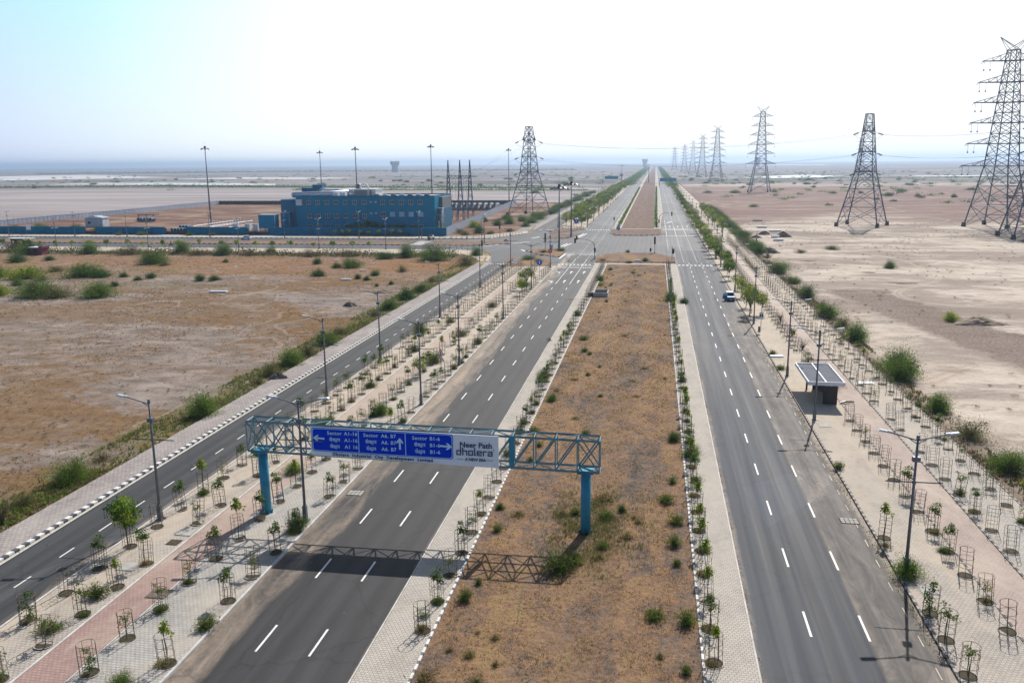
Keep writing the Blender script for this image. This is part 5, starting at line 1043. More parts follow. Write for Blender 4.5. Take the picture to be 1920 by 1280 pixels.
# ---------------------------------------------------------------- people
M['skin'] = paint('skin', (.20, .11, .07), .6, var=.05); M['hair'] = paint('hair', (.012, .01, .009), .7)
M['shirt_white'] = paint('shirt_white', (.55, .55, .55), .8); M['shirt_dark'] = paint('shirt_dark', (.03, .03, .045), .8); M['shirt_blue'] = paint('shirt_blue', (.05, .10, .25), .8); M['trousers'] = paint('trousers_dark', (.035, .035, .05), .8)
def person(lab, loc, rz, shirt, pose, grp=None):
    J = {'walk': dict(pel=(0, 0, .93), ch=(0, -.03, 1.3), nk=(0, -.05, 1.47), hd=(0, -.07, 1.62), sL=(-.19, -.03, 1.42), eL=(-.24, .08, 1.14), wL=(-.22, .02, .9), sR=(.19, -.03, 1.42), eR=(.24, -.08, 1.15), wR=(.22, -.24, .95), hL=(-.1, 0, .9), kL=(-.1, -.16, .52), aL=(-.1, -.2, .09), tL=(-.1, -.36, .03), hR=(.1, 0, .9), kR=(.1, .06, .5), aR=(.1, .3, .14), tR=(.1, .2, .03)),
         'stand': dict(pel=(0, 0, .93), ch=(0, 0, 1.3), nk=(0, -.01, 1.47), hd=(0, -.03, 1.62), sL=(-.19, 0, 1.42), eL=(-.25, .02, 1.14), wL=(-.24, -.08, .88), sR=(.19, 0, 1.42), eR=(.25, .02, 1.14), wR=(.24, -.08, .88), hL=(-.1, 0, .9), kL=(-.11, -.02, .5), aL=(-.11, .02, .08), tL=(-.12, -.16, .03), hR=(.1, 0, .9), kR=(.11, -.02, .5), aR=(.11, .02, .08), tR=(.12, -.16, .03)),
         'ride': dict(pel=(0, .28, .92), ch=(0, .16, 1.3), nk=(0, .1, 1.46), hd=(0, .06, 1.61), sL=(-.19, .14, 1.4), eL=(-.3, -.06, 1.2), wL=(-.3, -.32, 1.06), sR=(.19, .14, 1.4), eR=(.3, -.06, 1.2), wR=(.3, -.32, 1.06), hL=(-.11, .24, .9), kL=(-.2, -.14, .82), aL=(-.18, .02, .36), tL=(-.18, -.14, .3), hR=(.11, .24, .9), kR=(.2, -.14, .82), aR=(.18, .02, .36), tR=(.18, -.14, .3))}[pose]
    ks = list(J); E = [('pel', 'ch'), ('ch', 'nk'), ('nk', 'hd'), ('ch', 'sL'), ('sL', 'eL'), ('eL', 'wL'), ('ch', 'sR'), ('sR', 'eR'), ('eR', 'wR'), ('pel', 'hL'), ('hL', 'kL'), ('kL', 'aL'), ('aL', 'tL'), ('pel', 'hR'), ('hR', 'kR'), ('kR', 'aR'), ('aR', 'tR')]
    V = [Vector(J[k]) for k in ks]; ix = {k: i for i, k in enumerate(ks)}; EE = [(ix[a], ix[b]) for a, b in E]
    rad = dict(pel=.145, ch=.15, nk=.06, hd=.1, sL=.07, eL=.048, wL=.036, sR=.07, eR=.048, wR=.036, hL=.1, kL=.07, aL=.045, tL=.04, hR=.1, kR=.07, aR=.045, tR=.04); RR = [rad[k] for k in ks]
    for s in ('L', 'R'):                                              # five short fingers on each hand
        w0 = V[ix['w' + s]]; dv = (w0 - V[ix['e' + s]]).normalized(); p = w0 + dv * .08; V.append(p); RR.append(.036); pi = len(V) - 1; EE.append((ix['w' + s], pi))
        sd = Vector((0, 1, 0)) if pose != 'ride' else Vector((1, 0, 0))
        for q, L in ((-.03, .07), (-.01, .085), (.01, .08), (.03, .065)): V.append(p + sd * q + dv * L + Vector((0, -.02, 0))); RR.append(.011); EE.append((pi, len(V) - 1))
        V.append(w0 + sd * -.055 + dv * .06); RR.append(.012); EE.append((ix['w' + s], len(V) - 1))
    me = bpy.data.meshes.new('body'); me.from_pydata([tuple(v_) for v_ in V], EE, [])
    o = bpy.data.objects.new('body', me); COL.objects.link(o); sk = o.modifiers.new('s', 'SKIN'); o.modifiers.new('u', 'SUBSURF').levels = 1
    for i, r_ in enumerate(RR): me.skin_vertices[0].data[i].radius = (r_, r_)
    me.skin_vertices[0].data[0].use_root = True; bpy.context.view_layer.update()
    m2 = bpy.data.meshes.new_from_object(o.evaluated_get(bpy.context.evaluated_depsgraph_get())); bpy.data.objects.remove(o)
    for k in (M['skin'], shirt, M['trousers'], M['dark']): m2.materials.append(k)
    hip = J['pel'][2]
    for f in m2.polygons:
        c = f.center; f.use_smooth = True
        far = abs(c.x) > .2 and c.z < 1.2
        f.material_index = 0 if c.z > 1.47 or (abs(c.x) > .21 and c.z < J['eL'][2] + .02) and pose != 'ride' else (1 if c.z > hip + .03 else (3 if c.z < .1 else 2))
    t = thing('person', lab, 'person', loc, rz, grp); link('body', m2, t); hd = Vector(J['hd'])
    MB().ball(hd + Vector((0, .02, .045)), .115, nu=10, nv=7, sq=(.88, 1, .95)).build('hair', M['hair'], t, True)
    fc = MB(); fc.ball(hd + Vector((0, -.1, .0)), .022, nu=5, nv=4, sq=(.7, 1, 1.3)); fc.build('nose', M['skin'], t)
    for s in (-1, 1): MB().ball(hd + Vector((s * .036, -.088, .02)), .013, nu=5, nv=4).build('eye', M['hair'], t); MB().ball(hd + Vector((s * .1, 0, 0)), .028, nu=5, nv=4, sq=(.5, .8, 1.2)).build('ear', M['skin'], t)
    return t
person('person in pale top and dark trousers walking along the cross road kerb', (-77.7, 323.6, 0), R(-80), M['shirt_white'], 'walk'); person('person in dark clothes walking nearest the junction on the cross road', (-72, 323.8, 0), R(95), M['shirt_dark'], 'walk')
person('person in blue standing on the pavement in front of the teal wall', (-279.5, 334, .1), R(20), M['shirt_blue'], 'stand'); person('rider in dark clothes seated on the moving motorcycle', (-179, 293.4, 0), R(90), M['shirt_dark'], 'ride')
# distant tanks and sheds
def water_tower(lab, x, y, H, w2):
    t = thing('water_tower', lab, 'water tower', (x, y, 0)); b = MB(); b.tube((0, 0, -1), (0, 0, H * .62), w2 * .33, w2 * .36, 16); b.build('shaft', M['far_tank_grey'], t)
    MB().tube((0, 0, H * .62), (0, 0, H * .72), w2 * .36, w2 * .5, 18).tube((0, 0, H * .72), (0, 0, H * .93), w2 * .5, w2 * .5, 18).build('tank', M['far_tank_grey'], t); c = MB()
    for k in range(18): a = k * math.pi / 9; c.box((w2 * .46 * math.cos(a), w2 * .46 * math.sin(a), H * .965), (w2 * .07, w2 * .07, H * .07), rz=a)
    c.build('crown_post', M['far_tank_grey'], t)
water_tower('broad pale water tower on the plain above the blue building', -932, 3020, 39, 34); water_tower('faint water tower at the vanishing point of the road', -55, 4600, 43, 30); water_tower('faint water tower between the second and third pylons of the line', 520, 4600, 46, 30)
# ---------------------------------------------------------------- vegetation
M['leaf_green'] = foliage('leaf_green', [(.2, (.075, .145, .022)), (.5, (.13, .225, .034)), (.8, (.20, .30, .05))], .5)
M['leaf_dark'] = foliage('leaf_dark', [(.2, (.036, .072, .024)), (.5, (.062, .112, .034)), (.8, (.10, .155, .046))], .38)
M['leaf_lime'] = foliage('leaf_lime', [(.2, (.20, .25, .020)), (.5, (.32, .36, .030)), (.8, (.44, .44, .05))], .55)
M['leaf_olive'] = foliage('leaf_olive', [(.2, (.095, .115, .042)), (.5, (.15, .17, .06)), (.8, (.22, .225, .09))], .42)
M['leaf_dry'] = foliage('leaf_dry', [(.2, (.11, .085, .045)), (.5, (.20, .15, .075)), (.8, (.29, .22, .12))], .3)
M['leaf_orange'] = foliage('leaf_orange', [(.2, (.155, .095, .045)), (.5, (.25, .155, .075)), (.8, (.35, .235, .12))], .3)
M['grass_tan'] = foliage('grass_tan', [(.2, (.24, .165, .085)), (.5, (.40, .28, .14)), (.8, (.52, .39, .20))], .3)
M['grass_green'] = foliage('grass_green', [(.2, (.085, .115, .028)), (.5, (.15, .18, .045)), (.8, (.25, .25, .08))], .45)
M['bark'] = paint('bark', (.10, .075, .055), .9, var=.3, sc=8)
def leaf_quads(C, D, L, Wd, rg):
    "rhombic leaves at C along D"
    n = len(C); D = D / np.maximum(np.linalg.norm(D, axis=1, keepdims=True), 1e-6)
    q = rg.normal(size=(n, 3)); S = np.cross(D, q); S /= np.maximum(np.linalg.norm(S, axis=1, keepdims=True), 1e-6)
    L = np.asarray(L).reshape(-1, 1) * np.ones((n, 1)); Wd = np.asarray(Wd).reshape(-1, 1) * np.ones((n, 1))
    V = np.stack([C - D * L / 2, C + S * Wd / 2, C + D * L / 2, C - S * Wd / 2], 1).reshape(-1, 3)
    return V, np.arange(4 * n).reshape(n, 4)
def spray_mesh(name, seed, stems, per, leaf, mats, flat=.75, lift=.35, droop=.5, spread=.12, inner=.25, asp=.42):
    "arching stems from one root, leaves along them; unit radius"
    rg = np.random.default_rng(seed); C, D, mi = [], [], []
    for s in range(stems):
        az = rg.uniform(0, 2 * np.pi); el = np.arcsin(rg.uniform(np.sin(.12), np.sin(1.45))); ln = rg.uniform(.6, 1.12) * (1 + .18 * np.sin(3 * az + seed))
        t = rg.uniform(inner, 1, per); d = np.array([np.cos(az) * np.cos(el), np.sin(az) * np.cos(el), np.sin(el) * flat / .75])
        P = t[:, None] * ln * d; P[:, 2] = np.maximum(P[:, 2] * flat + lift * t * .3 - droop * (t ** 2) * ln * .3 * np.cos(el), .02)
        P += rg.normal(0, spread, (per, 3)) * (.35 + t[:, None]) * np.array([1, 1, .7]); P[:, 2] = np.abs(P[:, 2]) + .01
        C.append(P); D.append(d + rg.normal(0, .7, (per, 3))); k = rg.integers(0, len(mats)); mi += [k] * per
    C, D = np.concatenate(C), np.concatenate(D); sz = leaf * rg.uniform(.6, 1.5, len(C)); V, F = leaf_quads(C, D, sz, sz * asp, rg)
    return npmesh(name, V, F, mats, np.array(mi))
def stem_mesh(name, seed, n, h, r, spread=.7, mat='bark'):
    r2 = random.Random(seed); b = MB()
    for i in range(n):
        a = r2.uniform(0, 6.28); L = r2.uniform(.5, 1) * h; q = r2.uniform(.2, spread)
        p1 = (math.cos(a) * q * L * .4, math.sin(a) * q * L * .4, L * .5); p2 = (math.cos(a + .3) * q * L, math.sin(a + .3) * q * L, L * .9); b.path([(0, 0, -.05), p1, p2], [r, r * .6, r * .25], 4)
    return b.mesh(name, M[mat])
def tree_meshes(seed, H, cr, mats, clumps=26, per=90, leaf=.34, trunk_r=.09, base=.42, flat=.8):
    "crown of leaf clumps on a limbed trunk; real metres"
    rg = np.random.default_rng(seed); r2 = random.Random(seed); b = MB(); z0 = H * base
    lean = (r2.uniform(-.05, .05) * H, r2.uniform(-.05, .05) * H); b.path([(0, 0, -.1), (lean[0] * .4, lean[1] * .4, z0 * .6), (lean[0], lean[1], z0 + .1 * H)], [trunk_r * 1.25, trunk_r, trunk_r * .8], 6)
    C, D, mi, S = [], [], [], []
    for k in range(clumps):
        a = rg.uniform(0, 2 * np.pi); u = rg.uniform(-.55, 1); q = np.sqrt(max(0, 1 - u * u)) * rg.uniform(.45, 1.05); rr = cr * (1 + .2 * np.sin(2 * a + seed))
        c = np.array([lean[0] + rr * q * np.cos(a), lean[1] + rr * q * np.sin(a), z0 + (H - z0) * (.5 + .5 * u * rg.uniform(.7, 1.05))])
        if k % 2 == 0: b.path([(lean[0], lean[1], z0 * r2.uniform(.75, 1.1)), ((lean[0] + c[0]) / 2, (lean[1] + c[1]) / 2, (z0 + c[2]) / 2 + .1), tuple(c)], [trunk_r * .55, trunk_r * .35, trunk_r * .12], 4)
        m = int(per * rg.uniform(.6, 1.4)); g = rg.normal(0, cr * .21, (m, 3)) * np.array([1, 1, flat]); C.append(c + g); D.append(g + rg.normal(0, .4, (m, 3)) + np.array([0, 0, -.15])); mi += [rg.integers(0, len(mats))] * m
    C, D = np.concatenate(C), np.concatenate(D); sz = leaf * rg.uniform(.6, 1.4, len(C)); V, F = leaf_quads(C, D, sz, sz * .5, rg)
    return npmesh('crown', V, F, mats, np.array(mi)), b.mesh('trunk', M['bark'])
g3 = [M['leaf_green'], M['leaf_dark'], M['leaf_olive']]
BUSH = {  # unit radius meshes
 'green': [spray_mesh('foliage', 1 + i, 96, 120, .046, [M['leaf_green'], M['leaf_green'], M['leaf_olive'], M['leaf_dark']]) for i in range(3)],
 'dark': [spray_mesh('foliage', 11 + i, 90, 110, .05, [M['leaf_dark'], M['leaf_dark'], M['leaf_green']]) for i in range(2)],
 'lime': [spray_mesh('foliage', 21, 80, 76, .054, [M['leaf_lime'], M['leaf_green'], M['leaf_lime']])],
 'olive': [spray_mesh('foliage', 31 + i, 64, 60, .056, [M['leaf_olive'], M['leaf_dry'], M['leaf_olive']]) for i in range(2)],
 'dry': [spray_mesh('foliage', 41 + i, 60, 56, .05, [M['leaf_dry'], M['leaf_dry'], M['leaf_olive']]) for i in range(2)],
 'tuft': [spray_mesh('foliage', 51 + i, 90, 15, .24, [M['grass_green'], M['grass_green'], M['leaf_green'], M['leaf_olive']], .8, .4, .3, .09, .15, .13) for i in range(3)],
 'weed': [spray_mesh('foliage', 61 + i, 64, 12, .24, [M['grass_green'], M['grass_tan'], M['leaf_olive'], M['grass_tan']], .65, .3, .4, .12, .15, .13) for i in range(3)],
 'bare': [spray_mesh('foliage', 71, 20, 8, .07, [M['leaf_dry']])],
}
STEMS = [stem_mesh('stem', 5 + i, 14, .8, .022) for i in range(3)]
bare_stem = stem_mesh('stem', 77, 40, 1.25, .016, .9)
_bn = [0]
def bush(kind, x, y, w2, h, label, group=None, cat='shrub', name=None, z=-.04, parts=True):
    _bn[0] += 1; i = _bn[0]; w2 = w2 * (1.22 if group == 'shrubs on the dry field' else 1); h = h * (1.15 if group == 'shrubs on the dry field' else 1); name = name or ('grass_tuft' if kind in ('tuft', 'weed') else 'shrub')
    me = BUSH[kind][i % len(BUSH[kind])]
    if not parts: o = link(name, me); 
    else:
        o = thing(name, label, cat, (x, y, z)); link('foliage', me, o); link('stem', bare_stem if kind == 'bare' else STEMS[i % 3], o)
    o.location = (x, y, z); o.rotation_euler.z = rnd.uniform(0, 6.28); r_ = w2 / 1.9; o.scale = (r_, r_, min(max(h / .95, r_ * .55), r_ * 1.5)); return tag(o, label, cat, group)
def bushes(rows, group, tmpl=None, z=-.04):
    for k, row in enumerate(rows):
        kind, x, y, w2, h = row[:5]; lab = row[5] if len(row) > 5 else tmpl.format(ordw(k + 1)); bush(kind, x, y, w2, h, lab, group, z=z)
# dry field, far west
W = [('green', -151.7, 238.4, 8.6, 4.6, 'big green shrub alone before the road cutting on the dry field'), ('olive', -145.3, 233.7, 3.9, 1.6, 'low olive shrub at the skirt of the big lone green shrub'), ('green', -153.7, 208.3, 10.7, 3.9, 'broad dark green shrub mound in the middle of the field group'), ('dark', -148.5, 207, 5.8, 2.1, 'dark low shrub joined to the broad green mound'),
 ('lime', -167.1, 202.8, 10.5, 4.2, 'broad bright green shrub mound nearest the photo edge row'), ('green', -176.5, 203.5, 6.5, 3.4, 'green shrub cut by the photo edge in the middle row'), ('green', -140.4, 173.0, 9.0, 4.6, 'large green shrub in the row closest to the camera, darkest'), ('olive', -134.9, 172.5, 7.7, 3.0, 'olive shrub leaning on the large green one in the closest row'), ('green', -125.8, 174.5, 8.0, 3.6, 'rounded green shrub standing apart in the closest row'), ('lime', -151.0, 173.9, 5.5, 3.2, 'bright shrub cut by the photo edge in the closest row'),
 ('olive', -169.3, 217.0, 5.2, 2.2, 'pale olive shrub behind the bright green mound'), ('dark', -199.1, 237.9, 5.9, 3.0, 'dark shrub below the maroon kiosk'), ('dark', -191.7, 243.6, 3.5, 1.7, 'small dark shrub beside the one under the kiosk'), ('dark', -141.7, 208.1, 2.4, 1.4, 'small dark shrub just past the broad green mound'), ('dark', -132.5, 206.2, 3.1, 1.6, 'dark round shrub, larger of the pair past the mound'), ('dark', -133.9, 202.1, 2.3, 1.2, 'dark round shrub, smaller of the pair past the mound'),
 ('dark', -116.4, 202.6, 2.8, 1.9, 'taller of two adjoining dark shrubs amid the dry field'), ('dark', -113.2, 204.1, 3.2, 1.5, 'wider of two adjoining dark shrubs amid the dry field'), ('dark', -133.0, 191.1, 2.2, 1.4, 'small dark shrub between the closest row and the middle row'), ('dark', -130.5, 243.1, 1.8, 1.2, 'tiny dark shrub on the orange grass near the cutting'), ('olive', -159.2, 198.3, 3.6, 1.9, 'olive shrub in front of the bright mound'), ('green', -159.5, 190.1, 3.2, 1.9, 'small green shrub between bright mound and closest row'),
 ('dark', -100.1, 241.9, 2.9, 2.1, 'small dark shrub in the orange grass below the blue building'), ('dark', -90.5, 232.7, 2.8, 1.7, 'dark shrub beside the broader shrub below the blue building'), ('green', -86.3, 234.1, 5.5, 3.1, 'broad green shrub in the grass below the blue building'), ('dark', -89.2, 215.1, 4.1, 2.0, 'spreading dark shrub with a yellow grass skirt'), ('dark', -76.1, 210.4, 1.9, 1.6, 'first of three small dark shrubs near the white plank'), ('dark', -72.9, 208.2, 1.8, 1.3, 'lowest of three small dark shrubs near the white plank'), ('green', -73.7, 217.4, 2.6, 1.8, 'farthest of three small dark shrubs near the white plank'),
 ('dark', -64.1, 201.2, 1.4, 1.4, 'tiny round dark shrub toward the service road verge'), ('dark', -66.7, 197.4, 1.1, .9, 'tiniest dark shrub toward the service road verge'), ('olive', -68.7, 225.6, 2.8, 2.3, 'brownish shrub on the orange grass near the junction corner'), ('green', -78.0, 262, 5.6, 4.9, 'tall green shrub on the cutting edge behind the big corner shrub'), ('green', -66.8, 255, 10, 5.2, 'biggest rounded green shrub at the junction corner of the field'), ('olive', -54.5, 243, 6.2, 4.0, 'olive shrub on the verge at the bend of the service road'), ('green', -56.4, 268.0, 3.9, 3.6, 'small tree like shrub at the rounded junction corner'),
 ('green', -127.3, 268, 3.6, 3.0, 'green shrub on the cutting beneath the blue building'), ('dry', -110.7, 262, 9, 2.6, 'long brownish shrub on the cutting beneath the blue building'), ('green', -159.5, 268, 5.9, 5.4, 'tall green shrub rising over the far pavement by the motorcycle'), ('green', -142.3, 264, 5.8, 4.9, 'tall green shrub on the cutting near the white car'), ('green', -191.9, 264, 6.1, 4.3, 'green shrub on the cutting beside the kiosk'), ('dark', -213, 262, 9.4, 4.7, 'dark shrub mass around the kiosk'), ('dry', -176, 263, 12, 2.4, 'brown shrub belt on the cutting past the kiosk'), ('dry', -150.6, 263, 8.3, 2.6, 'brown shrub between the two tall cutting shrubs'), ('olive', -224, 268, 8, 4.5, 'olive shrub under the white roofed shelter'), ('dry', -98, 264, 9, 2.6, 'dull brown shrub on the cutting before the corner shrub'), ('dark', -84, 258, 7, 2.4, 'dark low shrub at the foot of the tall cutting shrub'), ('dry', -133, 264, 8, 2.2, 'brown scrub on the cutting between green shrubs')]
bushes(W, 'shrubs on the dry field')
VG = [('green', -53.6, 165.8, 4.2, 3.1, 'round bright green shrub on the service road verge'), ('dark', -53.8, 179, 5.2, 3.3, 'darker green shrub behind the round one on the verge'), ('green', -52.8, 89.9, 4.6, 4.3, 'large feathery green shrub at the verge facing the gantry'), ('olive', -53.4, 110, 3.6, 2.6, 'olive shrub starting the long green verge strip'), ('green', -53.2, 116.4, 4.6, 3.0, 'green shrub in the long verge strip facing the sign posts'), ('olive', -53.3, 123, 4.2, 2.4, 'olive shrub in the middle of the long verge strip'), ('green', -53.3, 131.2, 4.6, 3.0, 'green shrub ending the long verge strip'), ('dry', -54.3, 140, 4.0, 1.8, 'dry shrub beyond the long verge strip'), ('olive', -54.0, 158, 2.6, 1.6, 'olive weed shrub below the round verge shrub'), ('olive', -55.2, 206.8, 3.0, 1.8, 'pale green shrub on the verge beyond the plank'), ('dark', -53.5, 190, 4.0, 2.4, 'low dark shrub on the verge past the darker one'), ('olive', -53, 105, 2.2, 1.2, 'small dark weed by the rubble on the verge'), ('green', -54.3, 68.2, 4.0, 2.8, 'bright green feathery shrub on the verge near the front lamp'), ('bare', -53.4, 58.4, 2.6, 2.8, 'leafless twiggy shrub on the verge at the photo edge'), ('olive', -54.2, 55.2, 3.2, 1.6, 'olive weed at the photo edge of the verge'), ('olive', -54.6, 62.5, 2.6, 1.3, 'low weed between twiggy shrub and bright shrub'), ('dry', -55, 74, 3, 1.2, 'dry brown weed past the bright verge shrub')]
bushes(VG, 'shrubs on the service road verge')
EG = [('green', 33.6, 145.1, 4.8, 3.6, 'green shrub on the hedge line just behind the shelter lamp'), ('green', 33.9, 119.5, 6.4, 4.6, 'largest bright green shrub on the hedge line beside the shelter'), ('dark', 34.6, 125, 4.8, 3.9, 'darker half of the largest hedge shrub'), ('green', 34.0, 103.9, 3.6, 2.8, 'spiky green shrub beyond the shelter front'), ('olive', 34.0, 93.4, 5.0, 2.6, 'spreading olive shrub on the outer pavement edge'), ('green', 34.3, 83.6, 4.6, 2.7, 'feathery green shrub facing the front lamp head'), ('lime', 34.6, 79.5, 2.2, 1.4, 'small lime shrub near the photo edge of the hedge line'), ('olive', 31.0, 92.0, 1.2, 1.1, 'small weed bush among the outermost tree guards'), ('green', 33.0, 232.4, 6.7, 4.3, 'green shrub on the hedge beside the yellow railing'), ('dark', 33.1, 189.9, 5, 4.1, 'dark green rounded hedge shrub level with the van'), ('green', 33.0, 166.4, 6, 3.7, 'long green hedge shrub behind the bus stop sign'), ('olive', 34, 157, 4, 2.6, 'olive hedge shrub trailing toward the shelter'), ('olive', 59.0, 297.1, 7.0, 1.9, 'flat olive shrub alone on the dusty field'), ('olive', 47.1, 285.5, 4.6, 1.6, 'small olive shrub before the flat one on the dusty field'), ('dark', 64.6, 246, 3.8, 2.6, 'single dark shrub on the pale field'), ('lime', 54.6, 165, 3.6, 2.4, 'yellow green bush on the brown soil mound'), ('olive', 59, 163.4, 4.8, 1.7, 'low olive growth trailing along the brown soil mound'), ('dark', 33.6, 282.1, 5.4, 3.4, 'dark shrub on the hedge at the long brown heap'), ('dry', 34.8, 270, 4, 2.4, 'dry hedge shrub before the brown heap'), ('green', 34.1, 213, 4, 2.4, 'small green hedge shrub between van and railing'), ('dry', 34.2, 178, 4, 1.8, 'dry hedge weed between two green shrubs')] + [(('dark', 'green', 'olive', 'dark')[k % 4], 34.2 + .5 * math.sin(k * 2.1), 294 + 12.5 * k, 7.5 + 2 * math.sin(k * 1.7), 2.9 + .6 * math.sin(k * 3.3), f'hedge shrub on the dusty field edge, {ordw(k + 1)} beyond the brown heap') for k in range(22)]
bushes(EG, 'hedge shrubs on the dusty field side')
# median and pavement weeds
MD = [('dark', -2.1, 68.3, 1.0, 1.4, 'upright dark green tuft to the side of the gantry post'), ('weed', -1.5, 63.1, 1.5, .9, 'rounded yellowish tuft beside the gantry post foot'), ('tuft', -3.3, 61.0, 1.3, .7, 'green tuft just in front of the gantry post foot'), ('tuft', -6.2, 56.8, 3.2, 1.5, 'largest shaggy green tuft where the gantry shadow crosses'), ('tuft', -5.2, 58.2, 1.8, 1.0, 'green tuft between post foot and the largest tuft'), ('weed', -3.7, 70.8, 2.3, .9, 'wide weed behind the gantry post'), ('weed', -7.1, 66.8, 1.4, .7, 'pale weed on the road side of the gantry post'), ('tuft', -5.9, 67.2, 1.3, .8, 'green tuft on the road side of the gantry post'), ('tuft', -3.4, 66.7, 1.9, .7, 'spreading tuft directly behind the gantry post'), ('weed', -10.7, 66.2, 1.6, .6, 'flat weed near the walkway kerb behind the gantry shadow'), ('tuft', -11.9, 62.9, 1.1, .7, 'green tuft by the walkway kerb level with the post'), ('dark', -12.5, 67.4, 1.0, .9, 'dark tuft touching the walkway kerb behind the gantry'),
 ('tuft', 1.6, 70.9, 1.9, .9, 'pale green tuft toward the shelter side of the median'), ('tuft', 2.4, 66.5, 1.8, .9, 'green tuft near the shelter side kerb behind the post line'), ('tuft', 2.2, 62.2, 1.5, 1.1, 'bushy tuft near the shelter side kerb level with the post'), ('tuft', 2.3, 58.9, .9, 1.0, 'small tuft before the bushy kerb tuft'), ('weed', -.6, 66.1, 1.0, .5, 'small yellow weed mid median near the post'), ('tuft', 2.3, 75.5, 1.0, .8, 'starry tuft near the kerb farther than the post'), ('dark', 2.7, 87.9, 1.8, 1.4, 'dark green bush against the median kerb'), ('green', 4.3, 83.0, 2.2, 1.8, 'green bush overgrowing the guards on the median kerb'), ('tuft', -6.8, 88.7, 1.3, .7, 'green tuft just beyond the gantry truss'), ('tuft', -12.5, 88.8, 1.4, .9, 'green tuft by the walkway beyond the gantry'), ('tuft', -11.3, 84.2, 1.0, .6, 'tuft seen through the gantry lattice, upper one'), ('tuft', -11.6, 79.7, .9, .5, 'tuft seen through the gantry lattice, lower one'), ('weed', -3.4, 59.3, .9, .6, 'small weed in front of the post'),
 ('tuft', -12.1, 51.7, 1.4, 1.0, 'green tuft by the striped kerb before the shadow'), ('weed', -12.3, 42.2, 2.0, 1.1, 'large weed at the photo bottom beside the striped kerb'), ('tuft', -11.6, 54.0, .8, .6, 'small tuft by the striped kerb at the shadow'), ('weed', -9.2, 47.2, .8, .6, 'small yellow weed in the open median'), ('weed', -8.6, 44.4, .7, .6, 'small weed near the photo bottom of the median'), ('weed', -10.4, 45.1, .9, .7, 'green brown weed, larger of the bottom pair'), ('weed', -10.4, 47.7, .6, .3, 'tiny dry weed in the open median'), ('weed', -11.7, 45.5, .8, .4, 'flat weed close to the striped kerb'), ('weed', -9.4, 42.6, 1.2, .5, 'weed cut by the photo bottom in the median'), ('tuft', .7, 51.2, 1.9, .7, 'spreading green tuft on the shelter side of the median'), ('tuft', 2.7, 50.7, 1.6, 1.4, 'tall bushy tuft leaning on the shelter side kerb'), ('weed', 1.0, 46.7, .8, .5, 'small weed before the spreading tuft'), ('tuft', 2.5, 45.3, .9, .9, 'upright tuft near the kerb at the photo bottom'), ('weed', -1.0, 66.9, .9, .5, 'tiny weed next to the upright dark tuft'),
 ('tuft', -11.1, 139.5, 1.9, .9, 'green tuft on the median far behind the gantry'), ('tuft', -10.3, 130.3, 1.6, .8, 'lighter tuft closer than the far median tuft'), ('dark', -8.6, 115.0, .9, .6, 'small dark weed midway along the median'), ('green', -12.1, 101.6, 1.7, 1.3, 'green bush at the walkway kerb behind the gantry'), ('dark', -6.2, 104.2, .8, .5, 'tiny dark weed in the open median behind the gantry'), ('dry', -16.8, 137.7, 1.0, .8, 'dark dry weed growing from the carriageway edge'), ('green', -14.6, 112.8, 2.2, 2.0, 'feathery green bush smothering the walkway guards'), ('green', -13.1, 212.7, 2.6, 2.3, 'green bush on the walkway beyond the masonry chamber'), ('lime', -12.4, 203.4, 1.8, 1.1, 'lime tuft just beyond the masonry chamber'), ('dark', 3.9, 182.4, 3.3, 2.6, 'dark green bush standing over the median kerb before the van'), ('dark', 6.5, 179.7, 2.6, 1.5, 'low dark bush spilling from walkway onto the carriageway'), ('green', -14.3, 162.1, 2.0, 1.6, 'green bush among walkway guards before the chamber'), ('dark', -2.4, 256.8, 2.4, 1.3, 'dark bush on the grassy nose of the near median'), ('weed', -15.0, 257, 3.7, 1.0, 'wide weed on the road corner of the near median nose'), ('dark', -8.2, 281, 1.8, 1.2, 'dark weed on the tip of the near median nose'), ('dark', -11.5, 234, 1.6, .9, 'small dark bush at the walkway near the junction'), ('tuft', -7.0, 250.9, 3.0, .5, 'flat weed on the crosswalk edge of the median')]
bushes(MD, 'tufts and weeds on the median', z=.08)
for k in range(34):                                               # more small weeds between the listed ones
    x, y = rnd.uniform(-12.6, 3), rnd.uniform(92, 236); bush(rnd.choice(('weed', 'weed', 'tuft', 'dry')), x, y, rnd.uniform(.7, 1.6), rnd.uniform(.3, .7), f'small weed on the brown median beyond the gantry, {ordw(k + 1)} of those scattered there', 'small weeds on the far part of the median', z=.08, parts=False)
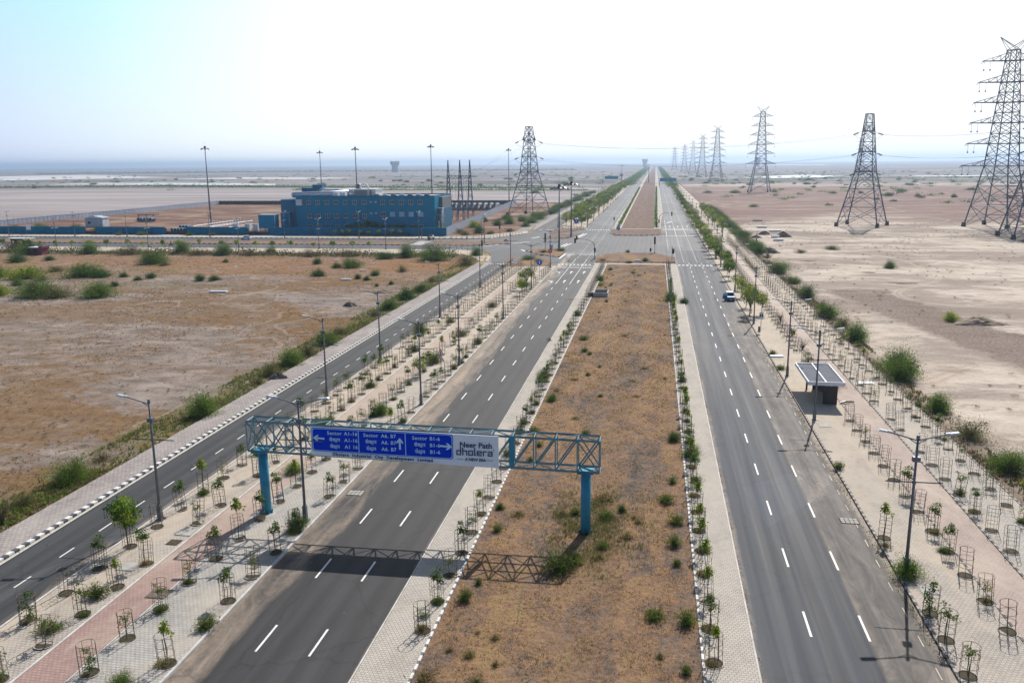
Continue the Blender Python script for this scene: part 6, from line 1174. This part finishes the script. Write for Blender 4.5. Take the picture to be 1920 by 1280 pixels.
PV = [('dark', -28.2, 60.9, 2.2, 1.7, 'shaggy dark bush at the foot of the gantry side lamp'), ('tuft', -37.6, 48.4, 2.2, .9, 'green spiky tuft beside the beige guards, farther one'), ('tuft', -37.6, 43.8, 1.9, .8, 'green spiky tuft beside the beige guards, closer one'), ('tuft', -27.9, 45.8, 1.9, .9, 'green spiky tuft under the sandy edge guard'), ('green', -29.4, 38.9, 1.8, 1.3, 'green bush at the photo bottom on the paving'), ('green', -33.9, 73.0, 2.2, 1.3, 'dark green bush behind the gantry post'), ('green', -40.3, 142, 3.0, 2.4, 'dark round bush covering a guard by the service road'), ('green', -32.1, 120, 3.2, 2.0, 'bush by the warning signs'), ('tuft', -37.1, 127, 2.0, 1.4, 'spiky bush among guards before the round bush'), ('tuft', -37.0, 105, 2.4, .8, 'bright flat tuft by the three square pits'), ('green', -37.0, 88, 3.0, 1.2, 'bush at a guard foot just behind the truss'), ('green', -31.6, 93, 2.8, 1.8, 'bush between double arm lamps behind the truss'), ('olive', -32.4, 140, 3.2, 1.8, 'olive bush over guards beyond the warning signs'), ('olive', -37.2, 152, 2.4, 1.4, 'olive bush in the beige guard row'), ('olive', -32.6, 170, 3, 1.8, 'olive bush in the red walkway guard row'), ('green', -30.5, 200, 3.2, 2.0, 'green bush behind the yellow green tree'), ('green', -28.2, 134, 1.8, 1.4, 'bush at a guard on the sandy edge'),
 ('green', 18.55, 59.6, 2.6, 1.8, 'grey green bush around the front lamp foot'), ('tuft', 18.2, 81.5, 1.3, 1.0, 'small spiky tuft on the shelter side kerb'), ('tuft', 18.4, 122, 1.8, .8, 'green tuft on the kerb just beyond the shelter'), ('tuft', 18.5, 131.5, 1.6, .9, 'green tuft beside the concrete slab'), ('olive', 23.6, 113, 3.2, 1.8, 'twiggy brown bush leaning over the walkway behind the shelter'), ('bare', 23.8, 121, 3.4, 1.8, 'bare thorny bush over the red walkway'), ('bare', 23.6, 136, 3.2, 1.6, 'bare thorny bush in the row beyond the shelter'), ('bare', 23.7, 147, 3.2, 1.7, 'bare thorny bush level with the bus stop sign'), ('bare', 23.6, 160, 3.2, 1.7, 'bare thorny bush behind the trees at the van'), ('dark', 22.8, 270.9, 4.0, 2.6, 'dark bush behind the junction lamp pair'), ('weed', 18.2, 64.5, 1.4, .4, 'dry debris weed at the kerb before the front lamp'),
 ('green', -38, 258, 5, 1.6, 'green weeds on the small corner island'), ('olive', -34, 252, 4, 1.2, 'olive weeds at the island tip'), ('green', -30.8, 284, 3.6, 1.4, 'green shrub around the nearer mast light foot'), ('olive', -36, 279, 4, 1.1, 'olive weeds on the mast light island')]
bushes(PV, 'bushes on the paved strips', z=.1)
SC_ = [('lime', -82.9, 389, 7, 4.6, 'yellow green shrub against the grey wall'), ('dark', -74.3, 357, 6.5, 4.6, 'dark shrub on the sandy corner'), ('olive', -82, 355, 5, 3.4, 'grey shrub at the near end of the grey wall'), ('dark', -85.6, 428, 4, 3, 'dark shrub halfway along the grey wall'), ('dark', -74.2, 402, 6, 3.6, 'dark round shrub behind the sandy corner'), ('olive', -78, 348, 6, 2.6, 'pale grey shrub nearest the pavement on the sandy corner'), ('green', -70, 412, 7, 4.2, 'green shrub spread below the end pylon'), ('green', -66, 430, 7, 4, 'green shrub on the slope below the end pylon'), ('dark', -62, 366, 4, 1.8, 'dark shrub behind the sandy corner railing'), ('green', -77, 446, 7, 4, 'green shrub at the pylon foot by the wall'), ('green', -68, 352, 4, 2, 'low green shrub on the sandy corner bank'), ('dark', -59.5, 395, 5, 2.6, 'dark shrub beside the far service road walkway'), ('green', -60, 420, 8, 3.6, 'green shrub band starting along the far walkway')] + [(('dark', 'green', 'olive')[k % 3], -61 - 2 * math.sin(k * 1.3), 446 + 17 * k, 9 + 2 * math.sin(k), 3.2 + .7 * math.sin(2 * k), f'shrub along the far service road walkway, {ordw(k + 1)} beyond the end pylon shrubs') for k in range(24)]
bushes(SC_, 'shrubs beyond the cross road')
# trees
TM = {'lime': [tree_meshes(101 + i, 4.6, 1.9, [M['leaf_lime'], M['leaf_lime'], M['leaf_green'], M['leaf_olive']], 22, 52, .30) for i in range(3)], 'green': [tree_meshes(111 + i, 4.6, 1.8, [M['leaf_green'], M['leaf_green'], M['leaf_dark'], M['leaf_lime']], 26, 80, .28) for i in range(2)], 'young': [tree_meshes(121 + i, 3.0, .95, [M['leaf_green'], M['leaf_lime']], 14, 46, .22, .045, .5) for i in range(2)]}
_tn = [0]
def tree(kind, x, y, H, w2, label, group=None, z=.1):
    _tn[0] += 1; w2 = w2 * (.85 if group == 'trees on the paved strips' else .9); H = H * .92; a, b_ = TM[kind][_tn[0] % len(TM[kind])]; base = {'lime': (4.6, 4.4), 'green': (4.6, 4.2), 'young': (3., 2.3)}[kind]
    o = thing('roadside_tree', label, 'tree', (x, y, z), rnd.uniform(0, 6.28), group); link('crown', a, o); link('trunk', b_, o); o.scale = (w2 / base[1], w2 / base[1], H / base[0])
for r_ in (('green', -39.85, 55.5, 4.6, 2.9, 'leafy green tree outgrowing its guard beside the service road'), ('lime', -29.3, 196.1, 5.2, 5.2, 'yellow green tree beside the blue disc sign'), ('lime', -28.9, 186.5, 3.8, 3.0, 'smaller yellow green tree in front of the other'), ('lime', -31.9, 111, 2.9, 2.4, 'young yellow green tree between lamps behind the truss'),
 ('lime', 18.5, 164.5, 5.6, 4.6, 'yellow green tree closest to the bus stop sign'), ('lime', 19.2, 168.5, 5.6, 4.6, 'yellow green tree right behind the parked van'), ('lime', 21.0, 167.0, 4.6, 3.4, 'yellow tree leaning toward the red walkway'), ('lime', 19.0, 176, 4.8, 4.0, 'lime tree beside the blue van roof'), ('lime', 19.1, 188, 4.2, 3.8, 'lime tree just beyond the blue van'), ('lime', 19.3, 199, 3.8, 3.8, 'lime tree beside the lamp beyond the van'), ('green', 18.9, 217, 5, 4, 'green tree at the kerb crossing before the junction'), ('green', 19.2, 226, 4.6, 3.8, 'green tree at the zebra dashes of the shelter side'), ('green', 19.6, 240, 4.8, 4.0, 'green tree beside the closer junction lamp'), ('green', 19.4, 252, 4.6, 4.0, 'green tree between the two junction lamps')):
    tree(*r_, 'trees on the paved strips')
for k in range(44):
    y = 268 + 10.5 * k * (1 + .012 * k); tree('lime' if k % 3 else 'green', 19.0 + .9 * math.sin(k * 2.3), y, 4.8 + .9 * math.sin(k * 1.9), 5.6 + .8 * math.sin(k), f'tree of the kerb row opposite the junction, {ordw(k + 1)} going away', 'kerb trees of the far shelter side')
for k in range(9): tree('lime', 27 + math.sin(k * 2), 345 + 19 * k, 6.5, 5, f'yellow tree on the outer pavement, {ordw(k + 1)} beyond the junction', 'outer pavement trees')
for k in range(72):
    y = 392 + 6.6 * k * (1 + .006 * k); x = (-32.6, -37.5, -41.2)[k % 3] + rnd.uniform(-1, 1)
    tree('lime' if k % 4 else 'green', x, y + rnd.uniform(-2, 2), rnd.uniform(5.0, 7.2), rnd.uniform(5.4, 7.4), f'tree in the dense roadside grove across the junction, {ordw(k + 1)} going away', 'roadside grove across the junction')
for k in range(24): tree('young' if k % 3 else 'green', -262 + 7.2 * k + rnd.uniform(-1, 1), 282 + rnd.uniform(-1, 1), rnd.uniform(2.6, 3.9), rnd.uniform(2, 3), f'small tree on the field side pavement, {ordw(k + 1)} counted toward the junction', 'small trees on the cross road pavement')
for k, (x, H) in enumerate(((-127.5, 4.6), (-124, 5.6), (-120.5, 6.2), (-117, 6.0), (-113.6, 4.8), (-107.6, 5.0), (-104.5, 4.6), (-99, 4.2))): tree('green', x, 346, H, 4.4, f'green tree between the teal wall and blue building, {ordw(k + 1)} counted toward the junction', 'trees behind the teal wall')
for k, x in enumerate((-131, -128, -125, -120, -116.5, -112, -106.5, -103)): tree('young', x, 337.5, rnd.uniform(2.2, 3.2), rnd.uniform(2, 2.8), f'small tree in front of the teal wall, {ordw(k + 1)} counted toward the junction', 'small trees before the teal wall')
for k, (x, y) in enumerate(((-229, 336), (-219, 337), (-196, 336), (-186, 337), (-206, 352), (-258, 347), (-293, 352), (-283, 356), (-303, 350), (-250, 352))): bush(('olive', 'green', 'dark')[k % 3], x, y, (4, 4.5, 3.4)[k % 3] if k < 5 else 8, 2.2 if k < 5 else 5, f'shrub along the teal wall west of the blue building, {ordw(k + 1)} noted there', 'shrubs along the teal wall')
# far scrub as single shrubs
k = 0
while k < 44:
    x, y = rnd.uniform(48, 520), rnd.uniform(455, 1500)
    if not in_view(x, y) or rnd.random() > (.35 if y < 560 else 1): continue
    k += 1; bush(rnd.choice(('dark', 'green', 'dark', 'olive')), x, y, rnd.uniform(5, 13), rnd.uniform(2, 4), f'dark shrub on the reddish plain by the pylon line, {ordw(k)} of the scatter', 'scattered shrubs on the reddish plain', parts=False)
k = 0
while k < 46:
    y = rnd.uniform(700, 1900); x = rnd.uniform(-1250, -62)
    if y < 1080 and x < -130 and rnd.random() < .93: continue
    if not in_view(x, y): continue
    k += 1; bush(rnd.choice(('dark', 'dark', 'green', 'olive')), x, y, rnd.uniform(6, 15), rnd.uniform(2.2, 4.8), f'dark shrub on the flats beyond the blue building, {ordw(k)} of the scatter', 'scattered shrubs on the far flats', parts=False)
def wob(x, y, s=.15, o=0.): return .5 + .25 * np.sin(x * s * 1.7 + o + 1.3 * np.sin(y * s * .6)) + .25 * np.sin(y * s * 1.1 + 2 * o + 1.7 * np.sin(x * s * .9))
def scrub_patch(name, n, xr, yr, sz, seed, ok, mats, lab):
    rg = np.random.default_rng(seed); C = []; c = 0
    while c < n:
        x, y = rg.uniform(*xr), rg.uniform(*yr)
        if not ok(x, y, rg.uniform()) or not in_view(x, y): continue
        c += 1; r_ = sz * rg.uniform(.4, 1.2); m = 70; g = rg.normal(0, .45, (m, 3)) * np.array([r_, r_, r_ * .42]); g[:, 2] = np.abs(g[:, 2]) + .1; C.append(g + np.array([x, y, 0]))
    C = np.concatenate(C); s_ = sz * .16 * rg.uniform(.6, 1.5, len(C)); V, F = leaf_quads(C, rg.normal(size=C.shape), s_, s_ * .7, rg)
    tag(link(name, npmesh(name, V, F, mats, np.repeat(rg.integers(0, len(mats), n), 70))), lab, 'scrub', None, 'stuff')
def leaf_belt(name, pts, wd, h, n, leaf, mats, seed):
    rg = np.random.default_rng(seed); pts = np.array(pts, float); seg = np.linalg.norm(np.diff(pts, axis=0), axis=1); t = rg.uniform(0, seg.sum(), n); cs = np.concatenate([[0], np.cumsum(seg)]); i = np.clip(np.searchsorted(cs, t) - 1, 0, len(seg) - 1); f = (t - cs[i]) / seg[i]
    P = pts[i] + (pts[i + 1] - pts[i]) * f[:, None]; d = (pts[i + 1] - pts[i]) / seg[i][:, None]; nn = np.stack([-d[:, 1], d[:, 0]], 1); clump = .55 + .45 * np.sin(t * .31 + seed) * np.sin(t * .117)
    P = P + nn * rg.normal(0, wd / 2.5, (n, 1)); z = np.abs(rg.normal(0, 1, n)) * h * .5 * clump + .1; C = np.concatenate([P, z[:, None]], 1); sz = leaf * rg.uniform(.6, 1.4, n); V, F = leaf_quads(C, rg.normal(size=(n, 3)), sz, sz * .6, rg)
    return npmesh(name, V, F, mats, rg.integers(0, len(mats), n))
def belt(name, *a, lab=None): return tag(link(name, leaf_belt(name, *a)), lab, 'tree belt' if lab else None, None, 'stuff')
gd = [M['leaf_dark'], M['leaf_green']]
belt('far_tree_belt', [(-36, 1080), (-36, 4200)], 13, 6, 14000, 1.6, gd, 3, lab='hazy tree belt along the far gantry side of the road'); belt('far_tree_belt', [(21, 1010), (21, 4200)], 9, 6, 12000, 1.6, gd, 4, lab='hazy tree belt along the far shelter side of the road')
belt('far_scrub_belt', [(-1250, 1110), (-700, 1150), (-300, 1030), (-110, 985)], 26, 4, 15000, 1.5, gd, 5, lab='dark scrub line crossing the flats behind the blue building'); belt('far_scrub_belt', [(-420, 960), (-160, 925), (-70, 905)], 12, 3, 5000, 1.2, gd, 6, lab='thin scrub line before the end pylon'); belt('far_scrub_belt', [(-2600, 3300), (-1500, 3500), (-300, 3300)], 60, 8, 6000, 4, gd, 7, lab='faint distant scrub line on the horizon flats'); belt('far_scrub_belt', [(70, 1430), (330, 1480), (900, 1530)], 60, 1.2, 5000, 1.2, gd, 8, lab='scrub belt in front of the bright ponds')
belt('far_median_hedge', [(-16.0, 390), (-17.2, 1000)], 1.0, 1.8, 6000, .5, gd, 9, lab='low green hedge on the far median walkway, gantry side'); belt('far_median_hedge', [(.9, 390), (1.6, 1000)], 1.0, 2.4, 6000, .5, gd, 10, lab='low green hedge on the far median walkway, shelter side')
belt('cutting_scrub', [(-420, 266), (-250, 265), (-62, 265)], 6, 2.2, 16000, .6, [M['leaf_dry'], M['leaf_olive'], M['leaf_dark'], M['leaf_dry']], 14, lab='dull brown scrub along the cutting below the cross road')
belt('creeper', [(-131, 340.2), (-99, 340.2)], .5, 3, 1500, .35, gd, 12, lab='green creeper on the teal wall before the blue building')
scrub_patch('distant_scrub', 260, (45, 900), (470, 2400), 5.5, 31, lambda x, y, u: u < (.25 if y < 620 else 1), gd, 'small dark scrub dotting the reddish plain')
scrub_patch('distant_scrub', 170, (-1700, -62), (690, 2600), 6, 32, lambda x, y, u: not (y < 1080 and x < -130) or u < .05, gd, 'small dark scrub dotting the far flats')
scrub_patch('dry_weeds', 260, (-14, .2), (384, 900), .5, 38, lambda x, y, u: True, [M['leaf_dry'], M['leaf_olive'], M['leaf_orange']], 'small dry weeds over the far median')
scrub_patch('low_scrub', 420, (34, 190), (80, 430), .55, 33, lambda x, y, u: u < wob(x, y, .09, 2.) ** 2 * 1.6, [M['leaf_olive'], M['leaf_dry']], 'tiny dry scrub dotting the dusty field')
scrub_patch('dry_weeds', 900, (-190, -56), (46, 262), .42, 34, lambda x, y, u: True, [M['leaf_dry'], M['leaf_olive'], M['leaf_orange']], 'small dry weeds dotting the dry field')
scrub_patch('dry_weeds', 500, (-12.6, 3.2), (38, 244), .16, 35, lambda x, y, u: u < .3 + .7 * wob(x, y, .6, 1.), [M['grass_green'], M['leaf_dry'], M['grass_tan'], M['leaf_olive']], 'small dry weeds over the brown median')
scrub_patch('paving_weeds', 260, (-40.8, -27.8), (38, 238), .13, 36, lambda x, y, u: u < wob(x, y, .8, 2.), [M['leaf_dry'], M['grass_green'], M['leaf_olive']], 'weeds sprouting in the paving joints, gantry side'); scrub_patch('paving_weeds', 260, (18.2, 31.6), (44, 240), .13, 37, lambda x, y, u: u < wob(x, y, .8, 2.), [M['leaf_dry'], M['grass_green'], M['leaf_dry']], 'weeds sprouting in the paving joints, shelter side')
# grass as ground cover
def blades(name, x0, x1, y0, y1, n, h, wd, mats, seed, dens=None, z=0., lean=.6):
    rg = np.random.default_rng(seed); P = np.stack([rg.uniform(x0, x1, n), y0 + (y1 - y0) * rg.uniform(0, 1, n) ** 1.35], 1)
    if dens is not None: P = P[rg.uniform(0, 1, len(P)) < dens(P[:, 0], P[:, 1])]
    m = len(P); k = 4; Q = np.repeat(P, k, 0) + rg.normal(0, .07, (m * k, 2)); hh = h * rg.uniform(.5, 1.4, m * k); a = rg.uniform(0, 6.28, m * k); ln = rg.uniform(.1, 1, m * k) * lean; w2 = wd * rg.uniform(.6, 1.4, m * k)
    B = np.concatenate([Q, np.full((m * k, 1), z)], 1); S = np.stack([-np.sin(a), np.cos(a), 0 * a], 1) * w2[:, None]; T = np.stack([np.cos(a) * ln * hh, np.sin(a) * ln * hh, hh], 1)
    V = np.stack([B - S, B + S, B + T], 1).reshape(-1, 3); F = np.arange(3 * m * k).reshape(-1, 3); return tag(link(name, npmesh(name, V, F, mats, np.repeat(rg.integers(0, len(mats), m), k))), kind='stuff')
blades('dry_grass', -13, 3.3, 27, 130, 66000, .085, .012, [M['grass_tan'], M['leaf_orange'], M['leaf_dry'], M['leaf_orange']], 1, lambda x, y: np.clip(wob(x, y, .9), .15, 1), .10)
blades('dry_grass', -13, 3.3, 95, 246, 24000, .12, .03, [M['grass_tan'], M['grass_tan'], M['leaf_orange']], 2, lambda x, y: np.clip(wob(x, y, .5) * np.clip((y - 95) / 45, 0, 1), .0, 1), .10)
blades('green_grass', -13, 3.3, 27, 200, 9000, .15, .02, [M['grass_green'], M['grass_green'], M['leaf_olive']], 3, lambda x, y: np.clip(wob(x, y, .7, 2) ** 3, .02, 1), .10)
blades('field_grass', -135, -56, 40, 262, 40000, .15, .035, [M['leaf_orange'], M['leaf_orange'], M['grass_tan'], M['leaf_dry']], 4, lambda x, y: np.clip((wob(x, y, .07, 1) * .6 + wob(x, y, .31, 2) * .5) ** 3 * 1.6, .02, 1), -.04)
blades('field_grass', -230, -130, 150, 262, 20000, .18, .05, [M['leaf_orange'], M['grass_tan'], M['grass_green']], 5, lambda x, y: np.clip((wob(x, y, .06, 4) * .6 + wob(x, y, .25, 2) * .5) ** 3 * 1.6, .02, 1), -.04)
blades('verge_grass', -57.5, -52.1, 46, 240, 16000, .32, .045, [M['grass_green'], M['leaf_olive'], M['leaf_dry'], M['leaf_green']], 6, lambda x, y: np.clip(wob(x * 2, y, .22, 3) * 1.2 - .15, .05, 1), -.04, .8)
blades('verge_grass', 31.95, 34.5, 60, 330, 9000, .3, .05, [M['leaf_dry'], M['leaf_olive'], M['leaf_orange'], M['leaf_dark']], 7, lambda x, y: np.clip(wob(x * 2, y, .3, 3) * 1.3 - .2, .05, 1), -.04, .8)
blades('green_grass', -10, 1, 56, 76, 16000, .26, .016, [M['grass_green'], M['grass_green'], M['grass_tan'], M['leaf_olive']], 13, lambda x, y: np.clip(1.5 * wob(x, y, 1.1, 2) * np.exp(-((x + 4.4) ** 2 + ((y - 65.5) * .55) ** 2) / 9) , 0, 1), .10, .8)
blades('kerb_weeds', 17.3, 17.85, 40, 170, 2600, .07, .02, [M['leaf_dry'], M['leaf_olive']], 8, lambda x, y: wob(x, y, .5, 1), .004); blades('kerb_weeds', 6.72, 6.95, 40, 150, 1500, .06, .016, [M['leaf_dry'], M['grass_tan']], 9, lambda x, y: wob(x, y, .5, 4), .004)
# ---------------------------------------------------------------- tree guards and saplings
def guard_parts(t, tilt=0):
    b = MB(); n = 6
    for z, r_ in ((.06, .5), (.72, .49), (1.38, .49), (2.0, .5)): MB().ring((0, 0, z), r_, .016, 16).build('hoop', M['rust'], t)
    for i in range(n): a = 2 * math.pi * (i + .3) / n; MB().tube((.5 * math.cos(a), .5 * math.sin(a), -.1), (.5 * math.cos(a), .5 * math.sin(a), 2.0), .026 if i % 3 == 0 else .015, n=4).build('upright', M['rust'], t)
def pit_parts(t):
    b = MB(); n = 20; V = []
    for r_ in (.62, .54):
        for i in range(n): a = 2 * math.pi * i / n; V.append((r_ * math.cos(a), r_ * math.sin(a), .022))
    b.add(V, [(i, (i + 1) % n, n + (i + 1) % n, n + i) for i in range(n)]); b.build('pit_rim', M['concrete'], t); MB().disc((0, 0, .016), .56, 18).build('pit_soil', M['soil'], t)
guard_full = thing('tree_guard', '', 'tree guard', (0, 0, 0)); guard_parts(guard_full); pit_parts(guard_full)
def guard_mesh(far=False):
    b = MB()
    for z in (.72, 1.38, 2.0): b.ring((0, 0, z), .5, .02, 10)
    for i in range(6): a = 2 * math.pi * (i + .3) / 6; b.tube((.5 * math.cos(a), .5 * math.sin(a), -.1), (.5 * math.cos(a), .5 * math.sin(a), 2.0), .028 if i % 3 == 0 else .02, n=3)
    b.disc((0, 0, .018), .58, 14, 1); return b.mesh('tree_guard', [M['rust'], M['soil']])
gm = guard_mesh()
ROWS = [  # x, first y, pitch, count to y, where, group
 (-39.9, 37.2, 3.72, 240, 'service road kerb row'), (-36.92, 38.6, 3.69, 240, 'beige paving row'), (-32.15, 36.3, 3.71, 236, 'grey paving row beside the walkway'), (-28.1, 37.8, 3.74, 236, 'sandy road edge row'),
 (-13.9, 39.9, 3.72, 244, 'gantry side median row'), (4.16, 39.1, 3.72, 244, 'shelter side median row'), (22.6, 45.3, 3.74, 330, 'walkway row passing the shelter'), (27.33, 53.5, 3.78, 330, 'outer pavement inner row'), (30.45, 55.6, 3.72, 330, 'outermost row by the dusty field')]
sp_rng = random.Random(21)
rest = MB(); n_ind = 0; pos_all = []
_first = [True]
for (x, y0, dy, y1, where) in ROWS:
    k = 0; i = 0
    while y0 + k * dy < y1:
        y = y0 + k * dy; k += 1
        if where.startswith('walkway row') and 99 < y < 112: continue
        if 'beige paving' in where and any(abs(y - q) < 1.2 for q in (57.0, 96.2, 100.1, 103.6)): 
            slab_thing(f'empty {"round" if y < 60 else "square"} planting pit in the beige paving, {ordw({57: 1}.get(int(y), 2 + int((y - 90) // 4)))} of the bare ones', x, y, (1.2, 1.2, .012) if y > 60 else (1, 1, .012), 0, 'soil', .122, 'planting_pit', 'planting pit'); continue
        if not in_view(x, y, 1.0, 6) or sp_rng.random() < .05: continue
        i += 1; pos_all.append((x, y, where, i))
pos_all.sort(key=lambda q: math.hypot(q[0], q[1]))
for j, (x, y, where, i) in enumerate(pos_all):
    d = math.hypot(x, y)
    if j >= 300 or d > 235:
        b0 = len(rest.v)
        for z in (.9, 2.0): rest.ring((x, y, z + .12), .5, .022, 6)
        for q in range(5): a = 2 * math.pi * q / 5; rest.tube((x + .5 * math.cos(a), y + .5 * math.sin(a), .1), (x + .5 * math.cos(a), y + .5 * math.sin(a), 2.1), .028, n=3)
        rest.disc((x, y, .14), .58, 10, 1); continue
    lab = f'rusty wire tree guard, {ordw(i)} in the {where}'
    rz = sp_rng.uniform(0, 6.28)
    if j < 110:
        o = place(guard_full, _first[0], lab, (x, y, PZ), rz, 'tree guards, ' + where); _first[0] = False
    else: o = link('tree_guard', gm); o.location = (x, y, PZ); o.rotation_euler.z = rz; tag(o, lab, 'tree guard', 'tree guards, ' + where)
    o.rotation_euler.x = sp_rng.gauss(0, .045); o.rotation_euler.y = sp_rng.gauss(0, .045); _s = sp_rng.uniform(.92, 1.06); o.scale = (_s * sp_rng.uniform(.95, 1.06), _s, sp_rng.uniform(.9, 1.04))
tag(rest.build('distant_tree_guards', [M['rust'], M['soil']]), 'distant wire tree guards standing in rows toward the junction', 'tree guards', None, 'stuff')
# saplings inside some of the guards
def sapling_meshes(seed, H, n, leaf, mats, low=False):
    rg = np.random.default_rng(seed); b = MB(); k = rg.normal(0, .05, (4, 2)); P = [(0, 0, -.05), (k[0, 0], k[0, 1], H * .35), (k[1, 0], k[1, 1], H * .7), (k[2, 0], k[2, 1], H)]; b.path(P, [.028, .022, .016, .008], 5)
    C, D = [], []; cl = rg.normal(0, .13, (9, 3)) * np.array([1.2, 1.2, 1.4]) + np.array([0, 0, H * (.5 if low else .88)])
    for c in cl: b.path([P[2], tuple(c)], [.01, .005], 3)
    if low: cl[:, 2] = rg.uniform(.3, H, 9)
    c = cl[rg.integers(0, 9, n)]; g = rg.normal(0, .11, (n, 3)); C = c + g; sz = leaf * rg.uniform(.6, 1.4, n); V, F = leaf_quads(C, g + rg.normal(0, .1, (n, 3)) - np.array([0, 0, .1]), sz, sz * .42, rg)
    return npmesh('crown', V, F, mats, rg.integers(0, len(mats), n)), b.mesh('trunk', M['bark'])
SAP = [sapling_meshes(201, 2.3, 240, .19, [M['leaf_green'], M['leaf_dark']]), sapling_meshes(202, 2.7, 220, .20, [M['leaf_green'], M['leaf_lime']]), sapling_meshes(203, 1.7, 150, .15, [M['leaf_olive'], M['leaf_green']]), sapling_meshes(204, 1.4, 120, .14, [M['leaf_lime'], M['leaf_olive']]), sapling_meshes(205, 1.9, 380, .15, [M['leaf_dark'], M['leaf_green']], True)]
FIX = {(-39.9, 66.6): (1, 1.15), (-36.92, 42.3): (2, 1), (-36.92, 46): (2, 1.1), (-32.15, 51.2): (3, 1), (-32.15, 58.5): (1, 1.2), (-28.1, 45.3): (2, 1), (-28.1, 52.8): (3, 1), (-28.1, 56.5): (0, 1), (-28.1, 64): (1, .9), (-28.1, 67.7): (0, .9), (-13.9, 58.4): (0, 1), (-13.9, 65.9): (1, .8), (4.16, 57.7): (1, 1), (18.5, 65.9): (1, 1.05), (18.5, 54.4): (4, 1.2), (18.5, 51.2): (2, 1.2), (18.5, 47.4): (2, 1), (-28.1, 60.3): (0, .8)}
for y, l in ((65.9, 'tall sapling'), (54.4, 'bushy green sapling'), (51.2, 'small sapling'), (47.4, 'thin sapling')):
    place(guard_full, False, f'wire tree guard at the shelter side kerb holding the {l}', (18.5, y, PZ), 1.0, 'tree guards at the shelter side kerb')
    pos_all.append((18.5, y, 'kerb guards before the shelter, the ' + l, 1))
ns = 0
for (x, y, where, i) in pos_all:
    f = next((v_ for q, v_ in FIX.items() if abs(q[0] - x) < .1 and abs(q[1] - y) < 1.9), None)
    west = x < 5
    if f is None:
        if sp_rng.random() > (.92 if x in (4.16, -13.9) else .8 if west else .35) or y > (205 if x == 4.16 else 150): continue
        f = (sp_rng.choice((2, 2, 3, 4, 1, 0, 0) if x != 4.16 else (4, 4, 2, 1, 0)), sp_rng.uniform(.75, 1.15))
    ns += 1; a, b_ = SAP[f[0]]; kind = ('leafy sapling topping its guard', 'tall leafy sapling above its guard', 'small thin sapling inside its guard', 'tiny yellowish sapling inside its guard', 'bushy sapling filling its guard')[f[0]]
    o = thing('sapling', f'{kind}, {ordw(i)} guard of the {where}' if x != 18.5 else f'{kind}, among the {where}', 'sapling', (x + sp_rng.uniform(-.1, .1), y + sp_rng.uniform(-.1, .1), PZ), sp_rng.uniform(0, 6.28), 'saplings in wire guards'); link('crown', a, o); link('trunk', b_, o); o.scale = (f[1],) * 3
    if sp_rng.random() < (.75 if x in (4.16, -13.9) else .4) and y < 125 and x != 18.5: bush(sp_rng.choice(('weed', 'tuft')), x + sp_rng.uniform(-.3, .3), y + sp_rng.uniform(-.3, .3), sp_rng.uniform(.8, 1.5), sp_rng.uniform(.35, .75), f'weed tuft at the foot of the {ordw(i)} guard, {where}', 'weeds in tree guards', z=.13, parts=False)
# ---- air --------------------------------------------------------------------
hz = MB().box2((-17000, -1500, -1.06), (17000, 17000, 86)).build('haze', [])
hm = bpy.data.materials.new('haze_air'); hm.use_nodes = True; ht = hm.node_tree; ht.nodes.clear()
hv = ht.nodes.new('ShaderNodeVolumePrincipled'); ho = ht.nodes.new('ShaderNodeOutputMaterial')
hv.inputs['Color'].default_value = (.58, .75, 1.0, 1); hv.inputs['Density'].default_value = .00015; hv.inputs['Anisotropy'].default_value = .6
ht.links.new(hv.outputs[0], ho.inputs['Volume']); hz.data.materials.append(hm); tag(hz, kind='stuff')
struct('road_markings', mk, M['white_line']); struct('edge_lines', ye, M['yellow_line'])
